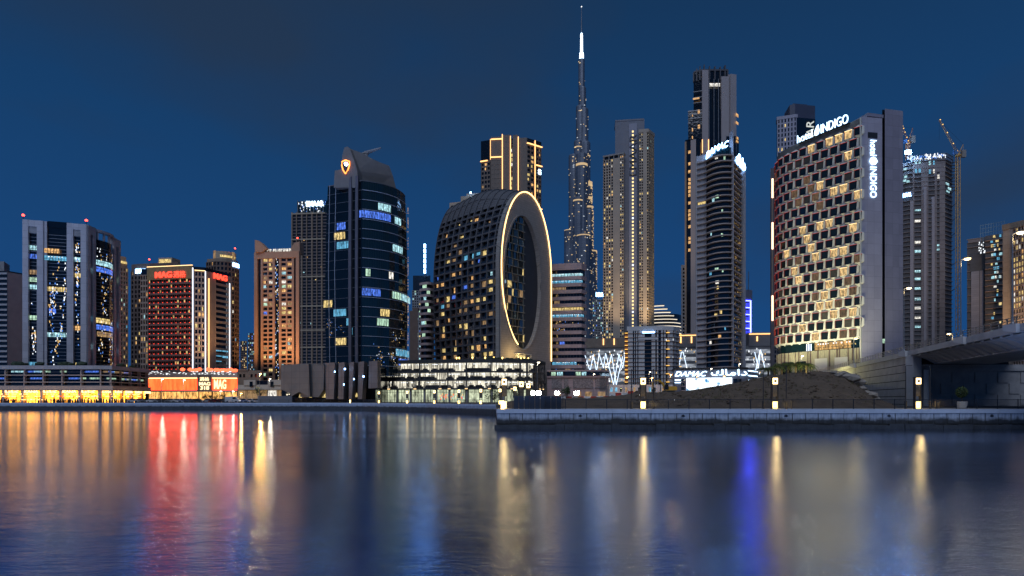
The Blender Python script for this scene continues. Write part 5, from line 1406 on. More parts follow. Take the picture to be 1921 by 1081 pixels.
for k in range(7):
    y = 657+k*13; mb = MB(); pd.pb(mb, 1092, 1458, y, y+7.5, -.5, .1); mb.out('parking_deck', deckm, t)
    mb = MB(); pd.pb(mb, 1092, 1458, y+7.5, y+13, -.5, .6); mb.out('deck_edge', mallc, t)
specks(t, pd, pd.u(1098), pd.u(1172), pd.z(735), pd.z(656), 130, .8, (.5, 1.2), [SP_white, SP_warm, SP_white])
specks(t, pd, pd.u(1272), pd.u(1450), pd.z(720), pd.z(652), 150, .8, (.5, 1.2), [SP_white, SP_warm, SP_white])
zig = [(1097, 664), (1107, 696), (1113, 664), (1119, 696), (1124, 664), (1132, 690), (1136, 662), (1151, 722), (1161, 664), (1168, 690), (1172, 668)]
zg2 = [(1093, 690), (1101, 664), (1104, 680)]
zig_em = emit('zigzag_led', (.62, .78, 1), 2.4)
def zz(pts):
    for a, b in zip(pts, pts[1:]):
        q0, q1 = pd.at(pd.u(a[0]), 1.2), pd.at(pd.u(b[0]), 1.2); mb = MB(); mb.tube([(q0.x, q0.y, pd.z(a[1])), (q1.x, q1.y, pd.z(b[1]))], .23, 5); mb.out('zigzag_light', zig_em, t)
zz(zig); zz([(1141, 690), (1147, 664), (1156, 722), (1168, 668)]); zz([(1273, 690), (1278, 661), (1281, 661), (1288, 690)]); zz([(1415, 662), (1422, 692), (1426, 658), (1434, 692)]); zz([(1416, 700), (1425, 660)])
# far small signed tower + layered round building
pe = Path([(1112, 900), (1135, 900)]); t = building('far_tower', 'far grey tower with a blue-white sign beside the spire tower', 'tower', pe, 'far towers'); simple_core(t, pe, 562, 25, g_grey)
grid(t, pe, 0, pe.L, 20, pe.z(562), 8, 36, grey_conc, .4, .4, .5, .3, W_OFF)
lettering(t, pe, 'MAA', 1118, 1132, 549, 557, SIGN_b, .6, .8, .05)
pg_ = Path(arc(1224, 760, 1281, 775, 12, 8), raw=True, Yr=762)
t = building('layered_building', 'far rounded building of glowing white horizontal layers behind the white flats', 'building', pg_); simple_core(t, pg_, 590, 40, g_grey)
for k in range(9):
    y = 573+k*6.3; a = 1226; b = min(1281, 1246+k*6)
    mb = MB(); pg_.strip(mb, pg_.u(a), pg_.u(b), pg_.z(y+1.6), pg_.z(y), -8, 1.0); mb.out('layer', pale_conc, t)
    mb = MB(); pg_.strip(mb, pg_.u(a), pg_.u(b), pg_.z(y+2.6), pg_.z(y+1.7), -2, .6); mb.out('layer_light', emit('layer_white', (1, .88, .68), 1.3), t)
# ================================================================= white gridded flats
ph2 = Path([(1172, 384), (1243, 380), (1262, 382), (1275, 392)], Yr=381)
u = ph2.u
t = building('apartment_block', 'white apartment block with brown floor lines and amber balcony lights', 'building', ph2)
wt = mat('flats_white', (.50, .52, .55), .6, .06, .3); simple_core(t, ph2, 622, 22, g_blue)
zb_, zt_ = G, ph2.z(619)
for a, b in ((1178, 1187), (1189.5, 1191), (1193, 1195.5), (1197.5, 1209), (1222, 1229), (1232, 1234.5), (1240, 1243), (1245, 1248.5), (1252, 1261), (1263, 1268), (1270, 1273)):
    mb = MB(); ph2.strip(mb, u(a), u(b), zb_, zt_, -.8, .5); mb.out('white_pier', wt, t)
mb = MB(); ph2.pb(mb, 1176, 1275, 612, 620, -8, .6); mb.out('parapet', wt, t)
mb = MB(); ph2.pb(mb, 1180, 1240, 616, 623, -12, -4); mb.out('roof_box', wt, t)
mb = MB(); ph2.pb(mb, 1197, 1234, 633, 637.5, -1, .9); mb.out('portal_beam', wt, t)
for k in range(13):
    y = 625+k*7.7; mb = MB(); ph2.pb(mb, 1172, 1274, y, y+.8, -.6, .95)
    mb.out('floor_line', mat('floor_line_brown', (.16, .10, .07), .6), t)
    for a, b in ((1172, 1177.5), (1249, 1254), (1273, 1275)):
        if a == 1172 or (k % 2 == 0): 
            mb = MB(); ph2.pb(mb, a, b, y-.9, y-.1, .5, 1.3); mb.out('balcony_light', emit('amber_bar', (1, .55, .10), 2.0), t)
    mb = MB(); ph2.pb(mb, 1172, 1178, y+1.5, y+7, -.6, .3); mb.out('orange_wall', mat('orange_wall', (.35, .17, .09), .7), t)
specks(t, ph2, u(1228), u(1273), zb_, zt_, 26, .1, (.5, 1.1), [SP_warm, SP_white])
mb = MB(); ph2.pb(mb, 1205, 1227, 622.6, 625, .95, 1.1); mb.out('roof_sign', SIGN_b, t)
# low white huts in front
pi_ = Path([(1143, 290), (1262, 290)]); t = building('site_cabins', 'row of low white site cabins in front of the white flats', 'cabin', pi_)
for k, (a, b) in enumerate(((1143, 1170), (1171, 1184), (1186, 1204), (1206, 1238), (1240, 1262))):
    mb = MB(); pi_.pb(mb, a, b, 722, 756, -5, 0); mb.out('cabin_wall', wt, t)
    for c in range(int((b-a)/9)):
        m2 = MB(); pi_.pb(m2, a+2+c*9, a+6+c*9, 727, 735, -.1, .08); m2.out('window', RND.choice([g_blue, L_dim, L_cyan]), t)
# ================================================================= tall dark tower with grey fins
pj = Path([(1285, 606), (1303, 600), (1380, 596), (1387, 602)], Yr=600)
t = building('skyscraper', 'very tall dark tower with vertical grey fins behind the curved balcony tower', 'skyscraper', pj)
u = pj.u
mb = MB(); pj.core(mb, G, pj.z(258), 34, -.5); mb.out('core', g_black, t)
mb = MB(); p_ = Path([(1291, 602), (1318, 598), (1366, 598), (1380, 600)], Yr=600); p_.core(mb, pj.z(260), pj.z(206), 30, -.5); mb.out('mid_core', g_black, t)
mb = MB(); p2_ = Path([(1301, 604), (1318, 600), (1366, 600)], Yr=600); p2_.core(mb, pj.z(208), pj.z(130), 26, -.5); mb.out('upper_core', g_black, t)
for k, (a, y) in enumerate(((1300, 133), (1306, 127), (1312, 124), (1320, 122), (1330, 125), (1340, 125), (1350, 126), (1359, 123), (1364, 132))):
    mb = MB(); p2_.pb(mb, a, a+2.2, y, 150, -3, .8); mb.out('crown_fin', mat('dark_cladding', (.06, .06, .075), .5), t)
mb = MB(); p2_.pb(mb, 1302, 1365, 130, 133, -18, .3); mb.out('crown_ring', MATS['dark_cladding'], t)
finm = mat('tower_fin', (.33, .29, .29), .65, .06, .1)
for a, b, y, d_ in ((1317, 1328.5, 135, 1.5), (1353, 1368, 146, .6), (1368.6, 1379.5, 142, 1.8)):
    mb = MB(); p_.strip(mb, p_.u(a), p_.u(b), G, pj.z(y), -2, d_); mb.out('grey_fin', finm, t)
mb = MB(); p_.pb(mb, 1366, 1380, 142, 146, -6, .4)
mb.out('fin_cap', finm, t)
for px in (1330, 1339, 1347.5):
    mb = MB(); p_.pb(mb, px, px+.8, 150, 300, -.4, .2); mb.out('mullion', steel, t)
lit(t, p_, 1331, 1351, 158, 164, L_white, -.2, 4)
for a, b, m_ in ((1285, 1288, tan), (1296, 1305.5, finm)):
    mb = MB(); pj.pb(mb, a, b, 262, 700, -1, .8); mb.out('pier', m_ if m_ is finm else tan, t)
mb = MB()
for y in (172, 183, 193, 208, 215, 222, 230): p_.pb(mb, 1290 if y > 205 else 1300, 1317, y, y+.8, -.4, .3)
mb.out('floor_lines', steel, t)
for a, b, y0, y1 in ((1300, 1312, 183.5, 187), (1309, 1313, 207, 214), (1309, 1313, 235, 242), (1298, 1300, 214, 218), (1298, 1300, 240, 246), (1298, 1300, 255, 260), (1380.5, 1385, 215, 221), (1380.5, 1385, 230, 235), (1382, 1385, 258, 263), (1381, 1385, 265, 269)):
    lit(t, p_ if b < 1380 else pj, a, b, y0, y1, L_warm, .1)
for k in range(26):
    y = 280+k*7.4
    if RND.random() < .6: lit(t, pj, 1291, 1295.5, y, y+5.5, L_warm, -.3)
for px in (1316.5, 1328):
    mb = MB(); p_.pb(mb, px, px+1, 265, 290, 1.5, 2.2); mb.out('light_line', LED_o, t)
pj2 = Path([(1278, 640), (1287, 640)]); t = building('far_tower', 'thin pale striped tower edge beside the tall dark tower', 'tower', pj2, 'far towers'); simple_core(t, pj2, 497, 20, pale_conc, 'wall')
for k in range(22):
    mb = MB(); pj2.pb(mb, 1281, 1284, 503+k*7, 506.5+k*7, -.2, .1); mb.out('window', g_black, t)
# ================================================================= curved balcony tower with blazing roof letters
pk0 = [Vector((gx(1306, 424), 424)), Vector((gx(1324, 420), 420))]+arc(1324, 420, 1374, 412, 4.5, 6)[1:]
pk = Path(pk0, raw=True, Yr=418); pkr = Path([(1374, 412), (1393, 432), (1397, 433)], Yr=414)
t = building('residential_tower', 'curved tower of wavy balcony slabs with blazing white roof letters', 'tower', pk)
u = pk.u; zt_ = pk.z(300)
mb = MB(); pk.core(mb, G, pk.z(290), 22, -1.2); mb.out('core', g_blue, t)
mb = MB(); pkr.core(mb, G, pk.z(296), 12, -1.0); mb.out('side_core', g_black, t)
wp = mat('tower_white_panel', (.40, .40, .44), .6, .06, .2, joints=(2.4, 3.6))
mb = MB(); pk.strip(mb, 0, u(1324), G, pk.z(287), -2, -.5); mb.out('white_wall', wp, t)
mb = MB(); pk.strip(mb, 0, u(1308), G, pk.z(287), -2, .2); mb.out('edge_pier', wp, t)
slabm = mat('balcony_slab', (.40, .33, .31), .6, .06, .3)
nF = 38; zz0, zz1 = 22, zt_
for k in range(nF+1):
    z = zz0+(zz1-zz0)*k/nF; us_ = [u(1308)+(pk.L-u(1308))*i/14 for i in range(15)]
    mb = MB(); vs = []
    for i, a in enumerate(us_):
        f = i/14; zw = z+1.0*(f*f*(3-2*f))-.5; pr2 = 1.3-.7*abs(f-.5)
        q0, q1 = pk.at(a, -1.0), pk.at(a, pr2); vs += [(q0.x, q0.y, zw-.3), (q1.x, q1.y, zw-.3), (q1.x, q1.y, zw+.35), (q0.x, q0.y, zw+.35)]
    mb.idx(vs, [(i*4+j, i*4+(j+1) % 4, (i+1)*4+(j+1) % 4, (i+1)*4+j) for i in range(14) for j in range(4)]+[(3, 2, 1, 0), (56, 57, 58, 59)]); mb.out('balcony_slab', slabm, t)
    mb = MB(); pkr.strip(mb, .4, pkr.u(1391), z-.3, z+.7, -1.0, .8); mb.out('side_balcony', slabm, t)
mb = MB(); pk.strip(mb, u(1373), pk.L, G, pk.z(253), -3, 1.5); mb.out('corner_fin', wp, t)
mb = MB(); pkr.strip(mb, pkr.u(1393), pkr.L, G, pkr.z(290), -3, 1.0); mb.out('edge_pier', wp, t)
specks(t, pkr, .5, pkr.u(1392), 30, zt_, 260, -.4, (.3, .8), [SP_warm, SP_warm, L_yel])
for px, y, w_, m_ in ((1309, 374, 14, L_yel), (1341, 370, 7, L_green), (1334, 375, 5, L_cool), (1354, 398, 3, L_green), (1353, 442, 4, L_green), (1331, 437, 2.4, L_cool), (1340, 505, 8, L_green), (1329, 511, 4, L_cyan), (1341, 529, 7, L_white), (1343, 539, 5, L_yel), (1355, 508, 3, L_green), (1358, 300, 4, L_green), (1340, 297, 6, L_white), (1329, 640, 4, L_white), (1339, 590, 6, L_yel), (1350, 585, 5, L_yel), (1347, 630, 6, L_warm), (1360, 615, 3, L_cyan)):
    lit(t, pk, px, px+w_, y, y+6, m_, -1.1 if px > 1324 else -.45)
mb = MB(); pk.strip(mb, u(1324), pk.L, pk.z(300), pk.z(283), -6, -.6); mb.out('roof_glazing', g_teal, t)
lettering(t, pk, 'DAMAC', 1326, 1366, 279, 297, SIGN_b, .2, .8, .0, .3, slope=.35, z=(pk.z(298), pk.z(287)))
lettering(t, pkr, '\ufed9\ufe8e\ufee3\ufe8d\ufea9', 1379, 1396, 281, 303, SIGN_b, .6, .8, .03)
mb = MB(); mb.tube([P(1340, 262, 420), P(1345, 268, 420), P(1352, 284, 420)], .4, 6); mb.out('roof_davit', dark_metal, t)
# sales pavilion with giant letters and screen
pl2 = Path([(1264, 330), (1403, 322)], Yr=326)
t = building('sales_pavilion', 'low pavilion with giant white letters above a bright video screen', 'pavilion', pl2)
simple_core(t, pl2, 694, 20, mat('pavilion_dark', (.10, .10, .13), .5), 'wall')
mb = MB(); pl2.pb(mb, 1264, 1403, 690, 694, -18, .8); mb.out('roof', dark_metal, t)
lettering(t, pl2, 'DAMAC', 1266, 1326, 696.5, 706, SIGN_w, .5, .7, .0, .35)
lettering(t, pl2, '\ufed9\ufe8e\ufee3\ufe8d\ufea9', 1334, 1401, 693.5, 705, SIGN_w, .5, .7, .0)
sm, st_, sb = nodes('video_screen'); sg = st_.nodes.new('ShaderNodeNewGeometry'); sn = st_.nodes.new('ShaderNodeTexNoise'); sn.inputs['Scale'].default_value = .22; sn.inputs['Detail'].default_value = 4
st_.links.new(sg.outputs['Position'], sn.inputs['Vector']); sr = st_.nodes.new('ShaderNodeValToRGB'); sr.color_ramp.elements[0].position = .34; sr.color_ramp.elements[0].color = (.02, .12, .25, 1); sr.color_ramp.elements[1].position = .46; sr.color_ramp.elements[1].color = (.80, .92, 1, 1)
st_.links.new(sn.outputs['Fac'], sr.inputs[0]); st_.links.new(sr.outputs[0], sb.inputs['Emission Color']); sb.inputs['Emission Strength'].default_value = 2.6; sb.inputs['Base Color'].default_value = (0, 0, 0, 1)
mb = MB(); pl2.pb(mb, 1288, 1373, 709, 738, -.3, .5); mb.out('video_screen', sm, t)
for a, b in ((1266, 1277),):
    for y in (712, 717): mb = MB(); pl2.pb(mb, a, b, y, y+1.2, .1, .4); mb.out('light_bar', SIGN_w, t)
for a in (1278, 1376, 1384):
    mb = MB(); pl2.pb(mb, a, a+7, 711, 740, -.3, .1); mb.out('glazing', g_blue, t)
for y in (716, 724, 732):
    mb = MB(); pl2.pb(mb, 1278, 1286, y, y+1, .1, .3); mb.out('shelf', pink_stone, t)
pl3 = Path([(1403, 322), (1420, 335)], Yr=322); mb = MB(); pl3.core(mb, G, pl3.z(693), 15, 0); mb.out('side_wall', MATS['pavilion_dark'], t)
for y in (695, 704, 713): mb = MB(); pl3.strip(mb, .2, pl3.L, pl3.z(y+1.2), pl3.z(y), 0, .4); mb.out('light_bar', SIGN_w, t)
# blue lit tower
pm = Path([(1390, 640), (1411, 644)], Yr=640); t = building('blue_tower', 'slim tower outlined in vivid blue light behind the curved balcony tower', 'tower', pm); simple_core(t, pm, 560, 16, g_blue)
mb = MB(); pm.pb(mb, 1394, 1411, 543, 562, -8, .2); mb.out('crown', bluish, t)
mb = MB(); mb.tube([P(1404, 545, 642), P(1404, 510, 642)], .4, 6); mb.out('mast', steel, t)
for px in (1394.2, 1407.5):
    mb = MB(); c = pm.u(px); pm.strip(mb, c-.55, c+.55, pm.z(688), pm.z(563), .2, 1.2); mb.out('light_line', LED_b if px > 1400 else emit('led_blue_white', (.30, .34, 1), 20), t)
for k in range(10):
    y = 563+k*13; mb = MB(); pm.pb(mb, 1394, 1408, y, y+1.7, .2, 1.0); mb.out('light_line', LED_b, t)
for k in range(9):
    y = 568+k*13; mb = MB(); pm.pb(mb, 1396.5, 1405, y, y+8, .0, .15); mb.out('lit_window', emit('room_deep_blue', (.05, .07, 1), .9, .6, .4), t)
# ================================================================= faceted hotel
hp = [Vector((gx(a, Y), Y)) for a, Y in ((1457.5, 276), (1460, 271.5), (1465, 268), (1474, 264.6), (1486, 261.2), (1505, 257), (1530, 251.6), (1560, 245.6), (1590, 240), (1617, 235))]
ph_ = Path(hp, raw=True, Yr=235)
t = building('hotel', 'curved hotel of faceted honeycomb windows with white lettering on roof and side wall', 'hotel', ph_)
zt = ph_.z(223); zc0 = ph_.z(634)
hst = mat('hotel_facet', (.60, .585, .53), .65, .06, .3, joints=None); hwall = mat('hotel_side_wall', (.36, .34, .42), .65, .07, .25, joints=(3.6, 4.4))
mb = MB(); ph_.core(mb, G, zt-1, 30, -1.3); mb.out('core', dark_conc, t)
mb = MB(); ph_.strip(mb, 0, ph_.L, zt-2.5, zt+.3, -1.2, .25); mb.out('parapet', mat('hotel_parapet', (.16, .16, .15), .6), t)
NR = 20; p = (zt-2.5-zc0)/NR; L_ = ph_.L; c = (L_)/11.6
redm = mat('reveal_red', (.35, .03, .015), .5, .05)
redled = emit('reveal_led_red', (1, .08, .03), .6)
wx, wz = c*.36, p*.38          # half sizes of the window
def cell_mesh(lit_):
    m = MB(); o_ = 1.15         # window box stands proud of the honeycomb seam
    hx = [(0, 2*p/3), (-c/2, p/3), (-c/2, -p/3), (0, -2*p/3), (c/2, -p/3), (c/2, p/3)]
    H_ = [Vector((x, .0, z)) for x, z in hx]                      # local: x along, -y outward
    W_ = [Vector((-wx, -o_, wz)), Vector((-wx, -o_, -wz)), Vector((wx*.82, -o_*.55, -wz)), Vector((wx, -o_*.55, wz))]   # tl, bl, br, tr
    for f in ((H_[0], H_[1], W_[0]), (H_[1], H_[2], W_[1], W_[0]), (H_[2], H_[3], W_[1]), (H_[3], W_[2], W_[1]), (H_[3], H_[4], W_[2]), (H_[4], H_[5], W_[3], W_[2]), (H_[5], H_[0], W_[3]), (H_[0], W_[0], W_[3])):
        m.face(f, 0)
    D = [q+Vector((0, .34, 0)) for q in W_]; e_ = .14
    m.face((W_[0], W_[1], D[1], D[0]), 1); m.face((W_[3], W_[0], D[0], D[3]), 1 if not lit_ else 3); m.face((W_[1], W_[2], D[2], D[1]), 0); m.face((W_[2], W_[3], D[3], D[2]), 0)
    f = Vector((0, -.03, 0))
    m.face((W_[0]+f, W_[0]+f+Vector((0, 0, -.16)), W_[3]+f+Vector((0, 0, -.1)), W_[3]+f), 2 if not lit_ else 3)   # lit head line
    return m.mesh('facade_cell', [hst, redm, redled, emit('reveal_led_warm', (1, .66, .28), 3.2)]), D
cm0, D0 = cell_mesh(False); cm1, _ = cell_mesh(True)
pm_ = MB(); pm_.face([q+Vector((0, -.03, 0)) for q in (D0[1], D0[2], D0[3], D0[0])])
hroom = emit('hotel_room', (1, .66, .28), .6, .95, 1.0)
pan0 = pm_.mesh('window_pane', glass('hotel_glass', (.010, .016, .018), .08, .02, 1.6)); pan1 = pm_.mesh('window_pane', hroom)
PV = [pan0]*7+[pm_.mesh('window_pane', mat('curtain_grey', (.045, .045, .04), .7, .5, 2.0)), pm_.mesh('window_pane', g_blue), pm_.mesh('window_pane', emit('room_faint', (1, .6, .3), .10, .9, 1.2))]
rh = random.Random(8)
litpx = [(1593, 249), (1571, 256), (1556, 263), (1530, 277), (1549, 354), (1573, 364), (1591, 361), (1593, 293), (1604, 375), (1515, 440), (1549, 427), (1566, 424), (1586, 421), (1608, 432), (1603, 456), (1531, 473), (1572, 482), (1590, 479), (1603, 497), (1498, 518), (1591, 516), (1563, 542), (1551, 562), (1589, 555), (1611, 594), (1547, 582), (1565, 581), (1513, 622), (1530, 624), (1480, 480), (1604, 592)]
for r in range(NR):
    z = zt-2.5-(r+.5)*p
    n = 11
    for k in range(n+1):
        u_ = L_-c*(.25+k) if r % 2 == 0 else L_-c*(.75+k)
        if u_ < c*.35: continue
        q = ph_.at(u_, .12); nn_ = ph_.nrm(u_); rz = math.atan2(nn_.x, -nn_.y)
        px = q.x/q.y*F+CX; py = HY-(z-H)/q.y*F
        is_lit = any(abs(px-a) < 9 and abs(py-b) < 9.5 for a, b in litpx)
        o = inst('facade_cell', cm1 if is_lit else cm0, t, (q.x, q.y, z), rz)
        BASE[o] = BASE[t]
        w_ = bpy.data.objects.new('window_pane', pan1 if is_lit else rh.choice(PV)); COL.objects.link(w_); w_.parent = o
mb = MB(); ph_.strip(mb, L_-.35, L_+.0, G, zt+.3, -.5, .95); mb.out('corner_trim', hst, t)
mb = MB(); ph_.strip(mb, 0, L_-.4, ph_.z(635), zc0+.9, -1, .5); mb.out('belt_course', hst, t)
mb = MB(); ph_.strip(mb, 0, L_-.4, ph_.z(652), ph_.z(635), -1, -.1); mb.out('lobby_glazing', g_teal, t)
bar = emit('bar_room', (1, .56, .18), .55, .8, .7)
lit(t, ph_, 1528, 1597, 636.5, 651, bar, -.04, 10, 'lobby_window')
specks(t, ph_, ph_.u(1530), ph_.u(1610), ph_.z(651), ph_.z(640), 26, .03, (.2, .5), [SP_warm])
for a in (1513, 1517, 1521):
    mb = MB(); ph_.pb(mb, a, a+1.1, 637, 651, -.1, .12); mb.out('light_line', LED_p, t)
stb = mat('ribbed_stone', (.40, .37, .26), .7, .12, .3)
mb = MB(); ph_.strip(mb, 0, L_-.4, G, ph_.z(652), -1, .05); mb.out('base_wall', stb, t)
a = .4; rs = random.Random(4)
while a < L_-1:
    w_ = rs.choice([.25, .35, .5]); mb = MB(); ph_.strip(mb, a, a+w_, G, ph_.z(652)-.01, .0, rs.uniform(.25, .5)); mb.out('rib', stb if rs.random() < .8 else brown, t); a += w_+rs.uniform(.3, .8)
for a, b in ((1470, 1486), (1497, 1512)):
    mb = MB(); ph_.pb(mb, a, b, 672, 700, -.5, .6); mb.out('entrance', g_blue, t)
for a, b in ((1530, 1553), (1567, 1591)):
    mb = MB(); ph_.pb(mb, a, b, 668, 700, -.5, .56); mb.out('stone_panel', hst, t)
# side walls
ps = Path([(1617, 235), (1655, 236.5)], Yr=235); pt = Path([(1660, 237), (1694, 239)], Yr=237)
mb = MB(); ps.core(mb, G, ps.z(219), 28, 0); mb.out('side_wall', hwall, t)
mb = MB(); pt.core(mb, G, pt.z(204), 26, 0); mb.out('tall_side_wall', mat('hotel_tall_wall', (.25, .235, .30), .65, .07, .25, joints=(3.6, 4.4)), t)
pq = Path([(1654.8, 239), (1660.4, 239)], Yr=239); mb = MB(); pq.core(mb, G, pq.z(206), 10, 0); mb.out('dark_joint', g_black, t)
mb = MB(); pt.pb(mb, 1632, 1662, 213, 219, -14, -1); mb.out('roof_step', MATS['hotel_tall_wall'], t)
mb = MB(); ps.pb(mb, 1628, 1646, 247, 258, -.2, .06); mb.out('louvre', dark_metal, t)
lit(t, pq, 1655.2, 1660, 636, 644, L_green, .1)
SIGN_h = emit('hotel_sign', (.50, .74, 1), 3.5, sample=True)
lettering(t, ps, 'hotel', 1632, 1643.5, 262, 291, SIGN_h, .1, .3, -.006, rot=1)
lettering(t, ps, 'INDIGO', 1632, 1643.5, 312, 370, SIGN_h, .1, .3, -.006, rot=1)
mb = MB(); mb.slab([(*ps.at(ps.u(a), .3), ps.z(b)) for a, b in ((1630, 303), (1632, 296), (1637, 293.5), (1642, 296), (1645, 302), (1641, 308), (1634, 309))], (0, -.25, 0)); mb.out('leaf_emblem', SIGN_h, t)
# roof lettering follows the curve
def hz(py, px): q = ph_.at(ph_.u(px)); return gz(py, q.y)
pr2 = ph_
lettering(t, pr2, 'hotel', 1499, 1527, 0, 0, SIGN_h, .9, .5, -.008, z=(zt+.1, zt+3.4))
lettering(t, pr2, 'INDIGO', 1543, 1594, 0, 0, SIGN_h, .9, .5, -.008, z=(zt+.2, zt+3.9))
ue = ph_.u(1535); q_ = [(ue+dx*.62, zt+dz*.8) for dx, dz in ((-1.9, 1.5), (-1.4, 3.2), (0, 5.2), (.9, 5.6), (1.3, 3.6), (1.8, 2.2), (1.2, .4), (-.4, -.1), (-1.5, .5))]
mb = MB(); mb.slab([(*ph_.at(a, 1.1), b) for a, b in q_], (0, -.4, 0)); mb.out('leaf_emblem', SIGN_h, t)
mb = MB(); ph_.strip(mb, ph_.u(1500), ph_.u(1596), zt-.2, zt+.1, .4, 1.3); mb.out('sign_rail', dark_metal, t)
# facade uplights in the planting
def spot(par, loc, target, power, col, size=1.2):
    l = bpy.data.lights.new('floodlight', 'SPOT'); l.energy = power; l.color = col; l.spot_size = size; l.spot_blend = .8; l.shadow_soft_size = .5
    o = bpy.data.objects.new('floodlight', l); COL.objects.link(o); loc = Vector(loc)
    o.location = loc-BASE[par]; o.rotation_euler = (loc-Vector(target)).to_track_quat('Z', 'Y').to_euler(); o.parent = par
flm = emit('flood_lens', (.95, 1, .55), 30, sample=False)
for px, Y in ((1460, 246), (1485, 236), (1508, 231), (1532, 227), (1556, 222), (1582, 216), (1606, 212)):
    b = Vector((gx(px, Y), Y, 7.2)); q = ph_.at(ph_.u(px), .5)
    f_ = thing('floodlight', 'small ground floodlight aimed up at the honeycomb hotel front', 'floodlight', b, 'hotel floodlights')
    mb = MB(); mb.box(b.x-.3, b.x+.3, b.y-.2, b.y+.2, b.z-5.1, b.z+.35); mb.out('housing', dark_metal, f_)
    mb = MB(); mb.box(b.x-.25, b.x+.25, b.y-.15, b.y+.15, b.z+.36, b.z+.42); mb.out('lens', flm, f_)
    spot(f_, b+Vector((0, 0, .7)), (q.x, q.y, 46), 25000, (1, .95, .60), 1.3)
# ================================================================= tower behind the hotel
pn = Path([(1457, 505), (1492, 500), (1530, 503)], Yr=502)
t = building('residential_tower', 'lavender tower with dark slab and outlined roof letters behind the honeycomb hotel', 'tower', pn)
lav = mat('lavender_render', (.34, .33, .40), .7, .06, .1)
simple_core(t, pn, 222, 26, g_blue)
grid(t, pn, pn.u(1458), pn.u(1494), 60, pn.z(222), 6, 46, lav, .55, .3, .5, .1, lits([1, 6, .5, .1, 0, 0, 0, .5]))
mb = MB(); pn.pb(mb, 1457, 1496, 217, 223, -8, .7); mb.out('parapet', lav, t)
mb = MB(); pn.pb(mb, 1482, 1530, 197, 330, -16, -.6); mb.out('slab', mat('navy_panel', (.05, .06, .10), .5, .1, .1), t)
mb = MB(); pn.pb(mb, 1490, 1518, 193, 198, -10, -3); mb.out('roof_frame', MATS['navy_panel'], t)
lettering(t, pn, 'EMAAR', 1513, 1527, 226, 300, emit('sign_outline', (.75, .8, .75), .9), -.5, .5, .0, rot=-1)
po_ = Path([(1446, 425), (1462, 425)]); t = building('residential_tower', 'dark tower edge with vertical orange-white light strips left of the honeycomb hotel', 'tower', po_)
simple_core(t, po_, 316, 20, g_black)
grid(t, po_, po_.u(1452), po_.L, 20, po_.z(318), 2, 46, mat('dark_render', (.10, .09, .10), .7), .3, .35, .4, .06)
mb = MB(); po_.pb(mb, 1446, 1452, 316, 750, -1, .3); mb.out('pier', MATS['dark_render'], t)
for y0, y1 in ((336, 372), (418, 468), (555, 602)):
    mb = MB(); po_.pb(mb, 1447.5, 1449.6, y0, y1, .3, .9); mb.out('light_line', emit('led_peach', (1, .58, .36), 5), t)
mb = MB(); po_.pb(mb, 1447.5, 1449, 372, 418, .3, .7); po_.pb(mb, 1447.5, 1449, 468, 555, .3, .7); mb.out('light_channel', tan, t)
# ================================================================= towers under construction
pu = Path([(1690, 508), (1705, 504), (1773, 498), (1786, 506)], Yr=500)
t = building('unfinished_tower', 'raw concrete tower under construction with floodlit top deck behind the hotel wall', 'tower', pu)
rawc = mat('raw_concrete', (.22, .19, .19), .9, .2, .12, .1)
u = pu.u; simple_core(t, pu, 300, 26, dark_conc)
for a, b, y in ((1712, 1715, 300), (1728, 1741, 300), (1753, 1757, 302), (1762, 1772, 303), (1707, 1713, 375), (1747, 1752, 370), (1732, 1737, 350)):
    mb = MB(); pu.pb(mb, a, b, y, 760, -2, .9 if y > 340 else .4); mb.out('shear_wall', rawc if y < 340 else mat('pale_raw', (.32, .29, .31), .8, .08, .15), t)
mb = MB(); pu.pb(mb, 1713, 1773, 297, 322, -3, .3); mb.out('top_wall', rawc, t)
for k in range(50):
    z = 20+k*3.85
    if z > pu.z(300): break
    mb = MB(); pu.strip(mb, 0, pu.L, z, z+.55, -1.5, .55); mb.out('floor_slab', rawc, t)
for px, y in ((1716, 303), (1723, 303), (1742, 306), (1750, 306), (1716, 319), (1723, 319), (1742, 322), (1750, 322), (1758, 333)):
    lit(t, pu, px, px+4, y-4, y+3.5, RND.choice([L_cool, L_white, L_cyan]), .36)
for y in (392, 413, 453, 470, 508, 522, 540, 560, 577, 595, 612): lit(t, pu, 1716, 1727, y-2, y+2.5, L_white if y % 2 else L_cool, .2)
for px, y in ((1695, 313), (1696, 327), (1700, 337), (1694, 334), (1757, 460), (1757, 468), (1774, 345), (1778, 352), (1775, 358)): lit(t, pu, px, px+6, y-2, y+2.5, L_cool, .2)
lettering(t, pu, 'EMAAR', 1693, 1709, 359, 366, SIGN_b, .6, .6, .05)
mb = MB()      # scaffold round the top and up the right corner
for k in range(34):
    q = pu.at(pu.L*(.16+.84*k/33), .8); mb.tube([(q.x, q.y, pu.z(303)), (q.x, q.y, pu.z(290))], .16, 4)
for y in (290, 296, 302):
    pu.strip(mb, u(1702), pu.L, pu.z(y+.3), pu.z(y-.3), .6, 1.2)
for k in range(10):
    z = pu.z(300+k*6); q = pu.at(pu.L, .5); mb.box(q.x-1, q.x+4, q.y-1, q.y+.3, z, z+.35)
for dx in (-.5, 3.2): q = pu.at(pu.L, .5); mb.tube([(q.x+dx, q.y, pu.z(420)), (q.x+dx, q.y, pu.z(290))], .25, 4)
mb.out('scaffold', steel, t, 'stuff')
specks(t, pu, u(1702), u(1772), pu.z(300), pu.z(290), 70, 1.3, (.5, 1.2), [SP_white, SP_blue, SP_white])
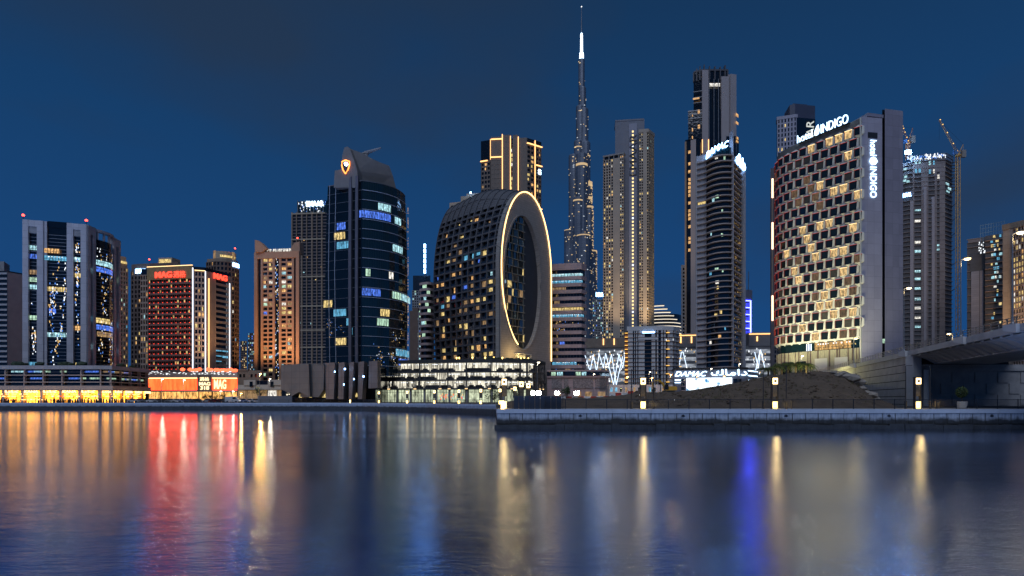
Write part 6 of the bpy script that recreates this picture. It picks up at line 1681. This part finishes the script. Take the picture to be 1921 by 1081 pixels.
mb = MB(); q = P(1703.5, 286, 497); mb.box(q.x-2.2, q.x+2.2, q.y-1, q.y+.5, q.z-1.2, q.z+1.2); mb.out('site_floodlight', emit('flood_white', (.34, .60, 1), 150, sample=True), t)
def tower_crane(name, label, px, Y, y_base, y_slew, jib, cj, col):
    b = P(px, y_base, Y); t = thing(name, label, 'crane', b); top = P(px, y_slew, Y); w_ = 1.15
    mb = MB()
    for sx, sy in ((-1, -1), (1, -1), (1, 1), (-1, 1)): mb.tube([b+Vector((sx*w_, sy*w_, 0)), top+Vector((sx*w_, sy*w_, 0))], .26, 4)
    z = b.z; s = 1
    while z < top.z-3:
        for f in range(4):
            c_ = [(-1, -1), (1, -1), (1, 1), (-1, 1)]; A, B = c_[f], c_[(f+1) % 4]
            if s < 0: A, B = B, A
            mb.tube([(b.x+A[0]*w_, b.y+A[1]*w_, z), (b.x+B[0]*w_, b.y+B[1]*w_, z+3)], .1, 3, cap=False)
        z += 3; s = -s
    mb.out('mast', col, t)
    mb = MB(); mb.lathe(top, [(1.6, 0), (2.0, .6), (2.0, 1.6), (1.2, 2.2)], 10); mb.out('slew_ring', col, t)
    mb = MB(); mb.box(top.x-4, top.x-1.2, top.y-1.5, top.y+.8, top.z+1.4, top.z+4.4); mb.out('cab', mat('cab_blue', (.08, .2, .45), .4), t)
    j1 = P(*jib, Y); n = Vector((0, 0, 1)).cross((j1-top).normalized()); n = Vector((0, 1, 0)); tt = (j1-top).normalized(); side = tt.cross(Vector((0, 1, 0)))
    mb = MB()
    r0 = top+Vector((0, 0, 2))
    for o_ in (side*.8, -side*.8+Vector((0, .8, 0)), -side*.8-Vector((0, .8, 0))): mb.tube([r0+o_, j1+o_*.5], .15, 4)
    Ln = (j1-r0).length; k = int(Ln/2.4)
    for i in range(k):
        a = r0.lerp(j1, i/k); c2 = r0.lerp(j1, (i+1)/k); s = 1 if i % 2 else -1
        mb.tube([a+side*.8*s, c2-side*.8*s+Vector((0, .6*s, 0))], .09, 3, cap=False)
    mb.out('jib', col, t)
    c1 = P(*cj[0], Y); c2 = P(*cj[1], Y)
    mb = MB(); mb.tube([r0, c1], .35, 5); mb.tube([r0+Vector((0, .8, 0)), c1], .2, 4); mb.out('counter_jib', col, t)
    mb = MB(); mb.tube([r0+Vector((.5, 0, 0)), c2], .25, 5); mb.tube([c2, c1], .1, 4); mb.out('a_frame', col, t)
    mb = MB(); mb.box(c1.x-2, c1.x+1.4, Y-1, Y+1, c1.z-1.5, c1.z+4.5); mb.out('counterweight', mat('counterweight', (.25, .24, .23), .8), t)
    mb = MB(); mb.tube([c2, j1], .07, 3); mb.tube([j1, j1-Vector((0, 0, 16))], .07, 3); mb.out('cables', dark_metal, t)
    mb = MB()
    for f in (.08, .3, .62, .86, 1.0):
        q = r0.lerp(j1, f); mb.box(q.x-.28, q.x+.28, Y-1.4, Y-1.0, q.z-.25, q.z+.3)
    mb.out('jib_lamps', emit('crane_lamp', (1, .62, .15), 2), t)
    return t
ylw = mat('crane_yellow', (.60, .36, .12), .6, .2, .4)
tower_crane('tower_crane', 'yellow luffing crane with long lattice mast right of the unfinished tower', 1797, 492, 622, 294, (1762, 226), ((1808, 292), (1807, 271)), ylw)
tower_crane('tower_crane', 'smaller orange crane on top of the unfinished tower beside the hotel wall', 1703, 512, 300, 272, (1692, 238), ((1713, 265), (1712, 240)), mat('crane_orange', (.5, .22, .1), .6, .2, .4))
tt_ = pu.at(pu.L, 0)
mb = MB()
for y in (333, 360, 387, 414, 441, 470, 497, 545): 
    z = gz(y, 500); mb.tube([(tt_.x-1, tt_.y+1, z), (gx(1797, 492), 493, z+1)], .3, 4)
mb.out('mast_ties', steel, bpy.data.objects['unfinished_tower'])
# right-hand cluster
pv = Path([(1814, 458), (1852, 450)], Yr=452); t = building('unfinished_tower', 'grey half-finished block topped by open scaffold above the bridge lamps', 'tower', pv)
simple_core(t, pv, 452, 22, dark_conc)
for k in range(20):
    z = 10+k*6.2; mb = MB(); pv.strip(mb, 0, pv.L, z, z+.6, -1, .5); mb.out('floor_slab', rawc, t)
mb = MB(); pv.pb(mb, 1822, 1845, 508, 660, -1, 1.0); mb.out('clad_panel', mat('clad_lilac', (.32, .31, .36), .6, .05, .3, joints=(1.6, 1.6)), t)
mb = MB(); pv.pb(mb, 1820, 1850, 476, 508, -1, .7); mb.out('raw_wall', dark_conc, t)
mb = MB(); pv.pb(mb, 1816, 1852, 446, 453, -8, .3); mb.out('parapet', rawc, t)
pv2 = Path([(1848, 442), (1884, 434)], Yr=438)
mb = MB(); pv2.core(mb, G, pv2.z(440), 22, -.8); mb.out('rear_core', dark_conc, t)
for k in range(28):
    z = 12+k*4.25
    if z > pv2.z(440): break
    mb = MB(); pv2.strip(mb, 0, pv2.L, z, z+.5, -1, .4); mb.out('floor_slab', mat('slab_rust', (.30, .19, .14), .8, .2, .3), t)
for k in range(40):
    a = RND.uniform(1857, 1876); y = 441+RND.randrange(22)*8.5; lit(t, pv2, a, a+RND.uniform(2, 6), y, y+5, RND.choice([L_cool, L_cyan, L_yel, L_white]), -.5)
mb = MB()
for px in range(1838, 1886, 5): q = pv2.at(pv2.u(px), -3); mb.tube([(q.x, q.y, pv2.z(452)), (q.x, q.y, pv2.z(416))], .2, 4)
for y in (417, 424, 432): pv2.strip(mb, pv2.u(1838), pv2.L, pv2.z(y+.5), pv2.z(y-.3), -3.2, -2.8)
mb.out('scaffold', mat('scaffold_blue', (.16, .27, .38), .5), t, 'stuff')
specks(t, pv, pv.u(1834), pv.u(1850), pv.z(480), pv.z(455), 16, .5, (.5, 1.0), [SP_white])
pv3 = Path([(1881, 410), (1902, 404)], Yr=406); t = building('unfinished_tower', 'pale peach blank tower wall between scaffolded block and gridded offices', 'tower', pv3)
mb = MB(); pv3.core(mb, G, pv3.z(428), 20, 0); mb.out('wall', mat('peach_wall', (.44, .34, .27), .75, .06, .3, joints=(1.5, 3)), t)
mb = MB(); pv3.pb(mb, 1880.5, 1923, 419, 429, -10, .5); mb.out('roof_storey', tan, t)
wash_light(t, (gx(1890, 385), 380, 30), (gx(1891, 406), 406, 70), 60000, (1, .68, .38), 1.4)
pv4 = Path([(1901, 392), (1990, 352)], Yr=390); t = building('office_tower', 'gridded office tower with warm lit panes above the right end of the bridge', 'tower', pv4)
simple_core(t, pv4, 428, 22, g_grey)
grid(t, pv4, 0, pv4.L, 10, pv4.z(428), 16, 28, mat('grid_peach', (.36, .28, .23), .6, .06, .3), .22, .3, .5, .0)
lw = MB()
for i in range(16):
    for j in range(14, 28):
        if RND.random() < (.75 if j < 23 else .3):
            cw_, ch_ = pv4.L/16, (pv4.z(428)-10)/28; pv4.pane(lw, (i+.14)*cw_, (i+.86)*cw_, 10+(j+.16)*ch_, 10+(j+.84)*ch_, -.2, RND.choice([1, 1, 0, 7]))
lw.out('lit_windows', LITM, t, 'stuff')
wash_light(t, (gx(1915, 350), 348, 30), (gx(1915, 385), 385, 70), 60000, (1, .66, .34), 1.5)
# ================================================================= vegetation
leaf_m = mat('leaf', (.05, .085, .028), .7, .5, 1.2); bark = mat('bark', (.09, .065, .045), .9, .3, 2)
palm_m = mat('palm_leaf', (.075, .11, .030), .6, .35, 1.0)
def tree(base, h, r, label, trunk=.45, group=None, n=420, ls=.16, round_=False):
    b = Vector(base); t = thing('tree', label, 'tree', b, group); rr = random.Random(int(b.x*7+b.y))
    mb = MB(); th = h*trunk; mb.tube([b, b+Vector((.03, 0, th*.5)), b+Vector((0, .02, th)), b+Vector((.02, 0, h*.75))], [h*.03, h*.025, h*.02, h*.008], 7)
    for k in range(6):
        a = rr.uniform(0, 6.3); z0 = b+Vector((0, 0, th*rr.uniform(.8, 1.2))); mb.tube([z0, z0+Vector((math.cos(a)*r*.6, math.sin(a)*r*.6, (h-th)*.4))], [h*.012, h*.004], 4)
    mb.out('trunk', bark, t)
    mb = MB(); c = b+Vector((0, 0, (h+th)/2)); hz_ = (h-th)/2
    cl_ = [(c+Vector((rr.gauss(0, .42)*r, rr.gauss(0, .42)*r, rr.gauss(0, .42)*hz_)), rr.uniform(.35, .6)*r) for _ in range(9)]
    for _ in range(n):
        if round_:
            v = Vector((rr.gauss(0, 1), rr.gauss(0, 1), rr.gauss(0, 1))).normalized()*rr.uniform(.72, 1.0); q = c+Vector((v.x*r, v.y*r, v.z*hz_))
        else:
            cc_, cr2 = rr.choice(cl_); v = Vector((rr.gauss(0, 1), rr.gauss(0, 1), rr.gauss(0, 1))).normalized()*cr2*rr.random()**.4; q = cc_+v
        a = Vector((rr.gauss(0, 1), rr.gauss(0, 1), rr.gauss(0, 1))).normalized()*ls; d_ = a.cross(Vector((rr.gauss(0, 1), rr.gauss(0, 1), rr.gauss(0, 1)))).normalized()*ls*.6
        mb.face([q-a, q+d_, q+a, q-d_])
    mb.out('crown', leaf_m, t)
    return t
def palm(base, h, label, s=1., group='palms by the hotel'):
    b = Vector(base); t = thing('palm_tree', label, 'palm', b, group); rr = random.Random(int(b.x*31+b.y*3))
    mb = MB(); mb.tube([b, b+Vector((.1, 0, h*.5)), b+Vector((0, 0, h))], [.28*s, .2*s, .17*s], 8); mb.out('trunk', bark, t)
    top = b+Vector((0, 0, h)); mb = MB()
    for k in range(22):
        a = k*2.4; el = rr.uniform(.15, 1.25); L_ = rr.uniform(1.9, 2.7)*s; pts = []
        d_ = Vector((math.cos(a), math.sin(a), 0))
        for i in range(7):
            f = i/6; pts.append(top+d_*L_*f*math.cos(el*.6)+Vector((0, 0, L_*(math.sin(el)*f-.95*f*f))))
        sd = d_.cross(Vector((0, 0, 1)))
        for i in range(1, 6):
            for sg in (-1, 1):
                for g_ in (0, .5):
                    q = pts[i].lerp(pts[min(i+1, 6)], g_); w_ = .55*s*(1-abs(i/6-.45)*1.1)
                    tip = q+sd*sg*w_+d_*.25*s+Vector((0, 0, -.22*s)); mb.face([q, q+d_*.16*s, tip])
        for i in range(6): mb.face([pts[i]-sd*.03*s, pts[i]+sd*.03*s, pts[i+1]+sd*.02*s, pts[i+1]-sd*.02*s])
    mb.out('crown', palm_m, t)
PL = [(1441, 694, 150, 'palm'), (1452, 690, 158, 'palm'), (1466, 686, 162, 'palm'), (1478, 684, 168, 'palm'), (1492, 683, 160, 'palm'), (1503, 684, 166, 'palm'), (1512, 686, 158, 'palm')]
plab = ['low palm at the foot of the mound crest, apart from the hotel', 'feathery palm in front of the hotel entrance, second of the row', 'tall palm beside the hotel lamp post', 'palm in front of the hotel glass doors', 'bright palm under the stone panels of the hotel', 'palm next to the glowing shrub before the hotel', 'last palm of the row, next to the ramp wall']
for (px, py, Y, _), lb in zip(PL, plab):
    zb_ = 7.2; top = gz(py, Y)
    palm((gx(px, Y), Y, zb_), max(2.0, top-zb_), lb, 1.25)
gl_ = emit('garden_lamp', (1, .95, .35), 25)
gp = thing('garden_lamp', 'low bright garden lamp lighting the palms in front of the hotel', 'lamp', (gx(1512, 157), 155, 7.2))
mb = MB(); q = BASE[gp]; mb.lathe(q, [(.12, 0), (.12, .9), (.3, 1.0), (.3, 1.3), (.1, 1.4)], 8); mb.out('lamp_body', gl_, gp)
l = bpy.data.lights.new('garden_lamp_light', 'POINT'); l.energy = 3500; l.color = (1, .9, .35); l.shadow_soft_size = .4
o = bpy.data.objects.new('garden_lamp_light', l); COL.objects.link(o); o.parent = gp; o.location = (-1.5, -2.0, 2.4)
tree((gx(1063, 132), 132, 3.0), 3.4, 1.4, 'small round tree behind the red and white barriers', .4)
tree((gx(972, 150), 150, G), 4.6, 1.5, 'small tree beside the car park corner lanterns', .3)
tree((gx(928, 148), 148, G), 3.6, 2.1, 'wide low tree in front of the car park entrance', .25)
tree((gx(488, 215), 215, G), 6.2, 1.9, 'slender tree under the orange street lamp near the cream block', .4)
for px, h_ in ((384, 3.2), (391, 3.4), (404, 3.0), (420, 3.4)):
    tree((gx(px, 225), 225, G), h_, 1.1, {384: 'young tree below the sign pillar of the red podium', 391: 'young tree right beside the sign pillar of the red podium', 404: 'young tree under the left of the podium letters', 420: 'young tree under the last podium letter'}[px], .35, n=200)
tree((gx(1738, 152), 152, ZD-.45), 4.2, 1.5, 'bushy tree on the bridge ramp by the squat lamp', .3)
tree((gx(1698, 160), 160, ZD-.45), 3.4, 1.4, 'dark bushy tree on the ramp beside the hotel wall', .3)
# planter with a clipped ball tree in front of the abutment
pt_ = thing('planter', 'large white round planter in front of the dark abutment wall', 'planter', (gx(1804, 72.5), 72.5, G))
mb = MB(); mb.lathe((gx(1804, 72.5), 72.5, G), [(.42, 0), (.5, .1), (.62, .75), (.62, .88), (.52, .88), (.5, .75)], 16); mb.out('pot', mat('planter_white', (.55, .53, .5), .6), pt_, smooth=False)
mb = MB(); mb.lathe((gx(1804, 72.5), 72.5, G+.7), [(.5, 0), (.5, .08)], 12); mb.out('soil', soil, pt_)
tree((gx(1804, 72.5), 72.5, G+.78), 1.95, .64, 'clipped ball tree growing in the white planter', .28, n=1300, ls=.085, round_=True)
bin_ = MB(); bin_.lathe((gx(1759, 73), 73, G), [(.22, 0), (.24, .7), (.26, .72), (.2, .85)], 12); tag(bin_.out('litter_bin', dark_metal), 'small dark litter bin between the lit totem and the white planter', 'bin')
# ================================================================= promenade totems
TOT = {}
tl = emit('totem_glow', (1, .70, .30), 5.5, .2, 3, sample=True)
tb = emit('totem_base_glow', (1, .66, .22), 6.5, .25, 3, sample=True)
tpan = mat('totem_panel', (.10, .085, .06), .6, .5, 3)
def totem(px, Y, label, s=1., light=True, group='lit totems on the promenade'):
    b = Vector((gx(px, Y), Y, G+.004)); t = thing('light_totem', label, 'light totem', b, group)
    def bx2(nm, x0, x1, y0, y1, z0, z1, m): mb = MB(); mb.box(b.x+x0*s, b.x+x1*s, b.y+y0*s, b.y+y1*s, b.z+z0*s, b.z+z1*s); return mb.out(nm, m, t)
    bx2('post', -.38, -.29, -.2, .2, 0, 3.75, dark_metal); bx2('post', .29, .38, -.2, .2, 0, 3.75, dark_metal)
    bx2('cap', -.4, .4, -.24, .24, 3.7, 3.78, dark_metal)
    h_ = bx2('lantern', -.285, .285, -.22, .22, 2.95, 3.66, tl)
    bx2('lantern_emblem', -.16, .16, -.245, -.23, 3.15, 3.45, mat('totem_emblem', (.5, .3, .12), .6))
    bx2('information_panel', -.28, .28, -.1, .1, 1.5, 2.85, tpan)
    bx2('base_lamp', -.27, .27, -.19, .19, .05, .86, tb)
    mb = MB()
    for k in range(4): mb.box(b.x-.275*s, b.x+.275*s, b.y-.205*s, b.y-.192*s, b.z+(.2+k*.18)*s, b.z+(.225+k*.18)*s)
    mb.out('base_grille', dark_metal, t)
    if light:
        l = bpy.data.lights.new('totem_light', 'POINT'); l.energy = 55; l.color = (1, .66, .25); l.shadow_soft_size = .25
        o = bpy.data.objects.new('totem_light', l); COL.objects.link(o); o.parent = t; o.location = (0, -.75, .55)
totem(1206, 70.2, 'lit totem in front of the low soil heap and the white flats'); totem(1453, 69.6, 'lit totem in front of the mound below the hotel palms'); totem(1721, 69.6, 'lit totem in front of the bridge pier')
for px, lb in ((711, 'lit lantern totem at the left end of the car park'), (764, 'lit lantern totem before the green-lit lobby, second along the car park'), (815, 'lit lantern totem before the coloured shop window of the car park'), (861, 'lit lantern totem right of the orange shop displays'), (902, 'lit lantern totem beside the wide low tree')):
    f = (px-680)/(930-680); Y = 191+(131-191)*f+5
    totem(px, Y, lb, light=False)
for px, Y, lb in ((938, 140, 'lantern totem left of the navy screen near the quay corner'), (946, 73, 'tall lantern totem at the corner of the pale quay'), (966, 118, 'lantern totem behind the navy screen'), (978, 84, 'lantern totem over the navy screen beside the tall one'), (991, 92, 'lantern totem right of the navy screen before the white end wall')):
    totem(px, Y, lb, light=(Y < 80))
bl = MB(); q = (gx(943, 68.2), 68.2, G+.004); bl.lathe(q, [(.2, 0), (.2, .9), (.16, .98)], 12); tag(bl.out('bollard', tb), 'glowing yellow bollard at the left corner of the pale quay', 'bollard')
bl = MB(); q = (gx(653, 197), 199.5, G+.004); bl.lathe(q, [(.22, 0), (.22, 1.0), (.16, 1.1)], 10); tag(bl.out('bollard', tb), 'glowing yellow bollard in front of the folded grey podium', 'bollard')
# thin unlit promenade poles
for px, Y, ytop, lb in ((1184.5, 70, 693, 'thin dark pole left of the totem by the soil heap'), (1226, 70, 692, 'thin dark pole right of the totem by the soil heap'), (1432, 70, 697, 'thin dark pole left of the totem below the palms'), (1475, 70, 687, 'thin dark pole right of the totem below the palms'), (1699, 70.4, 686, 'thin dark pole against the panelled retaining wall'), (1745, 70.4, 685, 'thin dark pole against the abutment wall')):
    b = Vector((gx(px, Y), Y, G)); t = thing('lamp_pole', lb, 'pole', b, 'unlit promenade poles'); h_ = gz(ytop, Y)-G
    mb = MB(); mb.tube([b, b+Vector((0, 0, h_))], [.07, .045], 8); mb.out('pole', dark_metal, t)
    mb = MB(); mb.lathe(b, [(.14, 0), (.14, .9), (.08, 1.0)], 8); mb.out('base', dark_metal, t)
    mb = MB(); sgn = 1 if px in (1699, 1226, 1184.5) else -1; mb.tube([b+Vector((0, 0, h_-.03)), b+Vector((sgn*.8, 0, h_+.04))], .035, 6); mb.out('arm', dark_metal, t)
# ================================================================= street lamps of the far bank
OR = (1, .46, .12); WH = (1, .86, .62)
SL = [(487, 208, 701, OR, 'orange street lamp in front of the orange stone tower', 1400), (505, 215, 711, WH, 'white street lamp right of the orange one by the cream block', 700), (451, 230, 738, OR, 'low orange lamp right of the red podium', 500),
      (1176, 260, 707, OR, 'orange street lamp at the left side of the white flats', 1200), (1222, 262, 709, OR, 'orange street lamp beside the lantern by the white flats', 900), (1257, 240, 703, OR, 'big orange street lamp over the yellow excavator', 1500), (1218, 268, 698, WH, 'thin white street lamp before the white flats', 400),
      (1333, 262, 692, WH, 'white street lamp in front of the pavilion letters', 600), (1307, 258, 706, OR, 'orange lamp between the pavilion letters', 400), (1357, 258, 706, OR, 'orange lamp right of the pavilion middle', 400), (1386, 250, 683, WH, 'white street lamp right of the curved balcony tower', 600),
      (1113, 250, 702, WH, 'white street lamp left of the pink podium corner', 500), (1136, 250, 688, WH, 'tall white street lamp before the zigzag lights', 500), (1503, 190, 668, WH, 'lamp post in front of the hotel doors', 900),
      (303, 206, 711, WH, 'white street lamp in front of the left red screen', 500), (344, 206, 713, WH, 'white street lamp in front of the right part of the red screen', 500), (436, 214, 734, WH, 'low white lamp by the podium end', 250), (413, 214, 734, WH, 'low white lamp under the podium letters', 250), (1008, 168, 680, WH, 'white street lamp at the car park end', 400)]
for px, Y, py, col, lb, pw in SL:
    zg = G if not (1180 < px < 1260 and Y < 238) else G
    street_lamp((gx(px, Y), Y, zg), gz(py, Y)-zg-.1, (.35, -.1), lb, col, 22 if col is OR else 9, pw*(2.5 if col is OR else .8), 'street lamps on the far bank', .09, (.5, .16))
# ================================================================= floodlight units near the quay corner
fl_em = emit('flood_unit', (.86, .93, 1), 160, sample=True)
for px, Y, lb in ((998.5, 150, 'left of a pair of dazzling white floodlights by the car park'), (1010, 150, 'right of a pair of dazzling white floodlights by the car park'), (1045, 155, 'dazzling white floodlight left of the small round tree'), (1082, 155, 'dazzling white floodlight right of the small round tree')):
    b = Vector((gx(px, Y), Y, G)); t = thing('site_floodlight', lb, 'floodlight', b, 'site floodlights'); c_ = P(px, 737.5, Y)
    mb = MB(); mb.tube([b, (c_.x, c_.y, c_.z-.4)], .07, 6); mb.out('stand', dark_metal, t)
    mb = MB(); mb.tube([b+Vector((-.7, 0, .02)), b+Vector((0, 0, .6)), b+Vector((.7, 0, .02))], .05, 5); mb.out('tripod', dark_metal, t)
    mb = MB(); mb.box(c_.x-.75, c_.x+.75, c_.y, c_.y+.3, c_.z-.5, c_.z+.5); mb.out('housing', dark_metal, t)
    mb = MB(); mb.box(c_.x-.62, c_.x+.62, c_.y-.06, c_.y-.01, c_.z-.4, c_.z+.4); mb.out('lens', fl_em, t)
# barriers
bm0 = MB(); bm0.slab([(-.28, 0, 0), (.28, 0, 0), (.22, 0, .3), (.12, 0, .45), (.1, 0, .95), (-.1, 0, .95), (-.12, 0, .45), (-.22, 0, .3)], (0, 1.32, 0))
br_red = bm0.mesh('traffic_barrier', mat('barrier_red', (.42, .035, .02), .5)); br_wh = bm0.mesh('traffic_barrier', mat('barrier_white', (.62, .60, .58), .5))
k = 0; px = 969
while px < 1182:
    Y = 128+(px-969)*.05; z = max(G, hill_h(px, Y))-.12
    o = bpy.data.objects.new('traffic_barrier', br_red if k % 2 == 0 else br_wh); COL.objects.link(o); o.location = (gx(px, Y), Y, z); o.rotation_euler = (0, 0, -math.pi/2+RND.uniform(-.06, .06))
    tag(o, ('red' if k % 2 == 0 else 'white')+' plastic traffic barrier in the row along the soil edge', 'barrier', ('red' if k % 2 == 0 else 'white')+' traffic barriers'); k += 1; px += 11.6
# ================================================================= excavator
Ye = 205; be = P(1254, 737, Ye); be.z = hill_h(1254, Ye)-.1
ex = thing('excavator', 'yellow tracked excavator with raised arm in front of the white flats', 'excavator', be); ey = mat('excavator_yellow', (.55, .30, .03), .5, .12, .6)
for s in (-1, 1):
    mb = MB(); y0 = be.y+s*1.1; mb.slab([(be.x+x, y0-.3, be.z+z) for x, z in ((-1.9, .1), (-1.6, -.02), (1.6, -.02), (1.95, .12), (2.0, .6), (1.7, .9), (-1.6, .9), (-1.95, .6))], (0, .6, 0)); mb.out('track', dark_metal, ex)
mb = MB(); mb.slab([(be.x+x, be.y-1.2, be.z+z) for x, z in ((-1.4, .95), (2.5, .95), (2.75, 1.3), (2.7, 2.1), (2.2, 2.35), (-.2, 2.35), (-.4, 1.9), (-1.4, 1.7))], (0, 2.4, 0)); mb.out('body', ey, ex)
mb = MB(); mb.slab([(be.x+x, be.y-1.25, be.z+z) for x, z in ((-1.6, 1.2), (-.25, 1.2), (-.25, 3.1), (-1.25, 3.1), (-1.7, 2.2))], (0, 1.1, 0)); mb.out('cab', g_blue, ex)
mb = MB(); mb.tube([be+Vector((-1.2, 0, 1.5)), be+Vector((-1.9, 0, 3.2)), be+Vector((-3.2, 0, 4.4)), be+Vector((-5.2, 0, 4.2))], [.32, .42, .36, .25], 6); mb.out('boom', ey, ex)
mb = MB(); mb.tube([be+Vector((-4.9, 0, 4.5)), be+Vector((-5.5, 0, 3.6)), be+Vector((-5.4, 0, 1.3))], [.25, .32, .18], 6); mb.out('dipper_arm', ey, ex)
mb = MB(); mb.slab([(be.x+x, be.y-.5, be.z+z) for x, z in ((-5.7, 1.4), (-5.1, 1.5), (-4.7, .8), (-5.0, .2), (-5.5, .3), (-5.8, .8))], (0, 1.0, 0)); mb.out('bucket', dark_metal, ex)
mb = MB(); mb.tube([be+Vector((-1.0, .3, 2.3)), be+Vector((-2.9, .3, 3.8))], .12, 6); mb.out('hydraulic_ram', steel, ex)
# ================================================================= cars on the far bank
def car_proto():
    root = thing('parked_car', 'x', 'car', (0, 0, 0)); body = MB()
    prof = [(-2.15, .35), (-2.2, .7), (-2.0, .88), (-1.35, .95), (-.75, 1.42), (.75, 1.45), (1.35, 1.0), (2.0, .85), (2.2, .62), (2.15, .35)]
    body.slab([(x, -.85, z) for x, z in prof], (0, 1.7, 0)); o = body.out('body', steel, root)
    wn_ = MB(); wn_.slab([(x, -.865, z) for x, z in ((-1.15, .98), (-.68, 1.36), (.68, 1.38), (1.15, 1.0))], (0, 1.73, 0)); wn_.out('windows', g_black, root)
    wm = MB(); n = 12; wm.slab([(math.cos(2*math.pi*k/n)*.32, 0, math.sin(2*math.pi*k/n)*.32) for k in range(n)], (0, .2, 0)); wm = wm.mesh('wheel', dark_metal)
    for x, y in ((-1.35, -.9), (1.35, -.9), (-1.35, .7), (1.35, .7)): inst('wheel', wm, root, (x, y, .32))
    for x, m_ in ((-2.2, emit('tail_light', (1, .05, .03), 3)), (2.17, emit('head_light', (.9, .95, 1), 5))):
        for y in (-.75, .45): h_ = MB(); h_.box(x-.02, x+.05, y, y+.3, .58, .74); h_.out('head_light' if x > 0 else 'tail_light', m_, root)
    return root
cp = car_proto()
CC = {c_: mat('car_'+c_, v, .3, .03, .5, metal=.2, ior=1.6) for c_, v in (('white', (.6, .6, .6)), ('black', (.02, .02, .025)), ('silver', (.30, .31, .33)), ('red', (.25, .02, .02)), ('blue', (.03, .06, .2)), ('grey', (.10, .10, .11)))}
cbm = {}
bo = [c_ for c_ in cp.children if c_.name.startswith('body')][0]
for c_, m_ in CC.items(): me = bo.data.copy(); me.materials[0] = m_; cbm[c_] = me
CARS = [(252, 'white'), (264, 'silver'), (276, 'black'), (288, 'white'), (299, 'grey'), (311, 'black'), (322, 'silver'), (334, 'white'), (346, 'blue'), (357, 'grey'), (369, 'black'), (392, 'silver'), (404, 'red'), (416, 'black'), (428, 'grey'), (457, 'blue'), (469, 'white'), (481, 'silver')]
where = ['at the end of the restaurant terrace', 'beside the terrace end', 'at the left end of the red podium', 'under the left lamp of the red screen', 'in front of the first podium shop', 'in front of the long red screen', 'below the middle of the red screen', 'next to the second white lamp', 'near the podium lamp', 'before the podium canopy', 'left of the sign pillar', 'right of the sign pillar', 'below the big podium letters', 'under the last podium letter', 'at the right end of the red podium', 'near the low orange lamp', 'before the cream block', 'beside the slender tree']
for i, ((px, c_), wh) in enumerate(zip(CARS, where)):
    Y = 207.5 if px > 280 else 211
    if i == 0: r_ = cp; r_.location = (gx(px, Y), Y, G+.006)
    else: r_ = link_copy(cp, (gx(px, Y), Y, G+.006), math.pi if i % 3 == 0 else 0)
    r_['label'] = c_+' car parked '+wh; r_['group'] = 'cars parked on the far bank'
    for ch in r_.children:
        if ch.name.startswith('body'): ch.data = cbm[c_]
# white van with lit headlamps at the podium end, and a low wall in front of the folded podium
hv = P(455, 745, 206)
van = thing('delivery_van', 'white van with glowing headlamps at the right end of the red podium', 'van', (gx(437, 206), 206, G))
b = BASE[van]; mb = MB(); mb.slab([(b.x+x, b.y-.95, b.z+z) for x, z in ((-2.4, .4), (-2.45, 2.1), (1.2, 2.2), (1.8, 1.35), (2.4, 1.15), (2.45, .4))], (0, 1.9, 0)); mb.out('body', CC['white'], van)
mb = MB(); mb.slab([(b.x+x, b.y-.97, b.z+z) for x, z in ((.3, 1.3), (.3, 1.95), (1.15, 1.98), (1.6, 1.35))], (0, 1.94, 0)); mb.out('window', g_black, van)
for x in (-1.5, 1.5):
    mb = MB(); mb.slab([(b.x+x+math.cos(k*.524)*.36, b.y-1.0, b.z+.36+math.sin(k*.524)*.36) for k in range(12)], (0, .25, 0)); mb.out('wheel', dark_metal, van)
for y in (-.7, .4): mb = MB(); mb.box(b.x+2.44, b.x+2.5, b.y+y, b.y+y+.3, b.z+.7, b.z+.9); mb.out('head_light', SP_white, van)
lwp = Path([(485, 205), (548, 205)]); mb = MB(); lwp.pb(mb, 485, 548, 743, 757, -.2, .2); tag(mb.out('low_wall', mat('low_wall', (.14, .15, .17), .8, .1, .4)), 'long plain grey wall in front of the folded podium left end', 'wall')
